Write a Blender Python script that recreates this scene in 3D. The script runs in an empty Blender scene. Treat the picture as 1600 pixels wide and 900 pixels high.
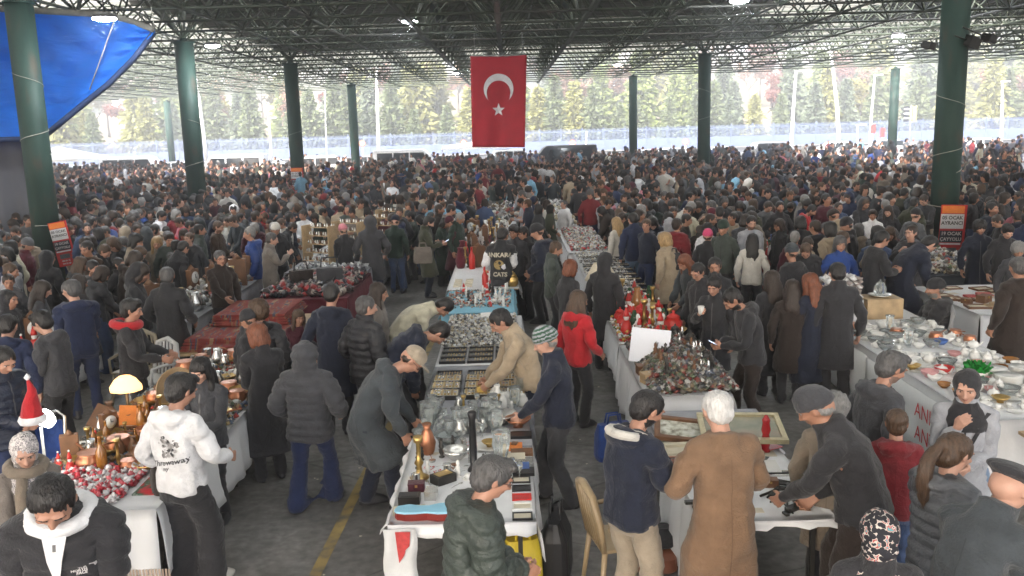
import bpy, bmesh, math, random
import numpy as np
from mathutils import Vector, Matrix, Euler, noise
from mathutils.bvhtree import BVHTree
random.seed(7); RS = np.random.RandomState(11)
SC = bpy.context.scene
COL = SC.collection
# ------------------------------------------------------------------ camera, sky, sun, exposure
FPX, CAMH = 1400.0, 3.6
PITCH, ROLL = math.atan(256 / FPX), math.radians(1.6)
_f = Vector((0, math.cos(PITCH), -math.sin(PITCH))); _u = Vector((0, math.sin(PITCH), math.cos(PITCH))); _r = Vector((1, 0, 0))
CR = _r * math.cos(ROLL) - _u * math.sin(ROLL); CU = _r * math.sin(ROLL) + _u * math.cos(ROLL); CF = _f
CC = Vector((0, 0, CAMH))
cam = bpy.data.objects.new('camera', bpy.data.cameras.new('camera')); COL.objects.link(cam)
cam.matrix_world = Matrix(((CR.x, CU.x, -CF.x, 0), (CR.y, CU.y, -CF.y, 0), (CR.z, CU.z, -CF.z, CAMH), (0, 0, 0, 1)))
cam.data.sensor_width = 36; cam.data.lens = FPX / 1600 * 36; cam.data.clip_end = 3000; cam.data.clip_start = 0.1
SC.camera = cam
SUN_EL, SUN_AZ = math.radians(33), math.radians(205)
w = bpy.data.worlds.new('World'); SC.world = w; w.use_nodes = True
nt = w.node_tree; bg = nt.nodes['Background']; sky = nt.nodes.new('ShaderNodeTexSky')
sky.sky_type = 'NISHITA'; sky.sun_disc = False; sky.sun_elevation = SUN_EL; sky.sun_rotation = SUN_AZ
sky.air_density = 1.0; sky.dust_density = 6.0; sky.ozone_density = 0.6
mixw = nt.nodes.new('ShaderNodeMixRGB'); mixw.inputs[0].default_value = 0.45; mixw.inputs[2].default_value = (7, 7.1, 7.4, 1)
nt.links.new(sky.outputs[0], mixw.inputs[1]); nt.links.new(mixw.outputs[0], bg.inputs[0]); bg.inputs[1].default_value = 0.15
sl = bpy.data.lights.new('sun', 'SUN'); sl.energy = 4.2; sl.angle = math.radians(4); sl.color = (1, .97, .93)
so = bpy.data.objects.new('sun', sl); COL.objects.link(so)
sd = Vector((math.sin(SUN_AZ) * math.cos(SUN_EL), math.cos(SUN_AZ) * math.cos(SUN_EL), math.sin(SUN_EL)))
so.rotation_euler = (-sd).to_track_quat('-Z', 'Y').to_euler(); so.location = (0, 0, 60)
SC.view_settings.view_transform = 'Standard'; SC.view_settings.look = 'None'; SC.view_settings.gamma = 1
SC.view_settings.exposure = 2.6
SC.cycles.use_denoising = True
SC.cycles.max_bounces = 6; SC.cycles.diffuse_bounces = 4; SC.cycles.glossy_bounces = 2
SC.cycles.transmission_bounces = 4; SC.cycles.transparent_max_bounces = 6
SC.cycles.sample_clamp_indirect = 6
# ------------------------------------------------------------------ helpers
def at(x, y, z=0.0):
    d = CF + CR * ((x - 800) / FPX) + CU * ((450 - y) / FPX)
    return CC + d * ((z - CAMH) / d.z)
def atD(x, y, D):
    d = CF + CR * ((x - 800) / FPX) + CU * ((450 - y) / FPX)
    return CC + d * (D / d.y)
def pix(p):
    v = Vector(p) - CC; k = v.dot(CF)
    return 800 + FPX * v.dot(CR) / k, 450 - FPX * v.dot(CU) / k
MATS = {}
def mat(name, col, rough=.8, metal=0., var=.12, ns=6., bump=0., bs=40., emit=None, es=0., trans=0., spec=None, sheen=0., attr=False, cols=None, alpha=None, stretch=None, wrinkle=0.):
    if name in MATS: return MATS[name]
    m = bpy.data.materials.new(name); m.use_nodes = True; t = m.node_tree; b = t.nodes['Principled BSDF']
    b.inputs['Roughness'].default_value = rough; b.inputs['Metallic'].default_value = metal
    if spec is not None: b.inputs['Specular IOR Level'].default_value = spec
    if trans: b.inputs['Transmission Weight'].default_value = trans
    if sheen: b.inputs['Sheen Weight'].default_value = sheen
    tc0 = t.nodes.new('ShaderNodeTexCoord'); tc = tc0
    if stretch:
        tc = t.nodes.new('ShaderNodeMapping'); tc.inputs['Scale'].default_value = stretch; t.links.new(tc0.outputs['Object'], tc.inputs[0])
    OB = tc.outputs[0] if stretch else tc.outputs['Object']
    if attr:
        a = t.nodes.new('ShaderNodeAttribute'); a.attribute_name = 'Col'; src = a.outputs['Color']
    else: src = None
    if var or cols:
        n = t.nodes.new('ShaderNodeTexNoise'); n.inputs['Scale'].default_value = ns; n.inputs['Detail'].default_value = 4
        t.links.new(OB, n.inputs['Vector'])
        if cols:
            r = t.nodes.new('ShaderNodeValToRGB'); r.color_ramp.elements[0].position = .3; r.color_ramp.elements[1].position = .7
            r.color_ramp.elements[0].color = (*cols[0], 1); r.color_ramp.elements[1].color = (*cols[-1], 1)
            for i, c in enumerate(cols[1:-1]):
                e = r.color_ramp.elements.new(.3 + .4 * (i + 1) / (len(cols) - 1)); e.color = (*c, 1)
            t.links.new(n.outputs['Fac'], r.inputs[0]); t.links.new(r.outputs[0], b.inputs['Base Color'])
        else:
            mr = t.nodes.new('ShaderNodeMapRange'); mr.inputs['From Min'].default_value = .3; mr.inputs['From Max'].default_value = .7
            mr.inputs['To Min'].default_value = 1 - var; mr.inputs['To Max'].default_value = 1 + var
            t.links.new(n.outputs['Fac'], mr.inputs['Value'])
            vm = t.nodes.new('ShaderNodeVectorMath'); vm.operation = 'SCALE'
            if src: t.links.new(src, vm.inputs[0])
            else: vm.inputs[0].default_value = col[:3]
            t.links.new(mr.outputs[0], vm.inputs['Scale']); t.links.new(vm.outputs[0], b.inputs['Base Color'])
    elif src: t.links.new(src, b.inputs['Base Color'])
    else: b.inputs['Base Color'].default_value = (*col[:3], 1)
    if bump:
        n2 = t.nodes.new('ShaderNodeTexNoise'); n2.inputs['Scale'].default_value = bs; n2.inputs['Detail'].default_value = 3
        bp = t.nodes.new('ShaderNodeBump'); bp.inputs['Strength'].default_value = bump; bp.inputs['Distance'].default_value = .02
        t.links.new(OB, n2.inputs['Vector']); t.links.new(n2.outputs['Fac'], bp.inputs['Height']); t.links.new(bp.outputs[0], b.inputs['Normal'])
        if wrinkle:
            n3 = t.nodes.new('ShaderNodeTexNoise'); n3.inputs['Scale'].default_value = 6.5; n3.inputs['Detail'].default_value = 3; n3.inputs['Distortion'].default_value = 1.6; n3.inputs['Roughness'].default_value = .45
            b3 = t.nodes.new('ShaderNodeBump'); b3.inputs['Strength'].default_value = wrinkle; b3.inputs['Distance'].default_value = .06; t.links.new(OB, n3.inputs['Vector']); t.links.new(n3.outputs['Fac'], b3.inputs['Height']); t.links.new(bp.outputs[0], b3.inputs['Normal']); t.links.new(b3.outputs[0], b.inputs['Normal'])
    if emit: b.inputs['Emission Color'].default_value = (*emit, 1); b.inputs['Emission Strength'].default_value = es
    MATS[name] = m
    return m
def tag(o, label=None, cat=None, group=None, kind=None):
    if label: o['label'] = label
    if cat: o['category'] = cat
    if group: o['group'] = group
    if kind: o['kind'] = kind
    return o
def empty(name, loc=(0, 0, 0), rz=0, s=1, label=None, cat=None, group=None):
    o = bpy.data.objects.new(name, None); COL.objects.link(o); o.location = loc; o.rotation_euler = (0, 0, rz); o.scale = (s, s, s)
    o.empty_display_size = .1
    return tag(o, label, cat, group)
def npmesh(name, V, F, mats=(), mi=None, smooth=True, cols=None):
    """V (n,3); F either (m,3) array or list of tuples"""
    me = bpy.data.meshes.new(name)
    V = np.asarray(V, dtype=np.float32)
    if isinstance(F, np.ndarray):
        k = F.shape[1]; m = len(F)
        me.vertices.add(len(V)); me.vertices.foreach_set('co', V.ravel())
        me.loops.add(m * k); me.loops.foreach_set('vertex_index', F.astype(np.int32).ravel())
        me.polygons.add(m); me.polygons.foreach_set('loop_start', np.arange(0, m * k, k, dtype=np.int32))
        me.update(calc_edges=True)
    else:
        me.from_pydata(V.tolist(), [], F); me.update()
    for q in mats: me.materials.append(q)
    if mi is not None: me.polygons.foreach_set('material_index', np.asarray(mi, dtype=np.int32))
    if smooth: me.polygons.foreach_set('use_smooth', np.ones(len(me.polygons), dtype=bool))
    if cols is not None:
        a = me.color_attributes.new('Col', 'FLOAT_COLOR', 'POINT')
        c4 = np.ones((len(V), 4), dtype=np.float32); c4[:, :3] = cols; a.data.foreach_set('color', c4.ravel())
    me.validate()
    return me
def obj(name, me, parent=None, loc=None, rot=None, scale=None):
    o = bpy.data.objects.new(name, me); COL.objects.link(o)
    if parent: o.parent = parent
    if loc is not None: o.location = loc
    if rot is not None: o.rotation_euler = rot
    if scale is not None: o.scale = scale
    return o
class MB:
    """collects closed shapes; every shape gets a material slot"""
    def __init__(s): s.v = []; s.f = []; s.m = []; s.sm = []
    def add(s, V, F, m=0, smooth=False, M=None):
        b = len(s.v)
        for p in V:
            p = Vector(p)
            if M is not None: p = M @ p
            s.v.append(tuple(p))
        for f in F: s.f.append(tuple(b + i for i in f)); s.m.append(m); s.sm.append(smooth)
        return s
    def box(s, c, d, m=0, M=None, rz=0):
        x, y, z = d[0] / 2, d[1] / 2, d[2] / 2
        V = [Vector((a * x, b * y, e * z)) for a in (-1, 1) for b in (-1, 1) for e in (-1, 1)]
        if rz:
            R = Matrix.Rotation(rz, 3, 'Z'); V = [R @ q for q in V]
        V = [q + Vector(c) for q in V]
        return s.add(V, [(0, 1, 3, 2), (4, 6, 7, 5), (0, 4, 5, 1), (2, 3, 7, 6), (0, 2, 6, 4), (1, 5, 7, 3)], m, False, M)
    def bar(s, a, b, r, n=6, m=0, r2=None, smooth=True):
        a = Vector(a); b = Vector(b); d = (b - a).normalized(); r2 = r if r2 is None else r2
        t = Vector((0, 0, 1)) if abs(d.z) < .9 else Vector((1, 0, 0)); u = d.cross(t).normalized(); v = d.cross(u)
        V = [a + (u * math.cos(k * 2 * math.pi / n) + v * math.sin(k * 2 * math.pi / n)) * r for k in range(n)] + \
            [b + (u * math.cos(k * 2 * math.pi / n) + v * math.sin(k * 2 * math.pi / n)) * r2 for k in range(n)]
        F = [(k, (k + 1) % n, n + (k + 1) % n, n + k) for k in range(n)] + [tuple(range(n))[::-1], tuple(range(n, 2 * n))]
        return s.add(V, F, m, smooth)
    def lathe(s, prof, n=14, m=0, c=(0, 0, 0), sx=1, sy=1, M=None):
        V = []; F = []
        for r, z in prof:
            for k in range(n):
                a = 2 * math.pi * k / n; V.append((c[0] + sx * r * math.cos(a), c[1] + sy * r * math.sin(a), c[2] + z))
        for i in range(len(prof) - 1):
            for k in range(n): F.append((i * n + k, i * n + (k + 1) % n, (i + 1) * n + (k + 1) % n, (i + 1) * n + k))
        F.append(tuple(range(n))[::-1]); e = (len(prof) - 1) * n; F.append(tuple(range(e, e + n)))
        return s.add(V, F, m, True, M)
    def mesh(s, name, mats):
        me = bpy.data.meshes.new(name); me.from_pydata(s.v, [], s.f)
        for q in mats: me.materials.append(q)
        me.polygons.foreach_set('material_index', s.m); me.polygons.foreach_set('use_smooth', s.sm); me.update()
        return me
    def build(s, name, mats, parent=None, **k):
        if not isinstance(mats, (list, tuple)): mats = [mats]
        return obj(name, s.mesh(name, mats), parent, **k)
def tube(path, rad, n=8):
    """closed tube along path, returns V,F"""
    V = []; F = []; P = [Vector(p) for p in path]; pu = None
    for i, p in enumerate(P):
        d = (P[min(i + 1, len(P) - 1)] - P[max(i - 1, 0)]).normalized()
        if pu is None: t = Vector((0, 0, 1)) if abs(d.z) < .9 else Vector((0, 1, 0)); u = d.cross(t).normalized()
        else: u = (pu - d * pu.dot(d)).normalized()
        pu = u; v = d.cross(u); r = rad[i] if hasattr(rad, '__len__') else rad
        for k in range(n):
            a = 2 * math.pi * k / n; V.append(p + u * (r * math.cos(a)) + v * (r * math.sin(a)))
    for i in range(len(P) - 1):
        for k in range(n): F.append((i * n + k, i * n + (k + 1) % n, (i + 1) * n + (k + 1) % n, (i + 1) * n + k))
    F.append(tuple(range(n))[::-1]); e = (len(P) - 1) * n; F.append(tuple(range(e, e + n)))
    return V, F
def text_mesh(body, size=1., bold=.0, align='CENTER', extrude=0., shear=0.):
    c = bpy.data.curves.new('txt', 'FONT'); c.body = body; c.size = size; c.align_x = align; c.align_y = 'CENTER'
    c.offset = bold; c.extrude = extrude; c.resolution_u = 2; c.shear = shear; c.space_line = .95
    o = bpy.data.objects.new('txt', c); COL.objects.link(o)
    dg = bpy.context.evaluated_depsgraph_get(); me = bpy.data.meshes.new_from_object(o.evaluated_get(dg))
    bpy.data.objects.remove(o); bpy.data.curves.remove(c)
    return me
# ------------------------------------------------------------------ people: one rest-pose body and wardrobe, posed by joints
HS = 1.10                      # heads a little large under winter hair
JT = dict(pelvis=(0, 0, .95), spine=(0, 0, 1.08), chest=(0, -.01, 1.25), neck=(0, -.01, 1.46), head=(0, .01, 1.54), top=(0, 0, 1.80),
          shl=(-.18, -.01, 1.41), shr=(.18, -.01, 1.41), hil=(-.09, 0, .92), hir=(.09, 0, .92))
_ad = Vector((math.sin(math.radians(33)), 0, -math.cos(math.radians(33))))
UA, FA, TH, SH = .29, .25, .42, .42
def _v(*a): return Vector(a)
for s, k in ((-1, 'l'), (1, 'r')):
    S = Vector(JT['sh' + k]); d = Vector((_ad.x * s, 0, _ad.z))
    JT['el' + k] = tuple(S + d * UA); JT['wr' + k] = tuple(S + d * (UA + FA)); JT['fi' + k] = tuple(S + d * (UA + FA + .18))
    JT['kn' + k] = (s * .10, .012, .50); JT['an' + k] = (s * .105, -.01, .085); JT['to' + k] = (s * .115, .15, .04)
BONES = [('pelvis', 'pelvis', 'spine', .13), ('spine', 'spine', 'chest', .12), ('chest', 'chest', 'neck', .13), ('neck', 'neck', 'head', .05), ('head', 'head', 'top', .09)]
for k in 'lr':
    BONES += [('ua' + k, 'sh' + k, 'el' + k, .05), ('fa' + k, 'el' + k, 'wr' + k, .04), ('ha' + k, 'wr' + k, 'fi' + k, .03),
              ('th' + k, 'hi' + k, 'kn' + k, .08), ('sh' + k, 'kn' + k, 'an' + k, .05), ('fo' + k, 'an' + k, 'to' + k, .04)]
BI = {b[0]: i for i, b in enumerate(BONES)}
BH = np.array([JT[b[1]] for b in BONES]); BT = np.array([JT[b[2]] for b in BONES]); BR = np.array([b[3] for b in BONES])
def weights(V, only=None):
    n = len(V); D = np.zeros((n, len(BONES)))
    for i in range(len(BONES)):
        a, b = BH[i], BT[i]; ab = b - a; t = np.clip(((V - a) @ ab) / (ab @ ab), 0, 1)
        D[:, i] = np.linalg.norm(V - (a + t[:, None] * ab), axis=1) - BR[i]
    x = V[:, 0]; z = V[:, 2]
    for k, s in (('l', -1), ('r', 1)):
        wrong = x * s < -.012
        for b in ('th', 'sh', 'fo', 'ua', 'fa', 'ha'): D[wrong, BI[b + k]] += 1
        armd = D[:, BI['ua' + k]]
        low = (z < .8) & (np.abs(x) < .3)
        for b in ('ua', 'fa', 'ha'): D[low, BI[b + k]] += .3
    W = np.exp(-(D - D.min(1, keepdims=True)) / .022)
    if only is not None:
        M = np.zeros(len(BONES)); M[[BI[o] for o in only]] = 1; W *= M; W += 1e-9 * M
    W[W < .02] = 0
    return W / W.sum(1, keepdims=True)
def R_x(a): c, s = math.cos(a), math.sin(a); return np.array([[1, 0, 0], [0, c, -s], [0, s, c]])
def R_y(a): c, s = math.cos(a), math.sin(a); return np.array([[c, 0, s], [0, 1, 0], [-s, 0, c]])
def R_z(a): c, s = math.cos(a), math.sin(a); return np.array([[c, -s, 0], [s, c, 0], [0, 0, 1]])
def R_min(a, b):
    a = a / np.linalg.norm(a); b = b / np.linalg.norm(b)
    q = Vector(a).rotation_difference(Vector(b)); return np.array(q.to_matrix())
def ik(S, T, a, b, pole):
    d = T - S; L = np.linalg.norm(d); mx = (a + b) * .985
    if L > mx: d = d * mx / L; L = mx
    if L < abs(a - b) + .05: L = abs(a - b) + .05; d = d / np.linalg.norm(d) * L
    u = d / L; x = (a * a - b * b + L * L) / (2 * L); h = math.sqrt(max(a * a - x * x, 0))
    p = pole - u * (pole @ u); p = p / (np.linalg.norm(p) + 1e-9)
    return S + u * x + p * h, S + d
RAD = math.radians
def pose(lean=0, side=0, twist=0, hp=0, hy=0, hr=0, L='down', R='down', feet=(0, 0), sit=0, wide=.0, drop=0, seed=0):
    th = RAD(lean); A = {}; P = {}
    pz = .945 - .02 * abs(feet[0] - feet[1]) * 4 - drop
    py = -math.sin(th) * .20
    if sit: pz = .50; py = -.1
    Rp = R_x(-th * .45) @ R_y(RAD(side) * .3); Rs = R_z(RAD(-twist) * .4) @ R_x(-th * .78) @ R_y(RAD(side) * .7)
    Rc = R_z(RAD(-twist)) @ R_x(-th) @ R_y(RAD(side)); Rh = R_z(RAD(-twist - hy)) @ R_x(-RAD(hp)) @ R_y(RAD(hr))
    Rn = R_z(RAD(-twist - hy * .5)) @ R_x(-(th + RAD(hp)) / 2)
    j = {k: np.array(v) for k, v in JT.items()}
    P['pelvis'] = np.array([0, py, pz]); A['pelvis'] = Rp
    def chain(b, parent, jn, jp): P[b] = P[parent] + A[parent] @ (j[jn] - j[jp])
    chain('spine', 'pelvis', 'spine', 'pelvis'); A['spine'] = Rs
    chain('chest', 'spine', 'chest', 'spine'); A['chest'] = Rc
    chain('neck', 'chest', 'neck', 'chest'); A['neck'] = Rn
    chain('head', 'neck', 'head', 'neck'); A['head'] = Rh
    for k, s, T in (('l', -1, L), ('r', 1, R)):
        S = P['chest'] + A['chest'] @ (j['sh' + k] - j['chest'])
        pole = A['chest'] @ np.array([s * .5, -.7, -.55]); frame = 'c'
        if isinstance(T, str):
            T = dict(down=(.27, .04, .90), pocket=(.255, .12, .985), phone=(.07, .34, 1.17), clasp=(.04, .27, 1.06), chin=(.07, .23, 1.36),
                     front=(.10, .42, 1.02), reach=(.14, .50, 1.0), behind=(.05, -.19, .96), hang=(.24, .10, .90), bag=(.20, .14, 1.20), up=(.12, .35, 1.38), face=(.05, .2, 1.5))[T]
            T = (s * T[0], T[1], T[2])
            if lean > 25 and T[2] < 1.1 and abs(T[1]) < .2: frame = 'm'
        elif len(T) == 4: frame = T[3]; T = T[:3]
        T = np.array(T, dtype=float)
        if frame == 'c': T = P['chest'] + A['chest'] @ (T - j['chest'])
        elif frame == 'm': T = S + np.array([s * .03, .08, -.50])
        E, Wp = ik(S, T, UA, FA, pole)
        d0 = j['el' + k] - j['sh' + k]
        Ru = R_min(A['chest'] @ d0, E - S) @ A['chest']; Rf = R_min(Ru @ d0, Wp - E) @ Ru
        P['ua' + k] = S; A['ua' + k] = Ru; P['fa' + k] = E; A['fa' + k] = Rf; P['ha' + k] = Wp; A['ha' + k] = Rf
    for k, s, fy in (('l', -1, feet[0]), ('r', 1, feet[1])):
        H = P['pelvis'] + A['pelvis'] @ (j['hi' + k] - j['pelvis'])
        F = np.array([s * (.11 + wide), fy - .01, .085])
        if sit: F = np.array([s * .14, .38 + fy, .085])
        K, An = ik(H, F, TH, SH - .005, np.array([s * .12, 1, .15]))
        Rt = R_min(j['kn' + k] - j['hi' + k], K - H); Rs_ = R_min(Rt @ (j['an' + k] - j['kn' + k]), An - K) @ Rt
        P['th' + k] = H; A['th' + k] = Rt; P['sh' + k] = K; A['sh' + k] = Rs_; P['fo' + k] = An; A['fo' + k] = R_z(RAD(-s * 8))
    return dict(P=P, A=A, top=P['head'] + A['head'] @ (j['top'] - j['head'] + np.array([0, -.02, -.012])))
def skin(V, W, ps):
    out = np.zeros_like(V)
    for i, b in enumerate(BONES):
        wb = W[:, i]; ix = wb > 0
        if not ix.any(): continue
        out[ix] += wb[ix, None] * ((V[ix] - BH[i]) @ ps['A'][b[0]].T + ps['P'][b[0]])
    return out
# ---- templates
class Shape(MB):
    def ell(s, c, r, rx=0, ry=0, rz=0, n=14):
        M = Matrix.Translation(c) @ Euler((rx, ry, rz)).to_matrix().to_4x4()
        V = []; F = []; m = n // 2
        for i in range(1, m):
            a = math.pi * i / m
            for k in range(n): b = 2 * math.pi * k / n; V.append((r[0] * math.sin(a) * math.cos(b), r[1] * math.sin(a) * math.sin(b), r[2] * math.cos(a)))
        t = len(V); V += [(0, 0, r[2]), (0, 0, -r[2])]
        for i in range(m - 2):
            for k in range(n): F.append((i * n + k, (i + 1) * n + k, (i + 1) * n + (k + 1) % n, i * n + (k + 1) % n))
        for k in range(n): F.append((t, k, (k + 1) % n)); F.append((t + 1, (m - 2) * n + (k + 1) % n, (m - 2) * n + k))
        return s.add(V, F, 0, True, M)
    def loft(s, rings, n=20, e=2.3):
        """rings: (z, cx, cy, rx, ry)"""
        V = []; F = []
        for z, cx, cy, rx, ry in rings:
            for k in range(n):
                a = 2 * math.pi * k / n; c, q = math.cos(a), math.sin(a)
                V.append((cx + rx * math.copysign(abs(c) ** (2 / e), c), cy + ry * math.copysign(abs(q) ** (2 / e), q), z))
        for i in range(len(rings) - 1):
            for k in range(n): F.append((i * n + k, i * n + (k + 1) % n, (i + 1) * n + (k + 1) % n, (i + 1) * n + k))
        F.append(tuple(range(n))[::-1]); q = (len(rings) - 1) * n; F.append(tuple(range(q, q + n)))
        return s.add(V, F)
    def tube(s, path, rad, n=12):
        V, F = tube(path, rad, n); s.add(V, F)
        for p, r in ((path[0], rad[0]), (path[-1], rad[-1])): s.ell(p, (r, r, r), n=10)
        return s
def bake(sh, voxel, disp=None, tris=(), smooth=2):
    """union the shapes by voxel remesh, displace, return list of (V, tri faces) at the wanted sizes"""
    me = sh.mesh('tmp', []); o = bpy.data.objects.new('tmp', me); COL.objects.link(o)
    r = o.modifiers.new('r', 'REMESH'); r.mode = 'VOXEL'; r.voxel_size = voxel
    if smooth: q = o.modifiers.new('s', 'SMOOTH'); q.factor = .5; q.iterations = smooth
    dg = bpy.context.evaluated_depsgraph_get(); m2 = bpy.data.meshes.new_from_object(o.evaluated_get(dg)); bpy.data.objects.remove(o)
    n = len(m2.vertices); V = np.zeros(n * 3); m2.vertices.foreach_get('co', V); V = V.reshape(-1, 3)
    if disp:
        N = np.zeros(n * 3); m2.vertices.foreach_get('normal', N); N = N.reshape(-1, 3)
        V = V + N * disp(V)[:, None]; m2.vertices.foreach_set('co', V.ravel()); m2.update()
    o = bpy.data.objects.new('tmp', m2); COL.objects.link(o); res = []
    nf = len(m2.polygons) * 2
    for t in tris:
        o.modifiers.clear(); d = o.modifiers.new('d', 'DECIMATE'); d.ratio = min(1, t / nf); d.use_collapse_triangulate = True
        o.modifiers.new('t', 'TRIANGULATE')
        dg = bpy.context.evaluated_depsgraph_get(); m3 = bpy.data.meshes.new_from_object(o.evaluated_get(dg))
        a = np.zeros(len(m3.vertices) * 3); m3.vertices.foreach_get('co', a); f = np.zeros(len(m3.polygons) * 3, dtype=np.int32)
        m3.loops.foreach_get('vertex_index', f); res.append((a.reshape(-1, 3), f.reshape(-1, 3))); bpy.data.meshes.remove(m3)
    bpy.data.objects.remove(o); bpy.data.meshes.remove(m2)
    return res
def arm_s(V):
    """distance along the arm and mask of arm vertices (rest pose)"""
    a = np.abs(V[:, 0]); s = (a - .18) * _ad.x + (V[:, 2] - 1.41) * _ad.z
    perp = np.abs((a - .18) * (-_ad.z) * 1 + (V[:, 2] - 1.41) * _ad.x)
    return s, (s > .10) & (perp < .13) & (a > .21)
def vnoise(V, sc, seed=0.):
    return np.array([noise.noise(Vector((p[0] * sc[0] + seed, p[1] * sc[1], p[2] * sc[2]))) for p in V])
def d_puff(V, amp=.020, pitch=.085):
    s, m = arm_s(V); c = np.where(m, s, V[:, 2])
    q = np.abs(np.sin(np.pi * c / pitch)) ** .6
    return amp * (q - .6) + .006 * vnoise(V, (9, 9, 9))
def d_fold(V, amp=.021):
    s, m = arm_s(V)
    f = vnoise(V, (14, 14, 4)); g = vnoise(V, (7, 7, 13), 5.)
    return amp * np.where(m, g * 1.2, .7 * f + .6 * g)
def hands(S, grip=False):
    for s in (-1, 1):
        k = 'l' if s < 0 else 'r'; W = Vector(JT['wr' + k]); d = Vector((_ad.x * s, 0, _ad.z)); n = Vector((-s * .84, 0, -.545)); y = Vector((0, 1, 0))
        S.tube([W - d * .02, W + d * .03], [.027, .028], 10)
        for q in (-.026, -.009, .009, .026): S.tube([W + d * .03 + y * q * .8, W + d * .095 + y * q], [.017, .015], 8)
        for q, L in ((.037, .070), (.0125, .080), (-.0125, .074), (-.036, .058)):
            p0 = W + d * .095 + y * q; p1 = p0 + (d * .93 + n * .36) * (L * .5); p2 = p1 + (d * .62 + n * .78) * (L * .34); p3 = p2 + (d * .25 + n * .95) * (L * .22)
            S.tube([p0, p1, p2, p3], [.0105, .0098, .0088, .0075], 8)
        t0 = W + d * .025 + y * .024; t1 = t0 + (d * .5 + y * .75 + n * .35) * .042; t2 = t1 + (d * .85 + y * .2 + n * .5) * .036
        S.tube([t0, t1, t2], [.015, .012, .0095], 8)
def make_body():
    S = Shape()
    S.loft([(.86, 0, 0, .12, .09), (.92, 0, 0, .155, .105), (1.05, 0, 0, .12, .08), (1.2, 0, -.005, .13, .085), (1.34, 0, -.01, .14, .085), (1.42, 0, -.015, .13, .07), (1.47, 0, -.01, .070, .060)])
    S.tube([(0, -.012, 1.42), (0, 0, 1.50), (0, .012, 1.58)], [.064, .057, .056], 14)
    for s in (-1, 1):
        k = 'l' if s < 0 else 'r'; sh, el, wr = (Vector(JT[q + k]) for q in ('sh', 'el', 'wr'))
        S.tube([sh, sh.lerp(el, .5), el, el.lerp(wr, .35), wr], [.045, .040, .036, .036, .028], 12)
        hi, kn, an = (Vector(JT[q + k]) for q in ('hi', 'kn', 'an'))
        S.tube([hi, hi.lerp(kn, .5), kn, kn.lerp(an, .35), an], [.075, .062, .047, .045, .034], 12)
        S.ell((s * .11, .05, .04), (.04, .12, .035))
    hands(S)
    c = Vector((0, .012, 1.54)); h = Shape()
    h.ell((0, -.008, 1.672), (.077, .094, .092), n=20); h.ell((0, .028, 1.635), (.066, .070, .090), n=20)
    h.ell((0, .040, 1.580), (.050, .048, .045), n=16); h.ell((0, .072, 1.562), (.024, .020, .018)); h.ell((0, .050, 1.605), (.052, .046, .04), n=16)
    for s in (-1, 1):
        h.ell((s * .028, .086, 1.682), (.026, .012, .008), rz=s * -.25); h.ell((s * .040, .070, 1.632), (.022, .020, .018))
        h.ell((s * .076, .000, 1.648), (.010, .018, .031), rz=s * .35); h.ell((s * .079, -.006, 1.660), (.009, .016, .017), rz=s * .5)
        h.ell((s * .010, .101, 1.618), (.009, .011, .009))
    h.tube([(0, .092, 1.668), (0, .104, 1.642), (0, .116, 1.622)], [.009, .0105, .0125], 10)
    h.ell((0, .090, 1.596), (.021, .012, .0055)); h.ell((0, .088, 1.585), (.018, .012, .006))
    M = Matrix.Translation(c) @ Matrix.Scale(HS, 4) @ Matrix.Translation(-c)
    S.add(h.v, h.f, 0, True, M)
    return bake(S, .0062, None, (8500, 2600, 420, 150), smooth=2)
def headpt(p): c = Vector((0, .012, 1.54)); return c + (Vector(p) - c) * HS
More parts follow.
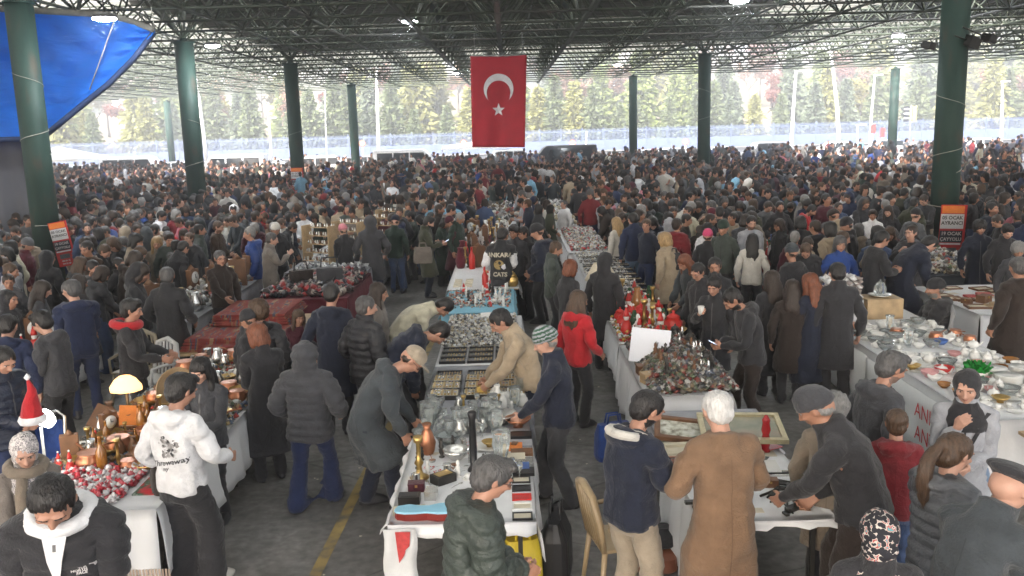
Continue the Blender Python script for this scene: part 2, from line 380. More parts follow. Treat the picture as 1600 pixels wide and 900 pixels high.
def make_jacket(kind):
    S = Shape(); puff = 'puffer' in kind; g = .02 if puff else 0
    hem = {'jacket': .84, 'puffer': .80, 'hoodie': .88, 'coat': .48, 'longcoat': .30, 'sweater': .9, 'dress': .12}[kind.split('_')[0]]
    rings = [(1.05, 0, 0, .175 + g, .140 + g), (1.2, 0, -.005, .190 + g, .145 + g), (1.34, 0, -.01, .200 + g, .145 + g), (1.42, 0, -.015, .178 + g, .122 + g), (1.475, 0, -.012, .110, .095), (1.515, 0, -.002, .082, .082)]
    if hem < .7: lo = [(hem, 0, 0, .245 + g, .20 + g), (.62, 0, 0, .225 + g, .18 + g) if hem < .6 else None, (.86, 0, 0, .20 + g, .16 + g)]; lo = [q for q in lo if q]
    else: lo = [(hem, 0, 0, .195 + g, .158 + g), (hem + .05, 0, 0, .20 + g, .160 + g)]
    S.loft(lo + rings)
    for s in (-1, 1):
        k = 'l' if s < 0 else 'r'; sh, el, wr = (Vector(JT[q + k]) for q in ('sh', 'el', 'wr')); e = wr.lerp(el, .02)
        S.tube([sh + Vector((-s * .035, 0, -.035)), sh.lerp(el, .25), sh.lerp(el, .6), el, el.lerp(e, .5), e], [.080 + g, .080 + g, .074 + g, .070 + g, .062 + g, .050 + g * .6], 14)
        S.tube([(s * .03, -.015, 1.485), (s * .10, -.015, 1.462), (s * .175, -.01, 1.412)], [.050 + g * .5, .062 + g * .6, .070 + g], 12)
    if kind.endswith('hood'):   # hood folded down on the back
        S.ell((0, -.125, 1.455), (.135, .060, .075), rx=.5); S.tube([(-.10, .02, 1.50), (-.11, -.08, 1.49), (0, -.14, 1.50), (.11, -.08, 1.49), (.10, .02, 1.50)], [.03, .045, .05, .045, .03], 10)
    if kind.endswith('hoodup'):
        c = headpt((0, -.042, 1.655)); S.ell(c, (.112 * HS, .112 * HS, .132 * HS), rx=.12, n=20); S.ell((0, -.04, 1.54), (.12, .10, .10))
    if kind.endswith('collar'): S.loft([(1.46, 0, -.01, .115, .105), (1.55, 0, .0, .090, .092), (1.575, 0, 0, .088, .09)])
    if kind.endswith('lapel'): S.loft([(1.44, 0, -.01, .13, .115), (1.50, 0, -.005, .108, .10), (1.53, 0, -.01, .092, .09)])
    return bake(S, .0125, (lambda V: d_puff(V)) if puff else (lambda V: d_fold(V)), (3600, 1400, 240, 100), smooth=2)
def make_trousers(kind):
    S = Shape(); S.loft([(.80, 0, 0, .16, .125), (.90, 0, 0, .175, .13), (1.02, 0, 0, .155, .12)])
    f = {'trousers': (.098, .078, .072, .070), 'jeans': (.094, .068, .060, .058), 'flare': (.096, .072, .085, .100), 'wide': (.11, .10, .10, .105)}[kind]
    for s in (-1, 1):
        k = 'l' if s < 0 else 'r'; hi, kn, an = (Vector(JT[q + k]) for q in ('hi', 'kn', 'an'))
        S.tube([hi, hi.lerp(kn, .5), kn, kn.lerp(an, .55), an + Vector((0, 0, -.02))], [f[0], f[0] * .94, f[1], f[2], f[3]], 14)
    def dp(V):
        return .010 * vnoise(V, (10, 10, 22)) + .004 * vnoise(V, (20, 20, 8), 3.)
    return bake(S, .0125, dp, (1400, 600, 120, 46), smooth=2)
def make_shoe(s):
    S = Shape(); x = s * .11
    S.loft([(.0, x, .055, .046, .140), (.03, x, .055, .047, .142), (.035, x, .052, .043, .134), (.07, x, .035, .040, .105), (.11, x, -.01, .042, .06)], e=2.5)
    return bake(S, .009, None, (300, 120, 24, 12), smooth=1)
def make_hair(kind):
    S = Shape(); c = Vector((0, .012, 1.54)); amp, fr = .007, 55
    def cap(g=0., f=0.):
        S.ell((0, -.020 + f, 1.690), (.086 + g, .100 + g, .086 + g), rx=.10, n=20); S.ell((0, -.045, 1.635), (.076 + g, .062 + g, .075 + g), n=16)
        for s in (-1, 1): S.ell((s * .064, .005, 1.675), (.022 + g, .045, .038), n=12)
    if kind == 'short': cap()
    elif kind == 'thick': cap(.006); S.ell((0, .050, 1.752), (.066, .052, .030), rx=-.25); amp = .008
    elif kind == 'bald':
        S.ell((0, -.040, 1.640), (.080, .070, .052), n=16)
        for s in (-1, 1): S.ell((s * .070, -.015, 1.660), (.013, .045, .034), n=12)
    elif kind == 'under':
        S.ell((0, -.036, 1.632), (.072, .056, .042), n=16)
        for s in (-1, 1): S.ell((s * .066, -.022, 1.655), (.009, .026, .024), n=12)
    elif kind == 'curly': cap(.022, .004); amp = .018; fr = 55
    elif kind in ('long', 'wavy'):
        cap(.010); S.ell((0, -.072, 1.53), (.105, .060, .18), n=16)
        for s in (-1, 1): S.ell((s * .082, .008, 1.58), (.026, .048, .135), n=12); S.ell((s * .088, .03, 1.47), (.034, .040, .10), n=12)
        S.ell((0, -.10, 1.42), (.115, .045, .13), n=14); amp = .009 if kind == 'long' else .016
    elif kind == 'bob':
        cap(.012); S.ell((0, -.055, 1.60), (.098, .062, .10), n=16)
        for s in (-1, 1): S.ell((s * .078, .005, 1.61), (.024, .05, .08), n=12)
        amp = .009
    elif kind == 'ponytail':
        cap(.004); S.ell((0, -.115, 1.69), (.035, .035, .035)); S.tube([(0, -.13, 1.68), (0, -.165, 1.60), (0, -.16, 1.46), (0, -.15, 1.33)], [.03, .042, .045, .02], 10); amp = .008
    elif kind == 'bun': cap(.004); S.ell((0, -.06, 1.79), (.042, .042, .036)); amp = .007
    elif kind == 'beanie':
        S.ell((0, -.012, 1.712), (.092, .107, .096), rx=.12, n=20); S.loft([(1.672, 0, -.010, .093, .110), (1.685, 0, -.010, .097, .113), (1.712, 0, -.012, .097, .112), (1.722, 0, -.012, .092, .107)], n=24, e=2.0); amp = .002
    elif kind == 'cap':
        S.ell((0, -.012, 1.706), (.088, .103, .076), rx=.08, n=20)
        S.loft([(1.690, 0, .085, .070, .092), (1.702, 0, .085, .070, .090)], n=18, e=2.2); amp = 0
    elif kind == 'flatcap':
        S.ell((0, .004, 1.722), (.094, .118, .050), rx=-.06, n=20); amp = .001
    elif kind == 'beret':
        S.ell((0, -.010, 1.735), (.120, .128, .042), rx=.16, ry=.1, n=20); S.ell((0, -.01, 1.712), (.088, .100, .05)); amp = .001
    elif kind == 'scarf':
        S.ell((0, -.028, 1.672), (.096, .108, .115), rx=.06, n=22); S.ell((0, -.030, 1.58), (.090, .085, .075), n=16)
        S.loft([(1.31, 0, 0, .165, .165), (1.38, 0, -.005, .175, .155), (1.43, 0, -.005, .150, .125), (1.50, 0, .008, .098, .098), (1.555, 0, .012, .082, .082)]); amp = .008; fr = 14
    elif kind == 'bonnet':
        S.ell((0, -.010, 1.705), (.098, .112, .100), rx=.1, n=20); amp = .003; S.ell((0, -.035, 1.63), (.085, .08, .08))
    M = Matrix.Translation(c) @ Matrix.Scale(HS, 4) @ Matrix.Translation(-c)
    if kind == 'scarf': # scale the head part only
        S.v = [tuple(M @ Vector(p)) if p[2] > 1.56 else p for p in S.v]
    else: S.v = [tuple(M @ Vector(p)) for p in S.v]
    def dp(V):
        return amp * (vnoise(V, (fr, fr, fr * .35)) + .5 * vnoise(V, (fr * 2, fr * 2, fr * .6), 9.)) if amp else np.zeros(len(V))
    return bake(S, .0075, dp, (1500, 500, 80, 36), smooth=1)
TPL = {}
def tpl(name):
    if name in TPL: return TPL[name]
    if name == 'body':
        lods = make_body(); res = []
        for li, (V, F) in enumerate(lods):
            mi = np.zeros(len(F), dtype=np.int32); c = V[F].mean(1); h = (c - np.array([0, .012, 1.54])) / HS + np.array([0, .012, 1.54])
            x, y, z = np.abs(h[:, 0]), h[:, 1], h[:, 2]
            mi[(z > 1.53) & (z < 1.605) & (y > .0) & (x < .072) & ~((z > 1.578) & (z < 1.603) & (x < .021) & (y > .085))] = 1   # beard zone
            mi[(z > 1.603) & (z < 1.613) & (y > .090) & (x < .026)] = 1
            mi[(z > 1.575) & (z < 1.600) & (x < .019) & (y > .093)] = 2                                                     # lips
            if li < 2:     # eyes and brows
                E = Shape()
                for s in (-1, 1):
                    E.ell(headpt((s * .031, .077, 1.659)), (.0140, .0135, .0070), n=10); ne = len(E.f)
                fe = len(E.f)
                I = Shape()
                for s in (-1, 1): I.ell(headpt((s * .031, .0865, 1.659)), (.0068, .005, .0062), n=8)
                B = Shape()
                for s in (-1, 1): B.tube([headpt((s * .014, .0975, 1.676)), headpt((s * .031, .0965, 1.682)), headpt((s * .050, .083, 1.677))], [.0035, .0045, .003], 6)
                for G, m in ((E, 3), (I, 4), (B, 5)):
                    me = G.mesh('t', []); me.calc_loop_triangles(); a = np.zeros(len(me.vertices) * 3); me.vertices.foreach_get('co', a)
                    t = np.array([list(q.vertices) for q in me.loop_triangles]); F = np.vstack([F, t + len(V)]); V = np.vstack([V, a.reshape(-1, 3)])
                    mi = np.concatenate([mi, np.full(len(t), m, dtype=np.int32)]); bpy.data.meshes.remove(me)
            res.append((V, F, mi, weights(V)))
        TPL[name] = res; return res
    only = None
    if name.startswith('shoe'): L = make_shoe(-1 if name.endswith('l') else 1); only = ['fo' + name[-1]]
    elif name.startswith('hair_'):
        L = make_hair(name[5:]); only = ['head'] if name[5:] not in ('long', 'wavy', 'scarf', 'ponytail') else ['head', 'neck', 'chest']
    elif name in ('trousers', 'jeans', 'flare', 'wide'): L = make_trousers(name); only = ['pelvis', 'spine', 'thl', 'thr', 'shl', 'shr']
    else:
        L = make_jacket(name); only = [b[0] for b in BONES if b[0][:2] not in ('ha', 'fo') and (b[0] != 'head' or name.endswith('hoodup'))]
    res = []
    for V, F in L:
        res.append((V, F, np.zeros(len(F), dtype=np.int32), weights(V, only)))
    TPL[name] = res; return res
BV = {}
def only_of(name): return [b[0] for b in BONES if b[0][:2] not in ('ha', 'fo') and (b[0] != 'head' or name.endswith('hoodup'))]
def decal(garment, me_or_vf, org, ax, ay, direction, lod=0, off=.004, div=0.0):
    """lay a flat outline (x, y) onto the rest-pose garment; returns V, F, W ready for skin()"""
    key = (garment, lod)
    if key not in BV:
        V, F = tpl(garment)[lod][:2]; BV[key] = BVHTree.FromPolygons([tuple(v) for v in V], [tuple(int(i) for i in f) for f in F])
    if isinstance(me_or_vf, tuple): P, F = me_or_vf
    else:
        bm = bmesh.new(); bm.from_mesh(me_or_vf); bmesh.ops.triangulate(bm, faces=bm.faces[:])
        if div:
            for _ in range(4):
                ed = [e for e in bm.edges if e.calc_length() > div]
                if not ed: break
                bmesh.ops.subdivide_edges(bm, edges=ed, cuts=1, use_grid_fill=False); bmesh.ops.triangulate(bm, faces=bm.faces[:])
        P = [v.co.copy() for v in bm.verts]; F = [tuple(v.index for v in f.verts) for f in bm.faces]; bm.free()
    org, ax, ay, dr = Vector(org), Vector(ax), Vector(ay), Vector(direction).normalized(); out = []; last = org
    for p in P:
        q = org + ax * p[0] + ay * p[1]; h = BV[key].ray_cast(q, dr)
        if h[0] is None: h = BV[key].find_nearest(q + dr * .15)
        last = h[0] - dr * off; out.append(tuple(last))
    V = np.array(out); return V, F, weights(V, only_of(garment))
def put_decal(e, ps, name, dec, mats, label=None):
    V, F, W = dec; me = npmesh(name, skin(V, W, ps), F, mats, smooth=False); o = obj(name, me, e)
    if label: o['label'] = label
    return o
def strip(pts, w):
    V = []; F = []
    for i, p in enumerate(pts):
        d = Vector(pts[min(i + 1, len(pts) - 1)]) - Vector(pts[max(i - 1, 0)]); n = Vector((-d[1], d[0])).normalized() * w / 2
        V += [(p[0] + n.x, p[1] + n.y), (p[0] - n.x, p[1] - n.y)]
        if i: F.append((2 * i - 2, 2 * i - 1, 2 * i + 1, 2 * i))
    return V, F
ZIPC = {}
def zipper(garment, lod):
    if (garment, lod) not in ZIPC:
        hem = {'jacket': .86, 'puffer': .82, 'hoodie': .9, 'coat': .5, 'longcoat': .32, 'sweater': .9, 'dress': .3}[garment.split('_')[0]]
        V, F = strip([(0, z) for z in np.arange(hem, 1.46, .03)], .014)
        ZIPC[garment, lod] = decal(garment, (V, F), (0, .6, 0), (1, 0, 0), (0, 0, 1), (0, -1, 0), lod)
    return ZIPC[garment, lod]
SEAMC = {}
def seams(garment):
    if garment not in SEAMC:
        g = garment.split('_')[0]; hem = {'jacket': .87, 'puffer': .84, 'hoodie': .92, 'coat': .52, 'longcoat': .34, 'sweater': .92, 'dress': .3}[g]; L = []
        if g not in ('puffer', 'hoodie'): L += [(-1, [(0, z) for z in np.arange(hem, 1.40, .04)])]
        for s in (-1, 1): L.append((1, [(s * .145, .98), (s * .135, 1.02), (s * .12, 1.06), (s * .11, 1.09)]))
        L += [(d, [(x, hem + .03) for x in np.arange(-.16, .17, .03)]) for d in (-1, 1)]
        Vs, Fs, Ws, b = [], [], [], 0
        for d, pts in L:
            V, F, W = decal(garment, strip(pts, .006), (0, .6 * d, 0), (1, 0, 0), (0, 0, 1), (0, -d, 0), 0, .003); Vs.append(V); Ws.append(W); Fs += [tuple(i + b for i in f) for f in F]; b += len(V)
        SEAMC[garment] = (np.vstack(Vs), Fs, np.vstack(Ws))
    return SEAMC[garment]
def C8(h): # sRGB hex -> linear
    h = h.lstrip('#'); c = [int(h[i:i + 2], 16) / 255 for i in (0, 2, 4)]
    return tuple(q / 12.92 if q <= .04045 else ((q + .055) / 1.055) ** 2.4 for q in c)
CLOTH = dict(black=(.023, .023, .027), charcoal=(.045, .046, .053), grey=(.10, .105, .115), lightgrey=(.30, .31, .34), navy=(.014, .022, .060), darknavy=(.010, .014, .030),
             blue=(.020, .055, .22), denim=(.045, .075, .16), darkdenim=(.016, .026, .075), lightdenim=(.12, .19, .30), brown=(.050, .030, .020), darkbrown=(.025, .017, .014), camel=(.175, .105, .062),
             beige=(.34, .27, .19), khaki=(.30, .25, .19), olive=(.045, .048, .030), green=(.020, .070, .040), darkgreen=(.018, .034, .026), red=(.42, .015, .022), darkred=(.16, .012, .018),
             maroon=(.060, .010, .020), burgundy=(.10, .012, .025), white=(.70, .70, .72), cream=(.50, .47, .36), offwhite=(.52, .50, .46), pink=(.50, .18, .22), teal=(.015, .10, .14), mustard=(.35, .20, .03),
             orange=(.50, .14, .02), purple=(.06, .025, .10), slate=(.042, .050, .058), greygreen=(.050, .062, .055), hotpink=(.55, .06, .16), yellow=(.6, .45, .05), skyblue=(.2, .4, .55), warmgrey=(.16, .14, .125), taupe=(.19, .155, .12))
def cmat(c, glossy=False):
    n = 'cloth_' + c + ('_nylon' if glossy else '')
    return mat(n, CLOTH[c], rough=.42 if glossy else .85, var=.16, ns=9, bump=.35, bs=60 if glossy else 90, sheen=0 if glossy else .15, spec=.35, wrinkle=.38)
HAIRC = dict(black=(.012, .010, .010), darkbrown=(.028, .017, .012), brown=(.065, .036, .020), auburn=(.16, .050, .022), grey=(.20, .195, .19), white=(.55, .54, .53), blond=(.34, .22, .10), saltpepper=(.075, .072, .072))
def hmat(c): return mat('hair_' + c, HAIRC[c], rough=.45, var=.38 if c not in ('white', 'grey') else .18, ns=70, bump=.6, bs=110, stretch=(1, 1, .16))
SKIN = [mat('skin_%d' % i, c, rough=.5, var=.07, ns=14, bump=.08, bs=200) for i, c in enumerate([(.46, .26, .19), (.40, .21, .145), (.34, .17, .11)])]
LIPS = mat('lips', (.30, .125, .10), rough=.45, var=.05); EYEW = mat('eye_white', (.38, .34, .32), rough=.3, var=0); EYEI = mat('eye_iris', (.02, .012, .008), rough=.2, var=0)
def stub(i, c): # stubble: hair colour over skin
    s = [(.46, .26, .19), (.40, .21, .145), (.34, .17, .11)][i]; h = HAIRC[c]; return mat('stubble_%d_%s' % (i, c), tuple(.35 * a + .65 * b for a, b in zip(s, h)), rough=.7, var=.3, ns=90)
HATS = ('beanie', 'cap', 'flatcap', 'beret', 'scarf', 'bonnet')
GLASS_T = None
def glasses_template():
    S = Shape()
    for s in (-1, 1):
        P = [headpt((s * .032 + .021 * math.cos(a), .100 - .010 * abs(math.cos(a)), 1.655 + .015 * math.sin(a))) for a in [2 * math.pi * k / 10 for k in range(11)]]
        V, F = tube(P, .0022, 5); S.add(V, F)
        V, F = tube([headpt((s * .053, .090, 1.660)), headpt((s * .080, .03, 1.662)), headpt((s * .082, -.01, 1.655))], .0022, 5); S.add(V, F)
    V, F = tube([headpt((-.011, .1, 1.66)), headpt((.011, .1, 1.66))], .0022, 5); S.add(V, F)
    me = S.mesh('t', []); me.calc_loop_triangles(); a = np.zeros(len(me.vertices) * 3); me.vertices.foreach_get('co', a); a = a.reshape(-1, 3)
    t = np.array([list(q.vertices) for q in me.loop_triangles]); bpy.data.meshes.remove(me)
    return (a, t, np.zeros(len(t), dtype=np.int32), weights(a, ['head']))
PERSONS = []      # (x, y) of everybody placed
def person(px, py, h, face, outfit, coat, trs='trousers:black', hair='short:black', p={}, label='', lod=0, skin_i=None, beard=None, glasses=False, hatunder='darkbrown', glossy=None, group=None, shoes='black', fat=1.0, xy=None, seated=False, sleeve=None, mask=False, extra=None):
    s = h / 1.80; ps = pose(**p); i = skin_i if skin_i is not None else random.randrange(3)
    top = ps['top']; rz = -RAD(face)
    hx, hy_ = top[0] * s * fat, top[1] * s * fat; off = Vector((hx * math.cos(rz) - hy_ * math.sin(rz), hx * math.sin(rz) + hy_ * math.cos(rz), 0))
    if xy is None: Wp = at(px, py, top[2] * s); root = Vector((Wp.x, Wp.y, 0)) - off
    else: root = Vector((xy[0], xy[1], 0))
    e = empty('person', root, rz, s, label, 'person', group); e.scale = (s * fat, s * fat, s)
    hk, hc = hair.split(':'); hcol = hc if hk not in HATS else (hatunder or 'grey')
    parts = {}
    def put(name, tn, mats, idx=lod):
        V, F, mi, W = tpl(tn)[idx]; me = npmesh(name, skin(V, W, ps), F, mats, mi if mi.any() else None)
        o = obj(name, me, e); parts[name] = o; return o
    bm = stub(i, hcol) if beard == 'stubble' else hmat(hcol) if beard == 'full' else SKIN[i]
    put('body', 'body', [SKIN[i], bm, LIPS, EYEW, EYEI, hmat(hcol if hcol not in ('white',) else 'grey')])
    puff = 'puffer' in outfit; gl = puff if glossy is None else glossy
    put('jacket' if 'coat' not in outfit and 'dress' not in outfit else 'coat' if 'coat' in outfit else 'dress', outfit, [cmat(coat, gl)])
    if lod < 2 and not outfit.startswith(('hoodie', 'sweater', 'dress')):
        put_decal(e, ps, 'zip', zipper(outfit, lod), [mat('zip_dark', (.02, .02, .022), rough=.35, var=0) if coat not in ('black', 'charcoal', 'darknavy') else mat('zip_grey', (.07, .07, .075), rough=.35, var=0)])
    if lod == 0 and not outfit.startswith('hoodie'): put_decal(e, ps, 'seam', seams(outfit), [mat('seam_' + coat, tuple(.72 * q for q in CLOTH[coat]), rough=.9, var=0)])
    tk, tcn = trs.split(':'); put('trousers', tk, [cmat(tcn)])
    for k in 'lr':
        o = put('shoe', 'shoe' + k, [mat('leather_' + shoes, CLOTH[shoes], rough=.4, var=.15)])
    if hk in HATS:
        put({'scarf': 'headscarf', 'bonnet': 'headscarf'}.get(hk, hk.replace('flatcap', 'flat_cap')), 'hair_' + hk, [cmat(hc)])
        if hk not in ('scarf', 'bonnet') and hatunder: put('hair', 'hair_under', [hmat(hatunder)])
    elif hk != 'none': put('hair', 'hair_' + hk, [hmat(hc)])
    if glasses and lod < 2:
        global GLASS_T
        if GLASS_T is None: GLASS_T = glasses_template()
        V, F, mi, W = GLASS_T; obj('glasses', npmesh('glasses', skin(V, W, ps), F, [mat('glasses_frame', (.01, .01, .012), rough=.3, var=0)]), e)
    PERSONS.append((root.x, root.y))
    e['_x'] = 0; del e['_x']
    return e, ps, parts
# ------------------------------------------------------------------ ground, hall floor, roads
def sheet(name, x0, x1, y0, y1, z, m, nx=1, ny=1, fz=None):
    V = []; F = []
    for j in range(ny + 1):
        for i in range(nx + 1):
            x = x0 + (x1 - x0) * i / nx; y = y0 + (y1 - y0) * j / ny; V.append((x, y, z + (fz(x, y) if fz else 0)))
    for j in range(ny):
        for i in range(nx): a = j * (nx + 1) + i; F.append((a, a + 1, a + nx + 2, a + nx + 1))
    o = obj(name, npmesh(name, V, F, [m], smooth=bool(fz))); o['kind'] = 'structure'; return o
asph = mat('asphalt', (.055, .055, .058), rough=.9, var=.25, ns=.8, bump=.3, bs=60)
sheet('ground', -900, 900, -300, 1500, -.012, mat('earth', (.09, .085, .06), rough=1, var=.3, ns=.05))
sheet('road', -300, 300, 66, 108, -.004, asph)
conc = bpy.data.materials.new('concrete_floor'); conc.use_nodes = True; t = conc.node_tree; b = t.nodes['Principled BSDF']; b.inputs['Roughness'].default_value = .62
tc = t.nodes.new('ShaderNodeTexCoord'); n1 = t.nodes.new('ShaderNodeTexNoise'); n1.inputs['Scale'].default_value = .9; n1.inputs['Detail'].default_value = 8; n1.inputs['Roughness'].default_value = .65
r1 = t.nodes.new('ShaderNodeValToRGB'); r1.color_ramp.elements[0].position = .30; r1.color_ramp.elements[0].color = (.080, .078, .075, 1); r1.color_ramp.elements[1].position = .72; r1.color_ramp.elements[1].color = (.22, .215, .21, 1)
n2 = t.nodes.new('ShaderNodeTexNoise'); n2.inputs['Scale'].default_value = 11; n2.inputs['Detail'].default_value = 6
r2 = t.nodes.new('ShaderNodeMapRange'); r2.inputs[1].default_value = .35; r2.inputs[2].default_value = .7; r2.inputs[3].default_value = .72; r2.inputs[4].default_value = 1.25
v3 = t.nodes.new('ShaderNodeTexVoronoi'); v3.feature = 'DISTANCE_TO_EDGE'; v3.inputs['Scale'].default_value = .45; wv = t.nodes.new('ShaderNodeMixRGB'); wv.inputs[0].default_value = .12
t.links.new(tc.outputs['Object'], wv.inputs[1]); t.links.new(n1.outputs['Color'], wv.inputs[2]); t.links.new(wv.outputs[0], v3.inputs['Vector'])
r3 = t.nodes.new('ShaderNodeMapRange'); r3.inputs[1].default_value = 0; r3.inputs[2].default_value = .006; r3.inputs[3].default_value = .5; r3.inputs[4].default_value = 1
mm = t.nodes.new('ShaderNodeMath'); mm.operation = 'MULTIPLY'; vs = t.nodes.new('ShaderNodeVectorMath'); vs.operation = 'SCALE'
for q in (n1, n2): t.links.new(tc.outputs['Object'], q.inputs['Vector'])
t.links.new(n1.outputs['Fac'], r1.inputs[0]); t.links.new(n2.outputs['Fac'], r2.inputs[0]); t.links.new(v3.outputs['Distance'], r3.inputs[0])
t.links.new(r2.outputs[0], mm.inputs[0]); t.links.new(r3.outputs[0], mm.inputs[1]); t.links.new(r1.outputs[0], vs.inputs[0]); t.links.new(mm.outputs[0], vs.inputs['Scale']); t.links.new(vs.outputs[0], b.inputs['Base Color'])
bp = t.nodes.new('ShaderNodeBump'); bp.inputs['Strength'].default_value = .25; bp.inputs['Distance'].default_value = .01; t.links.new(n2.outputs['Fac'], bp.inputs['Height']); t.links.new(bp.outputs[0], b.inputs['Normal'])
sheet('hall_floor', -60, 60, -30, 70, 0, conc)
# worn yellow bay line
YL = mat('yellow_line_paint', (.30, .22, .07), rough=.8, var=.5, ns=5, cols=[(.10, .095, .085), (.26, .19, .075), (.34, .25, .09)])
a, b_ = at(492, 900), at(592, 700); d = (b_ - a).normalized(); a = a - d * 3; b_ = b_ + d * 12; nrm = Vector((-d.y, d.x, 0)) * .05
o = obj('floor_line', npmesh('floor_line', [a - nrm + Vector((0, 0, .004)), a + nrm + Vector((0, 0, .004)), b_ + nrm + Vector((0, 0, .004)), b_ - nrm + Vector((0, 0, .004))], [(3, 2, 1, 0)], [YL], smooth=False)); o['kind'] = 'structure'
# ------------------------------------------------------------------ the market hall: columns, space frame, purlins, sheets
hall = empty('market_hall', (0, 21, 0), label='open sided market hall with green steel columns under a lattice space frame roof', cat='market hall')
def hp_(p): return Vector(p) - Vector((0, 21, 0))
steel = mat('column_green', (.03, .07, .055), rough=.6, ns=2.2, bump=.12, bs=14, spec=.3, cols=[(.014, .032, .027), (.022, .050, .041), (.028, .058, .048), (.060, .055, .042)], stretch=(1.6, 1.6, .5))
latt = mat('lattice_green', (.062, .076, .054), rough=.55, var=.3, ns=.7)
latt2 = mat('lattice_grey', (.10, .102, .092), rough=.6, var=.3, ns=.7)
ropem = mat('rope', (.35, .34, .30), rough=.9, var=.2)
COLS = [(-10.9, 21, .30), (-10.75, 31, .31), (-9.8, 42, .31), (-10.8, 64, .30), (-31.9, 86, .31), (10.35, 21.3, .31), (9.5, 44, .30), (8.7, 63, .28), (26.5, 62.5, .30)]
ZL, ZU = 6.72, 8.45
for i, (x, y, r) in enumerate(COLS):
    m = MB(); m.lathe([(r, 0), (r, ZL - .16)], 28); m.lathe([(r * 1.12, ZL - .16), (r * 1.12, ZL - .11)], 28); m.bar((0, 0, ZL - .11), (0, 0, ZL), r * .4, 10)
    m.box((0, 0, .02), (r * 3, r * 3, .04))
    m.build('column', steel, hall, loc=hp_((x, y, 0)))
    m = MB()
    for k in range(12):      # cables and tape wound round the column
        pass
    z0 = [3.2, 2.2][i % 2]
    P = [(x + (r + .008) * math.cos(q * .35 + i), y + (r + .008) * math.sin(q * .35 + i), z0 + q * .035 - (q * q) * .0003) for q in range(22)]
    V, F = tube([hp_(p) for p in P], .009, 5); mm_ = MB(); mm_.add(V, F, 0, True)
    if i in (0, 1, 2, 5, 6): mm_.build('wound_rope', ropem, hall)
    mm_ = MB()
    P = [(x + (r + .008) * math.cos(-q * .3 + 2 + i), y + (r + .008) * math.sin(-q * .3 + 2 + i), z0 + 1.4 + q * .03) for q in range(16)]
    V, F = tube([hp_(p) for p in P], .008, 5); mm_.add(V, F, 0, True)
    if i in (0, 1, 2, 5, 6): mm_.build('wound_rope', ropem, hall)
SP = 2.66; GX = [-.2 + SP * k for k in range(-17, 18)]; GY = [21.0 + SP * (k - 9) for k in range(0, 36)]
def arch(x, y): return 0.0
def edge(x): return 84 - (x + 39) * .36
bars = []   # (a, b, radius)
for i, x in enumerate(GX):
    for j, y in enumerate(GY):
        if j + 1 < len(GY): bars.append(((x, y, ZL), (x, GY[j + 1], ZL), .042))
        if i + 1 < len(GX): bars.append(((x, y, ZL), (GX[i + 1], y, ZL), .038))
        for a_ in (-.5, .5):
            for c_ in (-.5, .5):
                if 0 <= i + a_ <= len(GX) - 1 and 0 <= j + c_ <= len(GY) - 1: bars.append(((x, y, ZL), (x + a_ * SP, y + c_ * SP, ZU), .030))
        xu, yu = x + SP / 2, y + SP / 2
        if i + 1 < len(GX) and j + 1 < len(GY):
            if j + 2 < len(GY): bars.append(((xu, yu, ZU), (xu, yu + SP, ZU), .038))
            if i + 2 < len(GX): bars.append(((xu, yu, ZU), (xu + SP, yu, ZU), .038))
def inview(p, m=60):
    v = Vector(p) - CC
    if v.dot(CF) < 1: return False
    x, y = pix(p); return -m < x < 1600 + m and -m < y < 900
bars = [q for q in bars if max(q[0][1], q[1][1]) < edge((q[0][0] + q[1][0]) / 2)]
vis = [q for q in bars if inview(q[0]) or inview(q[1])]
vis.sort(key=lambda q: -(q[2] / max(1, (Vector(q[0]) + Vector(q[1])).length / 2)) * (1 if inview(q[0]) and inview(q[1]) else .4))
near = vis[:300]; ns = set(id(q) for q in near)
unit = MB(); unit.bar((0, 0, 0), (0, 0, 1), 1, 6); ume = unit.mesh('strut', [latt])
ume2 = ume.copy(); ume2.materials.clear(); ume2.materials.append(latt2)
for q in near:
    a, b2 = hp_(q[0]), hp_(q[1]); d = b2 - a
    o = obj('strut', ume if random.random() < .7 else ume2, hall); o.matrix_local = Matrix.Translation(a) @ d.to_track_quat('Z', 'Y').to_matrix().to_4x4() @ Matrix.Diagonal((q[2], q[2], d.length, 1))
def barset(lst, name, m, n=4):
    V = []; F = []; b = 0
    for A, B, r in lst:
        a = np.array(A) - (0, 21, 0); c = np.array(B) - (0, 21, 0); d = c - a; d = d / np.linalg.norm(d)
        t_ = np.array([0, 0, 1.]) if abs(d[2]) < .9 else np.array([1., 0, 0]); u = np.cross(d, t_); u /= np.linalg.norm(u); v = np.cross(d, u)
        for e_ in (a, c):
            for k in range(n): g = 2 * math.pi * k / n; V.append(e_ + (u * math.cos(g) + v * math.sin(g)) * r)
        for k in range(n): F.append((b + k, b + (k + 1) % n, b + n + (k + 1) % n, b + n + k))
        b += 2 * n
    o = obj(name, npmesh(name, np.array(V), np.array(F, dtype=np.int32), [m], smooth=False), hall); return o
rest = [q for q in bars if id(q) not in ns]
o = barset(rest, 'space_frame', latt); o['kind'] = 'stuff'
nodeme = Shape().ell((0, 0, 0), (.085, .085, .07), n=8).mesh('node', [latt2])
nd = []
for x in GX:
    for y in GY: nd.append((x, y, ZL)); nd.append((x + SP / 2, y + SP / 2, ZU))
V = []; F = []; base = np.array([v.co[:] for v in nodeme.vertices])
nd.sort(key=lambda p: p[1] + (0 if inview(p) else 500)); 
nd = [p for p in nd if p[1] < edge(p[0])]
for p in nd[:200]: obj('node', nodeme, hall, loc=hp_(p))
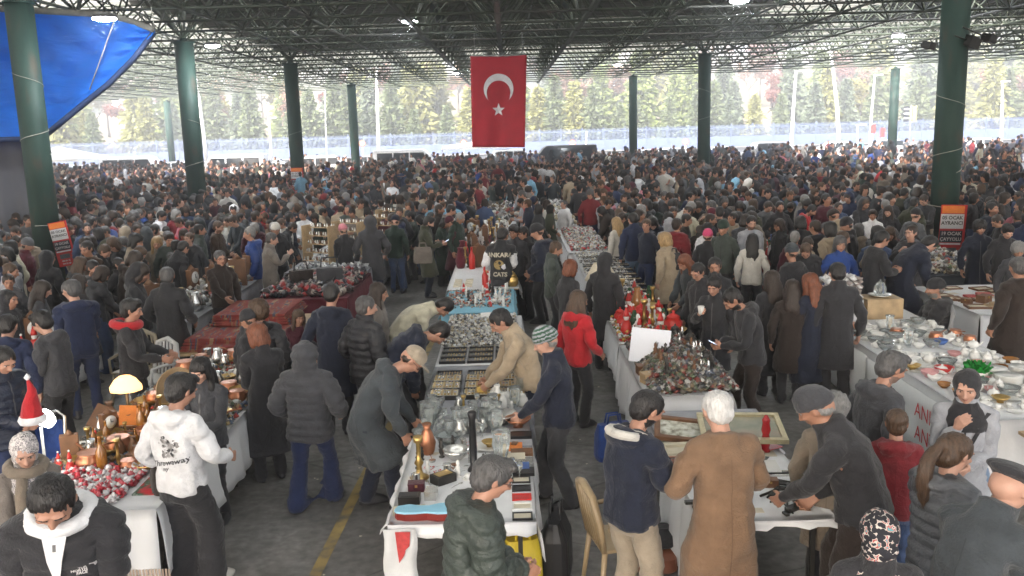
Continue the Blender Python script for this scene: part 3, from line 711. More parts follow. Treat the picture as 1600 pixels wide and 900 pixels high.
# deep girders running down the hall and purlins across it
gm = MB()
for gx in (GX[17] - SP, GX[17], GX[17] + SP):
    m = MB(); m.box((gx, 46, ZU - .16), (.38, 52, .26)); 
    m.box((gx, 46, ZL + .02), (.16, 52, .10))
    for k in range(20): m.box((gx, 19.5 + k * 2.66, (ZU + ZL) / 2), (.07, .07, ZU - ZL - .4))
    for k in range(19): m.bar((gx, 19.5 + k * 2.66, ZL + .1), (gx, 19.5 + (k + 1) * 2.66, ZU - .3), .05, 5)
    g = m.build('girder', latt, hall, loc=(0, -21, 0))
for k, y in enumerate(GY[8:]):
    yy = y + SP / 2 - .66
    for dy in (0, SP / 2):
        xr = min(46, -39 + (84 - yy - dy) / .36)
        if xr < -30: continue
        m = MB(); m.box((0, 0, 0), (46 + xr, .09, .16)); m.build('purlin', latt2, hall, loc=hp_(((xr - 46) / 2, yy + dy, ZU + .18)))
# corrugated sheets, one part per bay strip, left out where the roof is open
def is_open(x, y):
    if y > (60 if x < 15 else 50): return True
    if -26 < x < -13.5 and 33 < y < 62 and int((x + 100) / SP) % 3 != 0: return True
    if 11 < x < 17.5 and 30 < y < 47: return True
    return False
shm = mat('roof_sheet_grey', (.55, .55, .55), rough=.5, var=.15, ns=.4)
skm = bpy.data.materials.new('added_skylight_translucent'); skm.use_nodes = True; t = skm.node_tree; b = t.nodes['Principled BSDF']
tr = t.nodes.new('ShaderNodeBsdfTranslucent'); tr.inputs[0].default_value = (.75, .76, .74, 1); mx = t.nodes.new('ShaderNodeMixShader'); mx.inputs[0].default_value = .75
t.links.new(b.outputs[0], mx.inputs[1]); t.links.new(tr.outputs[0], mx.inputs[2]); t.links.new(mx.outputs[0], t.nodes['Material Output'].inputs[0])
t = shm.node_tree; b = t.nodes['Principled BSDF']; tr = t.nodes.new('ShaderNodeBsdfTranslucent'); tr.inputs[0].default_value = (.6, .6, .58, 1); mx = t.nodes.new('ShaderNodeMixShader'); mx.inputs[0].default_value = .30
t.links.new(b.outputs[0], mx.inputs[1]); t.links.new(tr.outputs[0], mx.inputs[2]); t.links.new(mx.outputs[0], t.nodes['Material Output'].inputs[0])
sheetcache = {}
def corr(nw, L, m, key):
    if key in sheetcache: return sheetcache[key]
    V = []; F = []; n = int(nw / .19)
    for i in range(n + 1):
        x = -nw / 2 + nw * i / n; z = .025 * (1 if i % 2 else -1)
        for y in (-L / 2, L / 2): V += [(x, y, z), (x, y, z + .004)]
    for i in range(n):
        a = i * 4; F += [(a, a + 4, a + 6, a + 2), (a + 1, a + 3, a + 7, a + 5)]
    sheetcache[key] = npmesh('roof_sheet', V, F, [m], smooth=False); return sheetcache[key]
ROOF_Y0 = -14.0
ns_ = 0
for j, y in enumerate([21.0 + SP * (k - 13) for k in range(0, 39)]):
    x = -46.5
    while x < 46:
        ww = SP * 2
        if y > ROOF_Y0 and not is_open(x + ww / 2, y + SP / 2):
            sky_ = (j % 5 == 2)  # translucent rows added at even spacing to let more light into the hall
            obj('roof_sheet' if not sky_ else 'added_skylight_sheet', corr(ww, SP * 1.02, skm if sky_ else shm, sky_), hall, loc=hp_((x + ww / 2, y + SP / 2, ZU + .30 + (.01 if sky_ else 0)))); ns_ += 1
        x += ww
# fan struts over the near columns
for (x, y, r) in COLS[:3] + COLS[5:7]:
    for k in range(8):
        a_ = k * math.pi / 4 + .2; o = obj('strut', ume, hall); A = hp_((x, y, ZL - .02)); B = hp_((x + 1.6 * math.cos(a_), y + 1.6 * math.sin(a_), ZU)); d = B - A
        o.matrix_local = Matrix.Translation(A) @ d.to_track_quat('Z', 'Y').to_matrix().to_4x4() @ Matrix.Diagonal((.05, .05, d.length, 1))
# conduits with floodlights
cw = mat('conduit', (.30, .30, .29), rough=.5, var=.1)
for (p, q) in (((480, -10, 34), (600, 110, 70)), ((1130, -5, 36), (950, 118, 66)), ((560, 50, 60), (440, 0, 30))):
    A, B = atD(p[0], p[1], p[2]), atD(q[0], q[1], q[2]); A.z = B.z = ZL + .25
    A = Vector((A.x, A.y, ZL + .2)); B = Vector((B.x, B.y, ZL + .2)); m = MB(); m.bar(A, B, .03, 5); m.build('conduit', cw, hall, loc=(0, -21, 0))
led = mat('led_on', (.9, .9, .9), var=0, emit=(.92, .97, 1), es=60)
ledh = mat('lamp_housing', (.12, .12, .12), rough=.5, var=0)
LAMPS = [((163, 28), 20.3, .42, 'brightest round floodlight hanging in front of the blue tarpaulin', 60), ((332, 71), 30, .40, 'lit oval floodlight just right of the second green column', 40), ((640, 33), 29.5, .42, 'lit floodlight under the girder left of the red flag', 40),
         ((1155, 1), 25, .42, 'lit floodlight at the top edge right of the flag', 40), ((1403, 55), 33, .34, 'lit floodlight above the far right column', 30), ((964, 101), 50, .34, 'small lit floodlight above the column right of the flag', 20), ((712, 114), 52, .30, 'small lit floodlight just left of the top of the flag', 20), ((180, 163), 64, .34, 'small lit floodlight low beyond the tarpaulin', 20)]
for (px, py), D, r, lb, en in LAMPS:
    p = atD(px, py, D); e = empty('floodlight', p, label=lb, cat='floodlight', group='lit floodlights under the roof')
    m = MB(); m.lathe([(r * .4, .10), (r * .62, .06), (r * .62, .0)], 20); m.build('housing', ledh, e)
    m = MB(); m.lathe([(r * .58, -.004), (r * .58, -.03), (r * .35, -.06)], 20); m.build('lamp_glass', led, e)
    m = MB(); m.bar((0, 0, .1), (0, 0, max(.2, ZL - p.z)), .015, 5); m.build('hanger', ledh, e)
    L = bpy.data.lights.new('lamp', 'POINT'); L.energy = en * .5; L.shadow_soft_size = .15; L.color = (.93, .97, 1)
    lo = bpy.data.objects.new('lamp_light', L); COL.objects.link(lo); lo.parent = e; lo.location = (0, 0, -.15)
# ------------------------------------------------------------------ flag
def wavy(name, P00, P10, P11, P01, nx, ny, fn, mats, thick=.012):
    """double-sided cloth between four corners (00 top-left, 10 top-right, 11 bottom-right, 01 bottom-left)"""
    P00, P10, P11, P01 = map(Vector, (P00, P10, P11, P01)); nrm = (P10 - P00).cross(P01 - P00).normalized(); V = []; F = []
    for j in range(ny + 1):
        for i in range(nx + 1):
            u, v = i / nx, j / ny; p = P00.lerp(P10, u).lerp(P01.lerp(P11, u), v); V.append(p + fn(u, v, nrm))
    n = len(V); V += [q + nrm * thick for q in V[:n]]
    for j in range(ny):
        for i in range(nx):
            a = j * (nx + 1) + i; F.append((a, a + 1, a + nx + 2, a + nx + 1)); F.append((n + a, n + a + nx + 1, n + a + nx + 2, n + a + 1))
    for i in range(nx): a = i; F.append((a, n + a, n + a + 1, a + 1)); a = ny * (nx + 1) + i; F.append((a, a + 1, n + a + 1, n + a))
    for j in range(ny): a = j * (nx + 1); F.append((a, a + nx + 1, n + a + nx + 1, n + a)); a += nx; F.append((a, n + a, n + a + nx + 1, a + nx + 1))
    return npmesh(name, V, F, mats)
FD = 32.0
f00, f10, f11, f01 = atD(735, 88, FD), atD(823, 86, FD), atD(820, 230, FD), atD(738, 230, FD)
fl = empty('flag', f00, label='large red flag with white crescent and star hanging from the roof', cat='flag')
FN = Vector((0, -1, 0))
def ffn(u, v, n): return FN * (.09 * math.sin(u * 7 + .6 + v * .8) * (.25 + v) + .035 * math.sin(u * 17 + v * 3) * v) + Vector((0, 0, -.03 * math.sin(u * 3.14) * (1 - v)))
fred = mat('flag_red', (.38, .012, .024), rough=.75, var=.10, ns=2, bump=.15, bs=25)
nr = (f10 - f00).cross(f01 - f00).normalized(); sg = 1 if nr.y < 0 else -1
cl = wavy('cloth', f00 - f00, f10 - f00, f11 - f00, f01 - f00, 24, 30, ffn, [fred], .006); obj('cloth', cl, fl)
FW, FH = (f10 - f00).length, (f01 - f00).length
def flagpt(u, v): # u right 0..1, v down 0..1
    p = f00.lerp(f10, u).lerp(f01.lerp(f11, u), v) - f00; return p + ffn(u, v, nr) + Vector((0, -.016, 0))
wht = mat('flag_white', (.62, .60, .60), rough=.75, var=.06)
def poly_on(outline_rings, name, m, parent, fn):
    V = []; F = []; k = len(outline_rings[0])
    for r in outline_rings:
        for q in r: V.append(fn(*q))
    for i in range(len(outline_rings) - 1):
        for j in range(k - 1): F.append((i * k + j, i * k + j + 1, (i + 1) * k + j + 1, (i + 1) * k + j))
    return obj(name, npmesh(name, V, F, [m], smooth=False), parent)
asp = FW / FH
# crescent opens downward: the flag hangs upright
cx, cy, R1, R2, dy = .50, .355, .27, .215, .065
r1_ = []; r2_ = []
for k in range(41):
    a = math.radians(-62 + (360 - 236) * 0) ; g = math.radians(-52 + 284 * k / 40)  # sweep leaving a gap at the bottom
    ox, oy = math.cos(g), -math.sin(g)
    po = (cx + R1 * ox, cy + R1 * oy * asp)
    # matching inner circle point, shifted down
    gi = g; ix, iy = cx + R2 * math.cos(gi), cy + (-R2 * math.sin(gi) + dy) * asp
    tt = min(1, min(k, 40 - k) / 5)
    r1_.append(po); r2_.append((po[0] + (ix - po[0]) * tt, po[1] + (iy - po[1]) * tt))
poly_on([r1_, [((a[0] + b[0]) / 2, (a[1] + b[1]) / 2) for a, b in zip(r1_, r2_)], r2_], 'crescent', wht, fl, flagpt)
ST = []; sc_ = (.50, .585)
for k in range(10):
    R = .125 if k % 2 == 0 else .050; a = math.radians(-90 + 36 * k); ST.append((sc_[0] + R * math.cos(a), sc_[1] + R * math.sin(a) * asp))
V = [flagpt(*sc_)] + [flagpt(*q) for q in ST]; obj('star', npmesh('star', V, [(0, 1 + k, 1 + (k + 1) % 10) for k in range(10)], [wht], smooth=False), fl)
m = MB(); m.bar((0, .01, .01), (f10 - f00) + Vector((0, .01, .01)), .02, 6); m.build('flag_pole', cw, fl)
m = MB(); m.bar((.15, 0, .02), (.15, 0, ZL - f00.z), .01, 4); m.bar((FW - .15, 0, .02), (FW - .15, 0, ZL - f00.z), .01, 4); m.build('cord', cw, fl)
# ------------------------------------------------------------------ blue tarpaulin and grey sheet at the left
TD = 22.2
trp = bpy.data.materials.new('tarp_blue'); trp.use_nodes = True; t = trp.node_tree; b = t.nodes['Principled BSDF']; b.inputs['Base Color'].default_value = (.008, .20, .72, 1); b.inputs['Roughness'].default_value = .55
n = t.nodes.new('ShaderNodeTexNoise'); n.inputs['Scale'].default_value = 1.1; n.inputs['Detail'].default_value = 5; n.inputs['Distortion'].default_value = 1.5; tc = t.nodes.new('ShaderNodeTexCoord'); mp = t.nodes.new('ShaderNodeMapping'); mp.inputs['Rotation'].default_value = (0, .6, 0); mp.inputs['Scale'].default_value = (.6, 1, 2.8)
bp = t.nodes.new('ShaderNodeBump'); bp.inputs['Strength'].default_value = .9; bp.inputs['Distance'].default_value = .14; t.links.new(tc.outputs['Object'], mp.inputs[0]); t.links.new(mp.outputs[0], n.inputs['Vector']); t.links.new(n.outputs['Fac'], bp.inputs['Height']); t.links.new(bp.outputs[0], b.inputs['Normal'])
tr = t.nodes.new('ShaderNodeBsdfTranslucent'); tr.inputs[0].default_value = (.01, .25, .85, 1); mx = t.nodes.new('ShaderNodeMixShader'); mx.inputs[0].default_value = .5
t.links.new(b.outputs[0], mx.inputs[1]); t.links.new(tr.outputs[0], mx.inputs[2]); t.links.new(mx.outputs[0], t.nodes['Material Output'].inputs[0])
top = [(-240, 5), (0, 14), (60, 17), (110, 20), (155, 22), (180, 26), (212, 35), (242, 47)]; bot = [(-240, 232), (0, 218), (40, 217), (75, 209), (120, 172), (170, 132), (210, 92), (242, 50)]
def interp(L, t_):
    t_ *= len(L) - 1; i = min(int(t_), len(L) - 2); f = t_ - i; return (L[i][0] * (1 - f) + L[i + 1][0] * f, L[i][1] * (1 - f) + L[i + 1][1] * f)
te = empty('tarpaulin', atD(0, 100, TD), label='bright blue tarpaulin stretched across the upper left corner behind a column', cat='tarpaulin'); te0 = te.location.copy()
V = []; F = []; NX, NY = 42, 24
for j in range(NY + 1):
    for i in range(NX + 1):
        u, v = i / NX, j / NY; A, B = interp(top, u), interp(bot, u); x = A[0] + (B[0] - A[0]) * v; y = A[1] + (B[1] - A[1]) * v
        D = TD + .8 * math.sin(v * 3.1) * (1 - u) + .10 * math.sin(u * 17 + v * 9) * (1 - u * .5) + .05 * math.sin(u * 31 - v * 23) ; V.append(atD(x, y, D) - te0)
for j in range(NY):
    for i in range(NX): a = j * (NX + 1) + i; F.append((a, a + 1, a + NX + 2, a + NX + 1))
so_ = obj('sheet', npmesh('sheet', V, F, [trp]), te); sm_ = so_.modifiers.new('thickness', 'SOLIDIFY'); sm_.thickness = .01
dk = mat('tarp_edge', (.012, .03, .10), rough=.7, var=.2)
for L in (top, bot):
    P = [V[(0 if L is top else NY * (NX + 1)) + i] + Vector((0, -.03, 0)) for i in range(NX + 1)]
    q = MB(); a_, f_ = tube(P, .07 if L is bot else .08, 6); q.add(a_, f_, 0, True); q.build('hem', dk if L is bot else mat('tarp_pole', (.10, .095, .08), var=.2), te)
q = MB(); q.bar(atD(180, 28, TD - .3) - te0, atD(140, 140, TD - .1) - te0, .014, 5); q.bar(atD(242, 48, TD) - te0, atD(236, 10, TD) - te0, .014, 5); q.bar(atD(53, 20, TD - .3) - te0, atD(60, 100, TD - .3) - te0, .012, 5); q.build('rope', ropem, te)
gs = mat('grey_sheet', (.085, .088, .105), rough=.8, var=.12, ns=1.2, bump=.2, bs=3)
g0 = [atD(-260, 224, TD + .6), atD(78, 219, TD + .6)]; gb = [Vector((p.x, p.y, .05)) for p in g0]
def gfn(u, v, n): return Vector((0, -1, 0)) * (.10 * math.sin(u * 26 + v * 2) + .05 * math.sin(u * 61)) 
tag(obj('curtain', wavy('curtain', g0[0], g0[1], gb[1], gb[0], 60, 10, gfn, [gs], .02)), 'dark grey sheet hanging to the ground below the blue tarpaulin', 'curtain')
# ------------------------------------------------------------------ beyond the hall: slope, fence, trees, cars, poles
def hill(x, y): return max(0, (y - 122)) * .10 + 3 * math.sin(x * .013 + 1) * min(1, max(0, y - 122) / 60) 
sheet('hillside', -420, 420, 121, 500, .0, mat('grass_slope', (.14, .12, .07), rough=1, ns=.09, cols=[(.10, .10, .05), (.17, .14, .09), (.20, .13, .10)]), 40, 20, hill)
sheet('pavement', -300, 300, 108, 121, .12, mat('paving', (.24, .23, .22), rough=.9, var=.15, ns=1))
# metal mesh fence
fb = mat('fence_blue', (.09, .12, .22), rough=.5, var=.15, ns=.5); FDY = 111.0
fe = empty('fence', (0, FDY, .12), label='long blue metal bar fence between the parked cars and the trees', cat='fence')
pm = MB()
for k in range(16): pm.box((-1.17 + k * .156, 0, 1.35), (.05, .03, 2.6))
pm.box((0, 0, .35), (2.5, .04, .07)); pm.box((0, 0, 2.35), (2.5, .04, .07)); pm.box((0, .03, .65), (2.5, .02, 1.25))
pme = pm.mesh('panel', [fb]); po = MB(); po.box((0, 0, 1.4), (.09, .09, 2.8)); pome = po.mesh('post', [fb])
for k in range(-38, 46): obj('panel', pme, fe, loc=(k * 2.6, 0, 0)); obj('post', pome, fe, loc=(k * 2.6 + 1.3, 0, 0))
# trees
def leafcloud(n, ptfn, size, seed):
    R = np.random.RandomState(seed); V = np.zeros((n * 4, 3)); F = np.arange(n * 4, dtype=np.int32).reshape(-1, 4); C = np.zeros((n * 4, 3))
    for i in range(n):
        p, dr, col = ptfn(R); s = size * R.uniform(.6, 1.4); a = R.normal(size=3); a = a * .5 + dr; a /= np.linalg.norm(a); b = np.cross(a, R.normal(size=3)); b /= np.linalg.norm(b)
        V[i * 4:i * 4 + 4] = [p - b * s * .35, p + a * s - b * s * .2, p + a * s * 1.3 + b * s * .15, p + b * s * .35]; C[i * 4:i * 4 + 4] = col
    return V, F, C
leafm = mat('foliage', (1, 1, 1), rough=.8, var=.25, ns=.8, attr=True)
_t = leafm.node_tree; _b = _t.nodes['Principled BSDF']; _tr = _t.nodes.new('ShaderNodeBsdfTranslucent'); _mx = _t.nodes.new('ShaderNodeMixShader'); _mx.inputs[0].default_value = .4
_t.links.new(_b.inputs['Base Color'].links[0].from_socket, _tr.inputs[0]); _t.links.new(_b.outputs[0], _mx.inputs[1]); _t.links.new(_tr.outputs[0], _mx.inputs[2]); _t.links.new(_mx.outputs[0], _t.nodes['Material Output'].inputs[0]); bark = mat('bark', (.10, .08, .065), rough=.95, var=.3, ns=3)
def conifer(seed, h, tint):
    R0 = random.Random(seed); tiers = [(z, (1 - z / h) ** .8 * h * .30 * R0.uniform(.65, 1.3)) for z in np.arange(h * .06, h * .98, h * .035)]
    def f(R):
        z, r = tiers[int(R.uniform(0, 1) ** 1.25 * len(tiers))]; a = R.uniform(0, 6.283); lob = .66 + .34 * math.sin(a * 4 + z * 1.9 + seed); q = r * lob * R.uniform(.25, 1) ; 
        d = np.array([math.cos(a), math.sin(a), -.25]); c = np.array(tint) * R.uniform(.8, 1.2)
        return np.array([q * math.cos(a), q * math.sin(a), z - q * .22 + R.normal() * .08]), d, c
    V, F, C = leafcloud(3000, f, h * .055, seed)
    T = MB(); T.bar((0, 0, 0), (0, 0, h * .97), h * .018, 7, 0, .02)
    return npmesh('crown', V, F, [leafm], smooth=False, cols=C), T.mesh('trunk', [bark])
def broadleaf(seed, h, tint, dens=1500):
    R0 = random.Random(seed); T = MB(); tips = []
    def br(p, d, L, r, lv):
        q = p + d * L; T.bar(p, q, r, 5, 0, r * .6)
        if lv == 0: tips.append((p, q)); return
        for _ in range(3 if lv > 1 else 4):
            nd = (d + Vector((R0.uniform(-.8, .8), R0.uniform(-.8, .8), R0.uniform(-.1, .6)))).normalized(); br(p.lerp(q, R0.uniform(.5, 1)), nd, L * R0.uniform(.55, .8), r * .55, lv - 1)
    br(Vector((0, 0, 0)), Vector((0, 0, 1)), h * .38, h * .018, 3)
    def f(R):
        a, b = tips[R.randint(len(tips))]; p = np.array(a.lerp(b, R.uniform(0, 1.3))) + R.normal(size=3) * h * .022; return p, R.normal(size=3), np.array(tint) * R.uniform(.8, 1.2)
    V, F, C = leafcloud(dens, f, h * .028, seed)
    return npmesh('crown', V, F, [leafm], smooth=False, cols=C), T.mesh('trunk', [bark])
cf = [conifer(1, 11, (.15, .18, .09)), conifer(2, 12, (.19, .23, .07)), conifer(3, 10, (.14, .17, .11)), conifer(4, 12, (.26, .26, .09))]
bl = [broadleaf(5, 9, (.26, .16, .12), 1300), broadleaf(6, 9, (.30, .17, .10), 900), broadleaf(7, 8, (.22, .20, .06), 1800), broadleaf(8, 9, (.26, .11, .09), 1500)]
def lm(x):
    L = [(160, 'beyond the fence at the far left'), (330, 'beyond the fence between the two left columns'), (520, 'behind the fence left of the far green column'), (700, 'behind the fence left of the flag'), (900, 'behind the fence beside the flag'), (1090, 'behind the fence between the two middle right columns'), (1250, 'behind the fence right of the tall middle right column'), (1450, 'behind the fence near the traffic light'), (9999, 'behind the fence at the far right')]
    return next(t for a, t in L if x < a)
usedlab = {}
def uniq(lb, alts):
    if lb not in usedlab: usedlab[lb] = 1; return lb
    for a in alts:
        q = lb.replace('tree ', a + ' tree ', 1)
        if q not in usedlab: usedlab[q] = 1; return q
    return lb
adjs = ['tall', 'short', 'slim', 'broad', 'dense', 'loose', 'ragged', 'leaning', 'small', 'high', 'bushy', 'thin', 'full', 'stout', 'pale', 'dark', 'narrow', 'wide', 'young', 'old', 'straggly', 'rounded', 'pointed', 'spreading', 'sparse', 'crooked', 'upright', 'faded', 'leafy', 'twiggy', 'medium', 'stunted', 'slender', 'thick', 'open', 'compact']
def tree(kind, i, x, y, s):
    cr, tk = (cf if kind == 'c' else bl)[i]; e = empty('conifer_tree' if kind == 'c' else 'broadleaf_tree', (x, y, hill(x, y) if y > 121 else .1), random.uniform(0, 6.28), s)
    q = pix((x, y, 6)); base = (['dark green', 'bright green', 'blue green', 'yellow green'] if kind == 'c' else ['pinkish brown', 'orange brown', 'olive yellow', 'rust red'])[i]
    lb = uniq('%s %s tree %s' % (base, 'conifer' if kind == 'c' else 'autumn', lm(q[0])), adjs)
    tag(e, lb, 'tree', 'trees beyond the fence'); obj('crown', cr, e); obj('trunk', tk, e)
rt = random.Random(3)
for k in range(58):      # front row of low conifers
    x = -78 + k * 2.9 + rt.uniform(-1, 1); tree('c', rt.choice([0, 2, 0, 3]), x, rt.uniform(114, 119), rt.uniform(.5, .85))
for k in range(62):
    x = -100 + k * 3.5 + rt.uniform(-1.5, 1.5)
    if rt.random() < .55: tree('c', rt.choice([1, 3, 1, 2]), x, rt.uniform(123, 134), rt.uniform(.75, 1.25))
    else: tree('b', rt.randrange(4), x, rt.uniform(123, 132), rt.uniform(.9, 1.35))
for k in range(62):
    x = -125 + k * 4.3 + rt.uniform(-2, 2); tree('b' if rt.random() < .65 else 'c', rt.randrange(4), x, rt.uniform(140, 165), rt.uniform(1.0, 1.5))
for k in range(70):
    x = -170 + k * 5.2 + rt.uniform(-3, 3); tree('b' if rt.random() < .75 else 'c', rt.randrange(4), x, rt.uniform(180, 240), rt.uniform(1.3, 1.9))
# cars
glass = mat('car_glass', (.02, .025, .03), rough=.08, var=0, spec=.8); tyre = mat('tyre', (.02, .02, .02), rough=.8, var=0); hub = mat('rim', (.4, .4, .42), rough=.3, metal=.8, var=0); lampr = mat('tail_light', (.35, .02, .02), rough=.3, var=0)
def car(kind, paint, x, y, rz, label):
    e = empty({'car': 'parked_car', 'van': 'parked_van', 'suv': 'parked_car'}[kind], (x, y, 0), rz, 1, label, 'van' if kind == 'van' else 'car', 'vehicles parked beyond the crowd')
    if kind == 'van': prof = [(-2.4, .35), (2.4, .35), (2.45, .9), (2.1, 1.1), (1.45, 1.85), (1.2, 2.0), (-2.35, 2.0), (-2.42, 1.0)]; L = 4.8; g0, g1, zb, zt = -2.1, 1.5, 1.15, 1.78
    elif kind == 'suv': prof = [(-2.2, .35), (2.2, .35), (2.25, .85), (1.1, 1.05), (.45, 1.62), (.2, 1.70), (-1.75, 1.68), (-2.2, 1.1)]; g0, g1, zb, zt = -1.9, .75, 1.08, 1.55
    else: prof = [(-2.1, .3), (2.1, .3), (2.15, .7), (1.95, .85), (.95, .98), (.25, 1.42), (0, 1.48), (-1.0, 1.46), (-1.7, 1.05), (-2.12, .98)]; g0, g1, zb, zt = -1.35, .65, 1.0, 1.38
    V = []; n = len(prof)
    for s in (-1, 1):
        for q in prof: wv_ = .88 - max(0, q[1] - 1) * .16; V.append((q[0], s * wv_, q[1]))
    F = [tuple(range(n)), tuple(range(2 * n - 1, n - 1, -1))] + [(k, n + k, n + (k + 1) % n, (k + 1) % n) for k in range(n)]
    me = npmesh('body', V, F, [paint], smooth=False); b = obj('body', me, e); bv = b.modifiers.new('b', 'BEVEL'); bv.width = .06; bv.segments = 2
    for s in (-1, 1):
        for k in range(3):
            a = g0 + (g1 - g0) * k / 3 + .05; c = g0 + (g1 - g0) * (k + 1) / 3 - .05; yb, yt = s * (.885 - (zb - 1) * .16), s * (.885 - (zt - 1) * .16)
            sl_ = .35 if k == 2 else 0
            m = MB(); m.add([(a, yb, zb), (c + sl_ * .5, yb, zb), (c - sl_ * .4, yt, zt), (a, yt, zt), (a, yb - s * .02, zb), (c, yb - s * .02, zb), (c - sl_, yt - s * .02, zt), (a, yt - s * .02, zt)], [(0, 1, 2, 3), (7, 6, 5, 4), (0, 4, 5, 1), (3, 2, 6, 7)]); m.build('window', glass, e)
        for wx in (-1.35, 1.4):
            m = MB(); m.bar((wx, s * .68, .32), (wx, s * .9, .32), .32, 16); wh = m.build('wheel', tyre, e); m = MB(); m.bar((wx, s * .9, .32), (wx, s * .91, .32), .19, 12); m.build('rim', hub, wh)
        m = MB(); m.box((prof[-1][0] + .03, s * .68, .8), (.08, .25, .16)); m.build('tail_light', lampr, e); m = MB(); m.box((prof[2][0] - .06, s * .66, .68), (.1, .3, .14)); m.build('headlight', wht, e)
cw1 = mat('paint_white', (.75, .76, .77), rough=.2, var=0, spec=.6); cs = mat('paint_silver', (.42, .43, .45), rough=.25, metal=.6, var=0); cd = mat('paint_dark', (.03, .032, .04), rough=.2, var=0)
for px, kind, pt, lb, dd in [(100, 'car', cw1, 'white car half hidden behind the white tent', 78), (160, 'car', cs, 'silver car between the white tent and the white van', 79), (208, 'van', cw1, 'white van with side windows left of the far left column', 76), (285, 'car', cw1, 'white car showing beside the second green column', 78), (362, 'van', cw1, 'white van with roof load right of the second column', 73), (425, 'car', cs, 'silver car left of the poster column', 79),
                         (515, 'suv', cw1, 'white minivan just left of the thin far column', 75), (575, 'car', cs, 'silver car right of the thin far column', 80), (635, 'van', cw1, 'long white van left of the red flag', 74), (712, 'car', cw1, 'white car at the lower left corner of the flag', 77), (782, 'suv', cw1, 'white car directly under the red flag', 78),
                         (880, 'van', cd, 'dark windowed van right of the flag', 74), (985, 'car', cw1, 'white car behind the middle right column', 76), (1040, 'car', cw1, 'white car between the two middle right columns', 77), (1135, 'car', cw1, 'white car right of the tall middle right column', 78), (1215, 'suv', cs, 'silver car beneath the white lamp posts', 79), (1300, 'car', cw1, 'white car under the slanting lamp post', 82), (1540, 'car', cw1, 'white car beyond the right front column', 80), (1380, 'car', cs, 'silver car near the traffic light', 84)]:
    dd -= 8; p = atD(px, 230, dd); car(kind, pt, p.x, dd, random.choice([0, math.pi]) + random.uniform(-.06, .06), lb)
# white tents
tent = mat('tent_white', (.75, .75, .73), rough=.7, var=.05)
for px, dd, lb in ((92, 68, 'white peaked market tent at the far left edge of the crowd'), (745, 72, 'low white stall roof beneath the red flag')):
    p = atD(px, 240, dd); e = empty('market_tent', (p.x, dd, 0), label=lb, cat='tent'); m = MB(); hw = 2.6
    V = [(-hw, -hw, 2.0), (hw, -hw, 2.0), (hw, hw, 2.0), (-hw, hw, 2.0), (0, 0, 2.9 if px < 100 else 2.35), (-hw, -hw, 1.8), (hw, -hw, 1.8), (hw, hw, 1.8), (-hw, hw, 1.8)]
    m.add(V, [(0, 1, 4), (1, 2, 4), (2, 3, 4), (3, 0, 4), (0, 5, 6, 1), (1, 6, 7, 2), (2, 7, 8, 3), (3, 8, 5, 0)]); m.build('canopy', tent, e)
    for a in (-1, 1):
        for b_ in (-1, 1): m = MB(); m.bar((a * hw * .98, b_ * hw * .98, 0), (a * hw * .98, b_ * hw * .98, 1.85), .03, 6); m.build('leg', cw, e)
# lamp posts, signals
wp = mat('post_white', (.72, .72, .72), rough=.5, var=.05)
def polepost(px0, y0, px1, y1, dd, r, lb, head=True, cat='lamp post'):
    a = atD(px0, y0, dd); b2 = atD(px1, y1, dd); a.z = 0.1 if a.z > .1 else a.z; e = empty('street_lamp', (a.x, dd, .1), label=lb, cat=cat, group='lamp posts beyond the hall'); t_ = b2 - Vector((a.x, dd, .1))
    m = MB(); V, F = tube([Vector((0, 0, 0)), Vector((t_.x * .25, 0, t_.z * .4)), Vector((t_.x * .7, 0, t_.z * .8)), t_], [r * 1.3, r, r * .8, r * .6], 8); m.add(V, F, 0, True); m.build('post', wp, e)
    if head: m = MB(); m.box(t_ + Vector((.35, 0, .05)), (.9, .3, .12)); m.build('lamp_head', wp, e)
polepost(592, 240, 588, 92, 95, .16, 'tall white lamp post rising left of the red flag'); polepost(322, 240, 306, 118, 90, .17, 'white lamp post leaning behind the second green column'); polepost(1236, 240, 1244, 112, 95, .17, 'upright white lamp post left of the slanting one')
polepost(1311, 240, 1296, 72, 92, .18, 'slanting white lamp post right of the upright one'); polepost(1358, 240, 1367, 118, 98, .13, 'thin white lamp post left of the far right column'); polepost(1563, 240, 1566, 128, 95, .15, 'white lamp post beyond the right front column'); polepost(424, 240, 420, 185, 92, .10, 'short white lamp post left of the poster column')
polepost(1339, 240, 1340, 196, 92, .09, 'short white lamp post among the slanting posts'); polepost(915, 238, 917, 205, 92, .07, 'short thin curved post right of the flag', False); polepost(510, 238, 508, 140, 96, .05, 'very thin pole left of the thin far column', False)
# floodlight shrubs left out; traffic light
p = atD(1420, 240, 90); e = empty('traffic_light', (p.x, 90, .1), label='traffic light with striped backing boards beside the far right column', cat='traffic light')
m = MB(); m.bar((0, 0, 0), (0, 0, 4.3), .06, 6); m.build('post', mat('signal_grey', (.25, .25, .26), var=0), e); m = MB(); m.box((-.45, 0, 3.4), (.38, .3, 1.5)); m.build('signal_box', cd, e); m = MB(); m.box((.3, 0, 3.4), (.38, .3, 1.5)); m.build('signal_box', mat('signal_yellow', (.5, .42, .12), var=0), e)
for k in range(3): m = MB(); m.box((-.5, -.17, 3.0 + k * .45), (.5, .06, .12)); m.build('visor', wp, e)
for px, py, lb in ((1362, 203, 'small red sign near the traffic light'), (1377, 209, 'orange red sign left of the far right column')):
    p = atD(px, 240, 91); q = atD(px, py, 91); e = empty('road_sign', (p.x, 91, .1), label=lb, cat='sign'); m = MB(); m.bar((0, 0, 0), (0, 0, q.z), .03, 5); m.build('post', wp, e); m = MB(); m.box((0, -.05, q.z), (.45, .04, .9)); m.build('board', mat('sign_red', (.5, .03, .03), var=0), e)
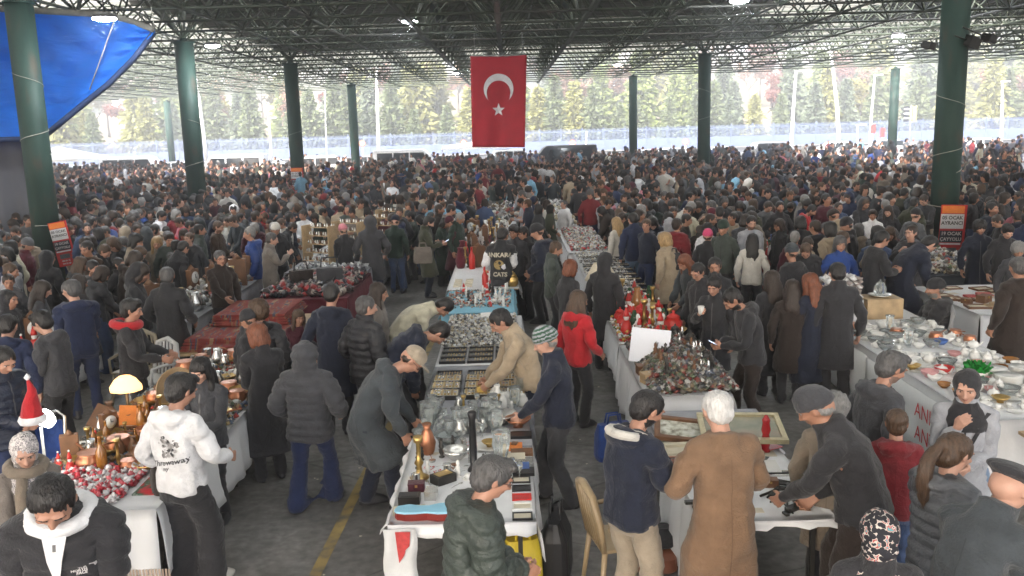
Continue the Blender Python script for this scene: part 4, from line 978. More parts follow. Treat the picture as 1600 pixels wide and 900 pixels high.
for px, py, lb in ((567, 226, 'left'), (725, 225, 'flag'), (895, 225, 'van'), (1071, 223, 'mid')):
    p = atD(px, 240, 88); q = atD(px, py, 88); e = empty('road_sign', (p.x, 88, .1), label={'left': 'round red rimmed sign right of the thin far column', 'flag': 'round red rimmed sign just left of the flag', 'van': 'round red rimmed sign behind the dark windowed van', 'mid': 'round red rimmed sign left of the tall middle right column'}[lb], cat='sign')
    m = MB(); m.bar((0, 0, 0), (0, 0, q.z - .1), .03, 5); m.build('post', wp, e); m = MB(); m.bar((0, -.03, q.z), (0, .0, q.z), .30, 16); m.build('disc', wp, e); V, F = tube([(.27 * math.cos(a), -.05, q.z + .27 * math.sin(a)) for a in [k * math.pi / 8 for k in range(17)]], .04, 5); m = MB(); m.add(V, F); m.build('rim', mat('sign_orange', (.6, .12, .04), var=0), e)
# ------------------------------------------------------------------ goods
china = mat('china_white', (.72, .72, .70), rough=.18, var=.03, spec=.6); silver = mat('silver', (.62, .62, .60), rough=.25, metal=.9, var=.08, ns=20); brass = mat('brass', (.50, .34, .12), rough=.3, metal=.85, var=.15, ns=15)
copper = mat('copper', (.42, .18, .10), rough=.35, metal=.8, var=.2, ns=12); darkm = mat('dark_metal', (.05, .048, .045), rough=.4, metal=.6, var=.2); woodm = mat('wood_brown', (.16, .075, .035), rough=.55, var=.3, ns=8)
woodl = mat('wood_pale', (.42, .30, .17), rough=.6, var=.2, ns=8); paper = mat('paper_cream', (.58, .53, .42), rough=.8, var=.08); redp = mat('red_paint', (.50, .025, .02), rough=.35, var=.1); bluep = mat('blue_paint', (.05, .12, .36), rough=.35, var=.1)
greenp = mat('green_glass', (.02, .22, .05), rough=.15, var=.15, spec=.8); amber = mat('amber_glass', (.30, .12, .02), rough=.12, var=.1, spec=.8); blackp = mat('black_lacquer', (.012, .012, .014), rough=.3, var=0); grass_ = mat('painting_field', (.16, .20, .13), rough=.7, cols=[(.10, .13, .10), (.22, .24, .15), (.35, .30, .20)], ns=9)
clr = mat('clear_glass', (.80, .86, .86), rough=.06, var=0, trans=.85, spec=.8); pinkp = mat('pink_glaze', (.55, .28, .28), rough=.3, var=.1); orangep = mat('orange_cloth', (.65, .20, .04), rough=.8, var=.15, ns=12); cyan_ = mat('light_blue', (.25, .52, .68), rough=.6, var=.1)
KINDS = {}
def K(name, mats, fn):
    m = MB(); fn(m); KINDS[name] = (m.mesh(name, mats), name)
K('plate', [china], lambda m: m.lathe([(.05, 0), (.12, .018), (.125, .022), (.115, .020), (.05, .008)], 18))
K('plate_stack', [china], lambda m: [m.lathe([(.06, .012 * k), (.125, .012 * k + .012), (.127, .012 * k + .016), (.05, .012 * k + .008)], 16) for k in range(9)])
K('platter', [china], lambda m: m.lathe([(.09, 0), (.20, .02), (.205, .026), (.19, .024), (.09, .01)], 20, sx=1, sy=.7))
K('bowl', [china], lambda m: m.lathe([(.04, 0), (.05, .01), (.09, .05), (.105, .085), (.098, .085), (.08, .05), (.03, .02)], 16))
K('cup', [china], lambda m: (m.lathe([(.05, 0), (.07, .012), (.06, .014)], 14), m.lathe([(.022, .012), (.036, .04), (.040, .07), (.035, .07), (.028, .03)], 12), m.add(*tube([(.036, 0, .06), (.06, 0, .055), (.06, 0, .03), (.033, 0, .028)], .005, 5))))
K('teapot', [china], lambda m: (m.lathe([(.04, 0), (.075, .03), (.085, .07), (.06, .11), (.03, .122), (.012, .130), (.014, .145), (.004, .152)], 16), m.add(*tube([(.07, 0, .05), (.12, 0, .07), (.14, 0, .115)], [.02, .013, .009], 7)), m.add(*tube([(-.07, 0, .10), (-.125, 0, .10), (-.125, 0, .05), (-.075, 0, .035)], .008, 6))))
K('jug', [silver], lambda m: (m.lathe([(.045, 0), (.03, .01), (.07, .06), (.075, .10), (.04, .17), (.045, .21), (.038, .21)], 14), m.add(*tube([(.04, 0, .19), (.10, 0, .17), (.09, 0, .09), (.065, 0, .07)], .008, 6))))
K('vase', [china], lambda m: m.lathe([(.045, 0), (.06, .03), (.075, .11), (.05, .19), (.028, .24), (.042, .28), (.034, .275)], 16))
K('copper_pot', [copper], lambda m: (m.lathe([(.08, 0), (.11, .03), (.115, .09), (.09, .12), (.10, .14), (.09, .14)], 16), m.add(*tube([(.10, 0, .12), (.17, 0, .14), (.26, 0, .15)], .009, 5))))
K('copper_tray', [copper], lambda m: m.lathe([(.12, 0), (.155, .02), (.16, .035), (.15, .03), (.12, .01)], 20))
K('brass_bowl', [brass], lambda m: m.lathe([(.05, 0), (.04, .02), (.09, .05), (.13, .09), (.125, .09), (.08, .055)], 16))
K('candlestick', [brass], lambda m: m.lathe([(.05, 0), (.055, .01), (.02, .03), (.014, .07), (.026, .09), (.012, .12), (.012, .20), (.024, .21), (.028, .24), (.018, .24)], 12))
K('bottle', [amber], lambda m: m.lathe([(.036, 0), (.040, .01), (.040, .17), (.016, .22), (.014, .28), (.018, .285), (.012, .29)], 12))
K('glass_vase', [clr], lambda m: m.lathe([(.05, 0), (.03, .02), (.05, .08), (.07, .16), (.06, .24), (.075, .28), (.068, .275)], 14))
K('wine_glass', [clr], lambda m: m.lathe([(.035, 0), (.034, .004), (.006, .01), (.005, .08), (.028, .11), (.036, .15), (.030, .18), (.027, .178)], 12))
K('glass_bowl', [clr], lambda m: m.lathe([(.05, 0), (.09, .04), (.12, .10), (.115, .10), (.08, .05)], 16))
K('glass_basket', [clr], lambda m: (m.lathe([(.05, 0), (.09, .04), (.12, .09), (.115, .09), (.08, .05)], 14), m.add(*tube([(.118 * math.cos(a), 0, .09 + .16 * math.sin(a)) for a in [math.pi * k / 10 for k in range(11)]], .007, 6))))
K('small_box', [woodm, brass], lambda m: (m.box((0, 0, .03), (.13, .09, .06)), m.box((0, 0, .066), (.134, .094, .012)), m.box((0, -.048, .055), (.02, .006, .02), 1)))
K('black_box', [blackp, paper], lambda m: (m.box((0, 0, .03), (.15, .10, .06)), m.box((0, 0, .0625), (.11, .07, .003), 1)))
K('book', [redp, paper], lambda m: (m.box((0, 0, .014), (.14, .20, .022), 1), m.box((0, 0, .0275), (.15, .205, .004)), m.box((0, 0, .0015), (.15, .205, .003)), m.box((-.074, 0, .014), (.004, .205, .026))))
K('book_blue', [bluep, paper], lambda m: (m.box((0, 0, .014), (.14, .20, .022), 1), m.box((0, 0, .0275), (.15, .205, .004)), m.box((0, 0, .0015), (.15, .205, .003)), m.box((-.074, 0, .014), (.004, .205, .026))))
K('picture_frame', [woodm, paper], lambda m: (m.box((0, 0, .012), (.20, .15, .004), 1), m.box((0, .085, .012), (.24, .02, .024)), m.box((0, -.085, .012), (.24, .02, .024)), m.box((.11, 0, .012), (.02, .15, .022)), m.box((-.11, 0, .012), (.02, .15, .022))))
K('card', [paper], lambda m: m.box((0, 0, .003), (.15, .10, .004)))
K('white_card', [china], lambda m: m.box((0, 0, .003), (.20, .14, .004)))
def _tray(m):
    m.box((0, 0, .008), (.30, .20, .012)); 
    for s in (-1, 1): m.box((0, s * .104, .02), (.316, .008, .036)); m.box((s * .154, 0, .02), (.008, .2, .036))
    R = random.Random(5)
    for i in range(9):
        for j in range(6): m.lathe([(.009, 0), (.011, .006), (.004, .011)], 6, 1 + (i + j) % 2, (-.132 + i * .033, -.082 + j * .033, .015)) if R.random() < .9 else 0
K('trinket_tray', [blackp, silver, brass], _tray)
def _case(m):
    m.box((0, 0, .03), (.34, .24, .05)); m.box((0, 0, .0575), (.31, .21, .004), 1)
    for i in range(8):
        for j in range(5): m.box((-.132 + i * .037, -.08 + j * .04, .066), (.024, .026, .012), 2 if (i * j) % 3 else 3)
K('jewellery_case', [darkm, paper, silver, brass], _case)
K('figurine', [china, brass], lambda m: (m.lathe([(.035, 0), (.036, .012), (.018, .02), (.03, .05), (.022, .09), (.028, .11), (.012, .13), (.020, .15), (.016, .175), (.004, .185)], 12), m.add(*tube([(.02, 0, .10), (.045, .01, .08), (.03, .03, .06)], .007, 5))))
K('dark_figurine', [darkm], lambda m: (m.lathe([(.03, 0), (.03, .015), (.012, .02), (.028, .06), (.018, .10), (.026, .12), (.010, .14), (.018, .165), (.003, .185)], 10), m.add(*tube([(-.02, 0, .11), (-.05, .01, .13), (-.055, .0, .18)], .006, 5))))
K('red_figurine', [redp, china], lambda m: (m.lathe([(.04, 0), (.045, .03), (.032, .08), (.02, .10)], 12), m.lathe([(.016, .10), (.022, .12), (.014, .14)], 10, 1), m.lathe([(.024, .13), (.02, .15), (.004, .20)], 10), m.lathe([(.006, .195), (.012, .205), (.004, .215)], 8, 1)))
K('ashtray', [greenp], lambda m: m.lathe([(.05, 0), (.075, .01), (.075, .035), (.055, .035), (.045, .012)], 12))
K('ladle', [silver], lambda m: (m.lathe([(.02, 0), (.035, .015), (.037, .03), (.030, .028)], 10), m.add(*tube([(.035, 0, .028), (.12, 0, .03), (.24, 0, .012)], .005, 5))))
K('spoon', [silver], lambda m: (m.lathe([(.01, 0), (.022, .004), (.018, .007)], 8, sx=1.5), m.add(*tube([(.03, 0, .004), (.09, 0, .008), (.16, 0, .004)], .0035, 4))))
K('tool', [darkm], lambda m: (m.add(*tube([(-.14, .02, .012), (0, 0, .016), (.12, -.03, .012)], .010, 5)), m.box((.13, -.035, .016), (.07, .035, .02), rz=.4), m.add(*tube([(-.13, -.03, .012), (0, 0, .02), (.11, .03, .012)], .008, 5))))
K('clock', [woodm, china, darkm], lambda m: (m.box((0, 0, .13), (.16, .08, .26)), m.lathe([(.065, -.004), (.065, .004)], 18, 1, M=Matrix.Translation((0, -.042, .17)) @ Matrix.Rotation(math.pi / 2, 4, 'X')), m.box((0, -.048, .185), (.006, .004, .04), 2), m.box((.015, -.048, .17), (.03, .004, .006), 2), m.lathe([(.05, 0), (.02, .03), (.004, .05)], 10, 0, (0, 0, .26))))
K('bead_string', [redp], lambda m: [m.lathe([(.003, -.008), (.008, 0), (.003, .008)], 6, 0, (.06 * math.cos(k * .42), .045 * math.sin(k * .42) + .02 * math.cos(k * 1.3), .008)) for k in range(15)])
K('camera', [blackp, darkm], lambda m: (m.box((0, 0, .035), (.13, .05, .07)), m.box((0, 0, .08), (.05, .04, .02)), m.lathe([(.028, 0), (.028, .035), (.02, .04)], 14, 1, M=Matrix.Translation((0, -.025, .035)) @ Matrix.Rotation(math.pi / 2, 4, 'X'))))
K('tankard', [silver], lambda m: (m.lathe([(.05, 0), (.045, .015), (.042, .13), (.046, .14), (.038, .14)], 14), m.add(*tube([(.042, 0, .12), (.085, 0, .11), (.08, 0, .05), (.044, 0, .03)], .007, 6))))
K('lidded_jar', [china], lambda m: m.lathe([(.05, 0), (.07, .03), (.07, .10), (.045, .13), (.055, .135), (.03, .155), (.008, .165), (.014, .18), (.003, .188)], 14))
K('christmas_tree', [mat('tinsel_green', (.03, .09, .04), rough=.8, var=.5, ns=60), redp, silver], lambda m: ([m.lathe([(.10 - .022 * k, .05 * k), (.05 - .011 * k, .05 * k + .07)], 9) for k in range(4)], [m.lathe([(.002, -.01), (.011, 0), (.002, .01)], 6, 1 + k % 2, (.07 * math.cos(k * 2.4) * (1 - k / 12), .07 * math.sin(k * 2.4) * (1 - k / 12), .03 + k * .017)) for k in range(10)]))
GC = {}
def item(kind, x, y, z, rz, label, group=None, s=1., rot=None, mats=None, cat=None, name=None):
    me, nm = KINDS[kind]
    if mats:
        key = (kind, tuple(m.name for m in mats))
        if key not in GC:
            q = me.copy(); 
            for i, mm_ in enumerate(mats): q.materials[i] = mm_
            GC[key] = q
        me = GC[key]
    o = obj(name or nm, me, None, (x, y, z), rot or (0, 0, rz), (s, s, s)); return tag(o, label, cat or (name or nm).replace('_', ' '), group)
NM = dict(book_blue='book', dark_figurine='figurine', red_figurine='figurine', white_card='card')
def scatter(x0, x1, y0, y1, z, n, kinds, where, seed, r0=.10, smin=.8, smax=1.15, avoid=()):
    """n goods set out one by one; alike goods of one stall share a label and a group"""
    R = random.Random(seed); P = []; out = []; tries = 0
    pool = [k for k, wgt in kinds for _ in range(wgt)]
    while len(P) < n and tries < n * 40:
        tries += 1; x, y = R.uniform(x0 + .06, x1 - .06), R.uniform(y0 + .06, y1 - .06)
        if any((x - a) ** 2 + (y - b) ** 2 < r0 * r0 for a, b in P) or any((x - a) ** 2 + (y - b) ** 2 < c * c for a, b, c in avoid): continue
        P.append((x, y)); k = R.choice(pool); kn, mt = (k, None) if isinstance(k, str) else (k[0], k[1]); nm = NM.get(kn, kn); col = k[2] if not isinstance(k, str) else dict(plate='white', bowl='white', cup='white', teapot='white', platter='white', vase='white', jug='silver', copper_pot='', bottle='amber').get(kn, 'small')
        u, v = (x - x0) / (x1 - x0), (y - y0) / (y1 - y0); sc_i = R.uniform(smin, smax); big = 'larger' if sc_i > (smin + smax) / 2 else 'smaller'
        zone = ('front' if v < .33 else 'middle' if v < .66 else 'back') + (' left' if u < .4 else ' right' if u > .6 else ' centre')
        lb = '%s %s %s %s, %s' % (big, col if col != 'small' else 'plain', nm.replace('_', ' '), where, zone); lb = ' '.join(lb.split())
        flat = kn in ('card', 'white_card', 'picture_frame', 'book', 'book_blue', 'jewellery_case', 'trinket_tray'); rz = R.uniform(-.25, .25) if flat else R.uniform(0, 6.28)
        out.append(item(kn, x, y, z, rz, lb, '%s %s %s, %s %s' % (big, nm.replace('_', ' '), where, zone, col), sc_i, mats=mt, name=nm))
    return out
def heap(name, x0, x1, y0, y1, z, n, cols, sz, label, seed, hmax=.05, cat=None, mound=0.):
    """tiny goods nobody could count: one mesh of small lumps"""
    R = np.random.RandomState(seed); V = []; F = []; C = []; b = 0
    O = np.array([(1, 0, 0), (0, 1, 0), (-1, 0, 0), (0, -1, 0), (0, 0, 1), (0, 0, -1)], dtype=float); T = np.array([(0, 1, 4), (1, 2, 4), (2, 3, 4), (3, 0, 4), (1, 0, 5), (2, 1, 5), (3, 2, 5), (0, 3, 5)])
    for i in range(n):
        x, y = R.uniform(x0, x1), R.uniform(y0, y1); u, v = (x - x0) / (x1 - x0) * 2 - 1, (y - y0) / (y1 - y0) * 2 - 1
        s = sz * R.uniform(.4, 1.3, 3) * (1, 1, .8); a = R.uniform(0, 3.14); M = R_z(a) @ R_x(R.uniform(-.6, .6))
        zz = z + R.uniform(0, hmax) + s[2] * .5 + mound * max(0, 1 - u * u) * max(0, 1 - v ** 4)
        V.append((O * s) @ M.T + (x, y, zz)); F.append(T + b); b += 6; c = np.array(cols[R.randint(len(cols))]) * R.uniform(.7, 1.2); C.append(np.tile(c, (6, 1)))
    o = obj(name, npmesh(name, np.vstack(V), np.vstack(F).astype(np.int32), [mat('trinket_mix', (1, 1, 1), rough=.35, var=.1, attr=True, metal=.15)], smooth=False, cols=np.vstack(C)))
    return tag(o, label, cat, None, 'stuff')
SILV = [(.5, .5, .5), (.65, .65, .66), (.25, .25, .26), (.10, .10, .10), (.45, .38, .25), (.7, .68, .62)]
MIXD = [(.08, .07, .06), (.16, .12, .09), (.30, .28, .26), (.05, .05, .05), (.35, .05, .04), (.5, .48, .44), (.10, .14, .07), (.22, .14, .06), (.07, .10, .16)]
XMAS = [(.45, .02, .02), (.7, .68, .65), (.03, .15, .05), (.45, .30, .06), (.6, .6, .62), (.5, .04, .05)]
# ------------------------------------------------------------------ tables and cloths
TBL = []
def table(x0, x1, y0, y1, label, h=.76, legs=True):
    e = empty('trestle_table', ((x0 + x1) / 2, (y0 + y1) / 2, 0), label=label, cat='table'); w, d = x1 - x0, y1 - y0
    m = MB(); m.box((0, 0, h - .015), (w - .04, d - .04, .03)); m.build('tabletop', woodl, e); TBL.append((x0, x1, y0, y1))
    for a in (-1, 1):
        for b_ in (-1, 1): m = MB(); m.box((a * (w / 2 - .12), b_ * (d / 2 - .15), (h - .03) / 2), (.035, .035, h - .03)); m.build('leg', darkm, e)
    m = MB(); m.box((0, -(d / 2 - .15), .22), (w - .28, .02, .03)); m.build('stretcher', darkm, e)
    return e
def cloth(x0, x1, y0, y1, m, label, drops=(.6, .6, .6, .6), h=.76, scallop=0, seed=1, amp=.018, name='tablecloth', cat='tablecloth'):
    """drops: left, right, near, far hang lengths"""
    R = random.Random(seed); V = []; F = []; th = .004
    ph = R.uniform(0, 6)
    nx = max(6, int((x1 - x0) / .07)); ny = max(6, int((y1 - y0) / .09)); L, Rr, N, Fa = drops
    xs = [x0 + (x1 - x0) * i / nx for i in range(nx + 1)]; ys = [y0 + (y1 - y0) * j / ny for j in range(ny + 1)]
    def top(i, j): return j * (nx + 1) + i
    for y in ys:
        for x in xs: V.append((x, y, h + th + .003 * math.sin(x * 9 + ph) * math.sin(y * 7)))
    for j in range(ny):
        for i in range(nx): F.append((top(i, j), top(i + 1, j), top(i + 1, j + 1), top(i, j + 1)))
    def skirt(idx, nrm, drop, tan):
        if drop <= 0: return
        rows = max(3, int(drop / .08)); prev = idx
        for r in range(1, rows + 1):
            cur = []; f = r / rows
            for q, i in enumerate(idx):
                p = V[i]; s = p[0] * tan[0] + p[1] * tan[1]; d_ = drop * f
                if scallop and r == rows: d_ += .018 * abs(math.sin(s * 22))
                wv_ = (amp * math.sin(s * 21 + ph) + amp * .7 * math.sin(s * 9.3 + 2 * ph) + amp * .5 * math.sin(s * 47)) * min(1, f * 2.2) + .012 + .03 * f
                V.append((p[0] + nrm[0] * wv_, p[1] + nrm[1] * wv_, h + th - d_)); cur.append(len(V) - 1)
            for q in range(len(idx) - 1): F.append((prev[q], prev[q + 1], cur[q + 1], cur[q]))
            prev = cur
    skirt([top(i, 0) for i in range(nx + 1)], (0, -1), N, (1, 0)); skirt([top(i, ny) for i in range(nx, -1, -1)], (0, 1), Fa, (1, 0))
    skirt([top(0, j) for j in range(ny, -1, -1)], (-1, 0), L, (0, 1)); skirt([top(nx, j) for j in range(ny + 1)], (1, 0), Rr, (0, 1))
    o = obj(name, npmesh(name, V, F, [m])); s_ = o.modifiers.new('t', 'SOLIDIFY'); s_.thickness = .003; s_.offset = 1
    return tag(o, label, cat)
cwh = mat('cloth_tableWhite', (.66, .67, .69), rough=.85, var=.05, ns=3, bump=.2, bs=12); cbl = mat('cloth_tableBlue', (.22, .48, .62), rough=.85, var=.06); crd = mat('cloth_tableRed', (.20, .012, .016), rough=.9, var=.12); cgy = mat('cloth_tableGrey', (.30, .31, .34), rough=.9, var=.1)
cmr = mat('cloth_tableMaroon', (.10, .01, .02), rough=.9, var=.1); cdk = mat('cloth_tableDark', (.03, .035, .045), rough=.9, var=.1)
H_ = .765
# T1: the centre row
X0, X1 = -.95, .13
table(X0, X1, 6.1, 8.0, 'nearest centre trestle table with dark legs under white lace edged cloth')
cloth(X0, X1, 6.08, 8.0, cwh, 'white lace edged cloth on the nearest centre table', (.05, .30, .07, 0), scallop=1)
m = MB(); V = []; F = []
for j in range(9):
    for i in range(5): V.append((X0 - .03 + .24 * i / 4 + .01 * math.sin(j * 1.3), 6.04 - .012 * math.sin(i * 2 + j * .5), .755 - .62 * j / 8 - (.02 * abs(math.sin(i * 1.6)) if j == 8 else 0)))
for j in range(8):
    for i in range(4): a = j * 5 + i; F.append((a, a + 1, a + 6, a + 5))
o = tag(obj('table_runner', npmesh('table_runner', V, F, [mat('lace', (.55, .56, .57), rough=.9, var=.1)])), 'narrow white cloth hanging down at the front left corner of the centre table', 'table runner'); s_ = o.modifiers.new('t', 'SOLIDIFY'); s_.thickness = .004
m = MB(); m.add([(X0 + .06, 6.02, .74), (X0 + .17, 6.02, .74), (X0 + .16, 6.02, .63), (X0 + .13, 6.02, .60), (X0 + .12, 6.02, .56), (X0 + .08, 6.02, .50), (X0 + .07, 6.02, .60)], [(6, 5, 4, 3, 2, 1, 0)]); g_ = m.build('red_print', mat('print_red', (.45, .05, .05), var=.2, ns=30), o)
table(X0, X1, 8.02, 10.4, 'second centre trestle table carrying glassware and ring trays'); cloth(X0, X1, 8.01, 10.4, cgy, 'grey cloth on the second centre table', (.25, .3, 0, 0), seed=2)
table(X0, X1, 10.42, 13.2, 'third centre trestle table carrying silver trinkets'); cloth(X0, X1, 10.41, 13.2, cwh, 'white cloth under the silver trinkets', (.3, .4, 0, 0), seed=3)
table(X0 - .15, X1 - .1, 13.5, 15.4, 'centre table with light blue cloth'); cloth(X0 - .15, X1 - .1, 13.45, 15.4, cbl, 'light blue cloth with short drop facing the camera', (.1, .1, .28, 0), seed=4, amp=.008)
table(X0 - .2, X1, 15.5, 19.4, 'long centre table with red ornaments'); cloth(X0 - .2, X1, 15.45, 19.4, cwh, 'white cloth below the red ornaments', (.6, .2, 0, 0), seed=5)
table(X0 - .2, X1, 19.6, 24.5, 'far centre table crowded with statues'); cloth(X0 - .2, X1, 19.5, 24.5, crd, 'red cloth at the far end of the centre row', (.5, .5, .3, 0), seed=6)
w1 = 'on the white cloth of the nearest centre table'
item('vase', -.78, 7.50, H_, 0, 'tall red brown tumbler vase at the left of the centre table', s=1.0, mats=[copper]); item('candlestick', -.80, 6.95, H_, .3, 'tall knobbly brass candlestick at the left edge of the centre table', s=1.5)
item('glass_basket', -.62, 7.75, H_, .2, 'clear glass basket with arched handle on the centre table', s=1.1)
m = MB(); m.lathe([(.055, 0), (.05, .02), (.028, .05), (.034, .2), (.026, .45), (.042, .50), (.03, .52)], 12, 0, (-.36, 7.08, H_)); tag(m.build('tall_vase', blackp), 'tall black slender vase standing in the middle of the centre table', 'vase')
item('bowl', -.52, 7.35, H_, 0, 'grey pewter bowl behind the black slender vase', s=1.15, mats=[silver]); item('platter', -.24, 7.60, H_, 0, 'oval plate of brown trinkets behind the black slender vase', s=.9); item('brass_bowl', -.24, 7.60, H_ + .02, 0, 'small brass bowl sitting on the oval plate', s=.55)
item('glass_vase', -.13, 7.20, H_, 0, 'clear glass vase with green stem in front of the boxes', s=1.1); item('brass_bowl', .02 - .15, 8.25, H_, 0, 'wide silver bowl beside the copper bowl', s=1.2, mats=[silver]); item('brass_bowl', .02, 8.15, H_, 0, 'copper bowl at the right edge behind the boxes', s=1.0, mats=[copper])
item('black_box', -.60, 6.86, H_, .7, 'dark ornate open box lying at an angle on the centre table', s=1.2, mats=[darkm, brass]); item('small_box', -.80, 6.70, H_, .05, 'maroon roll shaped case below the brass candlestick', s=1, mats=[cmat('maroon'), brass], name='case', cat='case')
item('black_box', -.83, 6.47, H_, 0, 'black square box near the front left of the centre table', s=1.1, mats=[blackp, blackp]); item('small_box', -.67, 6.55, H_, 1.5, 'grey metal box beside the black square box', s=1, mats=[silver, silver])
item('white_card', -.82, 6.33, H_, .1, 'cream paper behind the blue guitar shaped box', s=1.2, mats=[paper]); item('camera', -.42, 6.52, H_, .2, 'small brown carved toy near the blue glass pieces', s=.8, mats=[woodm, woodm], name='carving', cat='carving'); item('card', -.46, 6.62, H_, 0, 'thin black pen case in the middle of the white cloth', s=.7, mats=[blackp], name='pen_case', cat='pen case')
# blue wavy violin-shaped box
pr = [(-.22, .0), (-.20, .06), (-.12, .085), (-.04, .06), (.03, .055), (.10, .09), (.20, .10), (.26, .05), (.26, -.03), (.20, -.07), (.10, -.075), (.02, -.05), (-.06, -.06), (-.14, -.06), (-.20, -.04)]
m = MB(); n = len(pr); V = [(a, b, 0) for a, b in pr] + [(a, b, .055) for a, b in pr]; m.add(V, [tuple(range(n))[::1], tuple(range(2 * n - 1, n - 1, -1))[::1]] + [(k, n + k, n + (k + 1) % n, (k + 1) % n) for k in range(n)], 1)
V = [(a * 1.02, b * 1.03, .055) for a, b in pr] + [(a * 1.0, b * 1.0, .070) for a, b in pr]; m.add(V, [tuple(range(2 * n - 1, n - 1, -1))] + [(k, n + k, n + (k + 1) % n, (k + 1) % n) for k in range(n)], 0)
o = tag(m.build('curved_box', [cyan_, mat('red_lacquer', (.18, .02, .015), rough=.35)]), 'wavy light blue topped box with dark red side at the front of the centre table', 'box'); o.location = (-.69, 6.20, H_); bmz = o.data
for k in range(10): item('spoon', -.55 + k * .035, 6.44 + .03 * math.sin(k * 2), H_ + .004, 1.5 + .2 * math.sin(k), 'small blue handled spoon in a row on white cloth', 'blue handled spoons in a row', .55, mats=[bluep])
item('book', -.33, 6.18, H_, 0, 'dark red book beside the blue topped box', s=.8); item('small_box', -.31, 6.36, H_, .2, 'small yellowish box beside the blue glass pieces', s=.7, mats=[brass, brass])
for k in range(9): item('wine_glass', -.22 + (k % 5) * .06, 6.88 + (k // 5) * .09, H_, 0, 'small clear stem glass in the rows on white cloth', 'clear stem glasses in rows', .8)
for i, (a, b_, c_) in enumerate(((-.05, 7.58, orangep), (-.03, 7.32, paper), (.0, 7.10, bluep))): item('book', a, b_, H_, 1.57, ['orange patterned box lid behind the books', 'cream box in the pile right of the glass vase', 'blue box at the front of the pile'][i], s=1.0, mats=[c_, paper], name='flat_box', cat='box')
for i in range(5): item('book', .045, 7.0 + .22 * i, H_ , 1.57, ['dark book nearest in the right edge row', 'grey book second in the right edge row', 'brown book third in the right edge row', 'silver book fourth in the right edge row', 'black book fifth in the right edge row'][i], s=.95, mats=[[blackp, silver, woodm, cmat('lightgrey'), blackp][i], paper])
for i in range(5): item('picture_frame', .03, 6.16 + i * .17, H_, 0, ['small grey printed frame', 'small white printed tag', 'small red card', 'small black framed print', 'small dark framed photo'][i] + ' in the right front row of the centre table', s=.62, mats=[[blackp, paper], [china, paper], [redp, redp], [blackp, blackp], [darkm, paper]][i])
scatter(X0, -.1, 7.8, 8.9, H_, 46, [('glass_vase', 2), ('wine_glass', 6), ('jug', 2), ('glass_bowl', 1), ('candlestick', 1)], 'in the glassware group on the centre table', 11, .085, .6, .95)
scatter(-.3, X1, 8.4, 9.2, H_, 12, [('glass_vase', 2), ('vase', 1), ('figurine', 2), ('lidded_jar', 1)], 'right of the glassware on the centre table', 12, .10, .6, .9)
for i in range(3):
    for j in range(4): item('jewellery_case' if j < 3 else 'trinket_tray', -.75 + i * .36, 9.15 + j * .28, H_, 0, 'flat ring display case on the grey cloth, %s in the %s row' % (('left', 'centre', 'right')[i], ('front', 'second', 'third')[j]) if j < 3 else 'black tray of trinkets on the grey cloth, %s of the last row' % ('left', 'centre', 'right')[i], 'flat cases and trays on the grey cloth', .95)
for i in range(3):
    for j in range(3): item('trinket_tray', -.75 + i * .34, 10.6 + j * .24, H_, 0, 'black trinket tray at near end of white cloth, %s in the %s row' % (('left', 'centre', 'right')[i], ('front', 'middle', 'back')[j]), 'trinket trays on the white cloth', 1)
heap('silver_trinkets', X0 + .03, X1 - .08, 11.2, 13.1, H_, 2600, SILV, .028, 'heap of small silver and dark trinkets on the white cloth', 21)
item('white_card', -.38, 12.9, H_ + .06, .2, 'upright white price card among the silver trinkets', s=.9, rot=(1.1, 0, .2))
heap('glitter_trinkets', X0 - .12, X1 - .15, 13.8, 15.3, H_, 500, [(.6, .58, .55), (.1, .1, .1), (.4, .36, .3), (.5, .12, .05)], .025, 'small scattered figures on the light blue cloth', 22)
scatter(X0 - .12, X1 - .15, 13.8, 15.3, H_, 22, [('figurine', 3), ('dark_figurine', 2), ('red_figurine', 1), ('cup', 2)], 'on the light blue cloth', 13, .14)
scatter(-.55, X1 - .05, 15.6, 17.4, H_, 30, [('red_figurine', 7), ('candlestick', 1), (('bottle', [redp], 'red'), 3), (('lidded_jar', [brass], 'golden'), 2), ('figurine', 2)], 'among the red ornaments on the long centre table', 14, .13, 1.1, 1.7)
for i in range(6): item('book', -.98 + (i % 2) * .2, 15.8 + (i // 2) * .28, H_, 0, 'pale booklet laid out left of the red ornaments', 'pale booklets left of the red ornaments', .9, mats=[paper, paper])
scatter(X0 - .15, X1 - .05, 17.6, 19.3, H_, 26, [('clock', 2), (('vase', [cmat('burgundy')], 'dark red'), 3), ('candlestick', 3), ('dark_figurine', 3), (('bottle', [redp], 'red'), 2), ('tankard', 1)], 'behind the red ornaments', 15, .17, 1.2, 1.7)
scatter(X0 - .15, X1 - .05, 19.7, 24.3, H_, 46, [('figurine', 3), ('dark_figurine', 3), ('clock', 1), ('vase', 2), ('jug', 2), ('candlestick', 2)], 'on the far red cloth of the centre row', 16, .2, 1.2, 1.9)
scatter(X0 + .05, X1 - .05, 6.75, 7.85, H_, 40, [('spoon', 3), ('small_box', 1), ('dark_figurine', 1), ('figurine', 1), ('ladle', 1), ('bead_string', 2), ('cup', 1), ('tankard', 1), ('card', 1)], 'among the oddments of the nearest centre table', 12, .085, .5, .9, avoid=[(-.78, 7.5, .1), (-.8, 6.95, .1), (-.62, 7.75, .16), (-.36, 7.08, .08), (-.52, 7.35, .14), (-.24, 7.6, .22), (-.13, 7.2, .1), (-.6, 6.86, .12), (-.02, 7.3, .25), (-.08, 6.93, .17), (.04, 7.8, .15)])
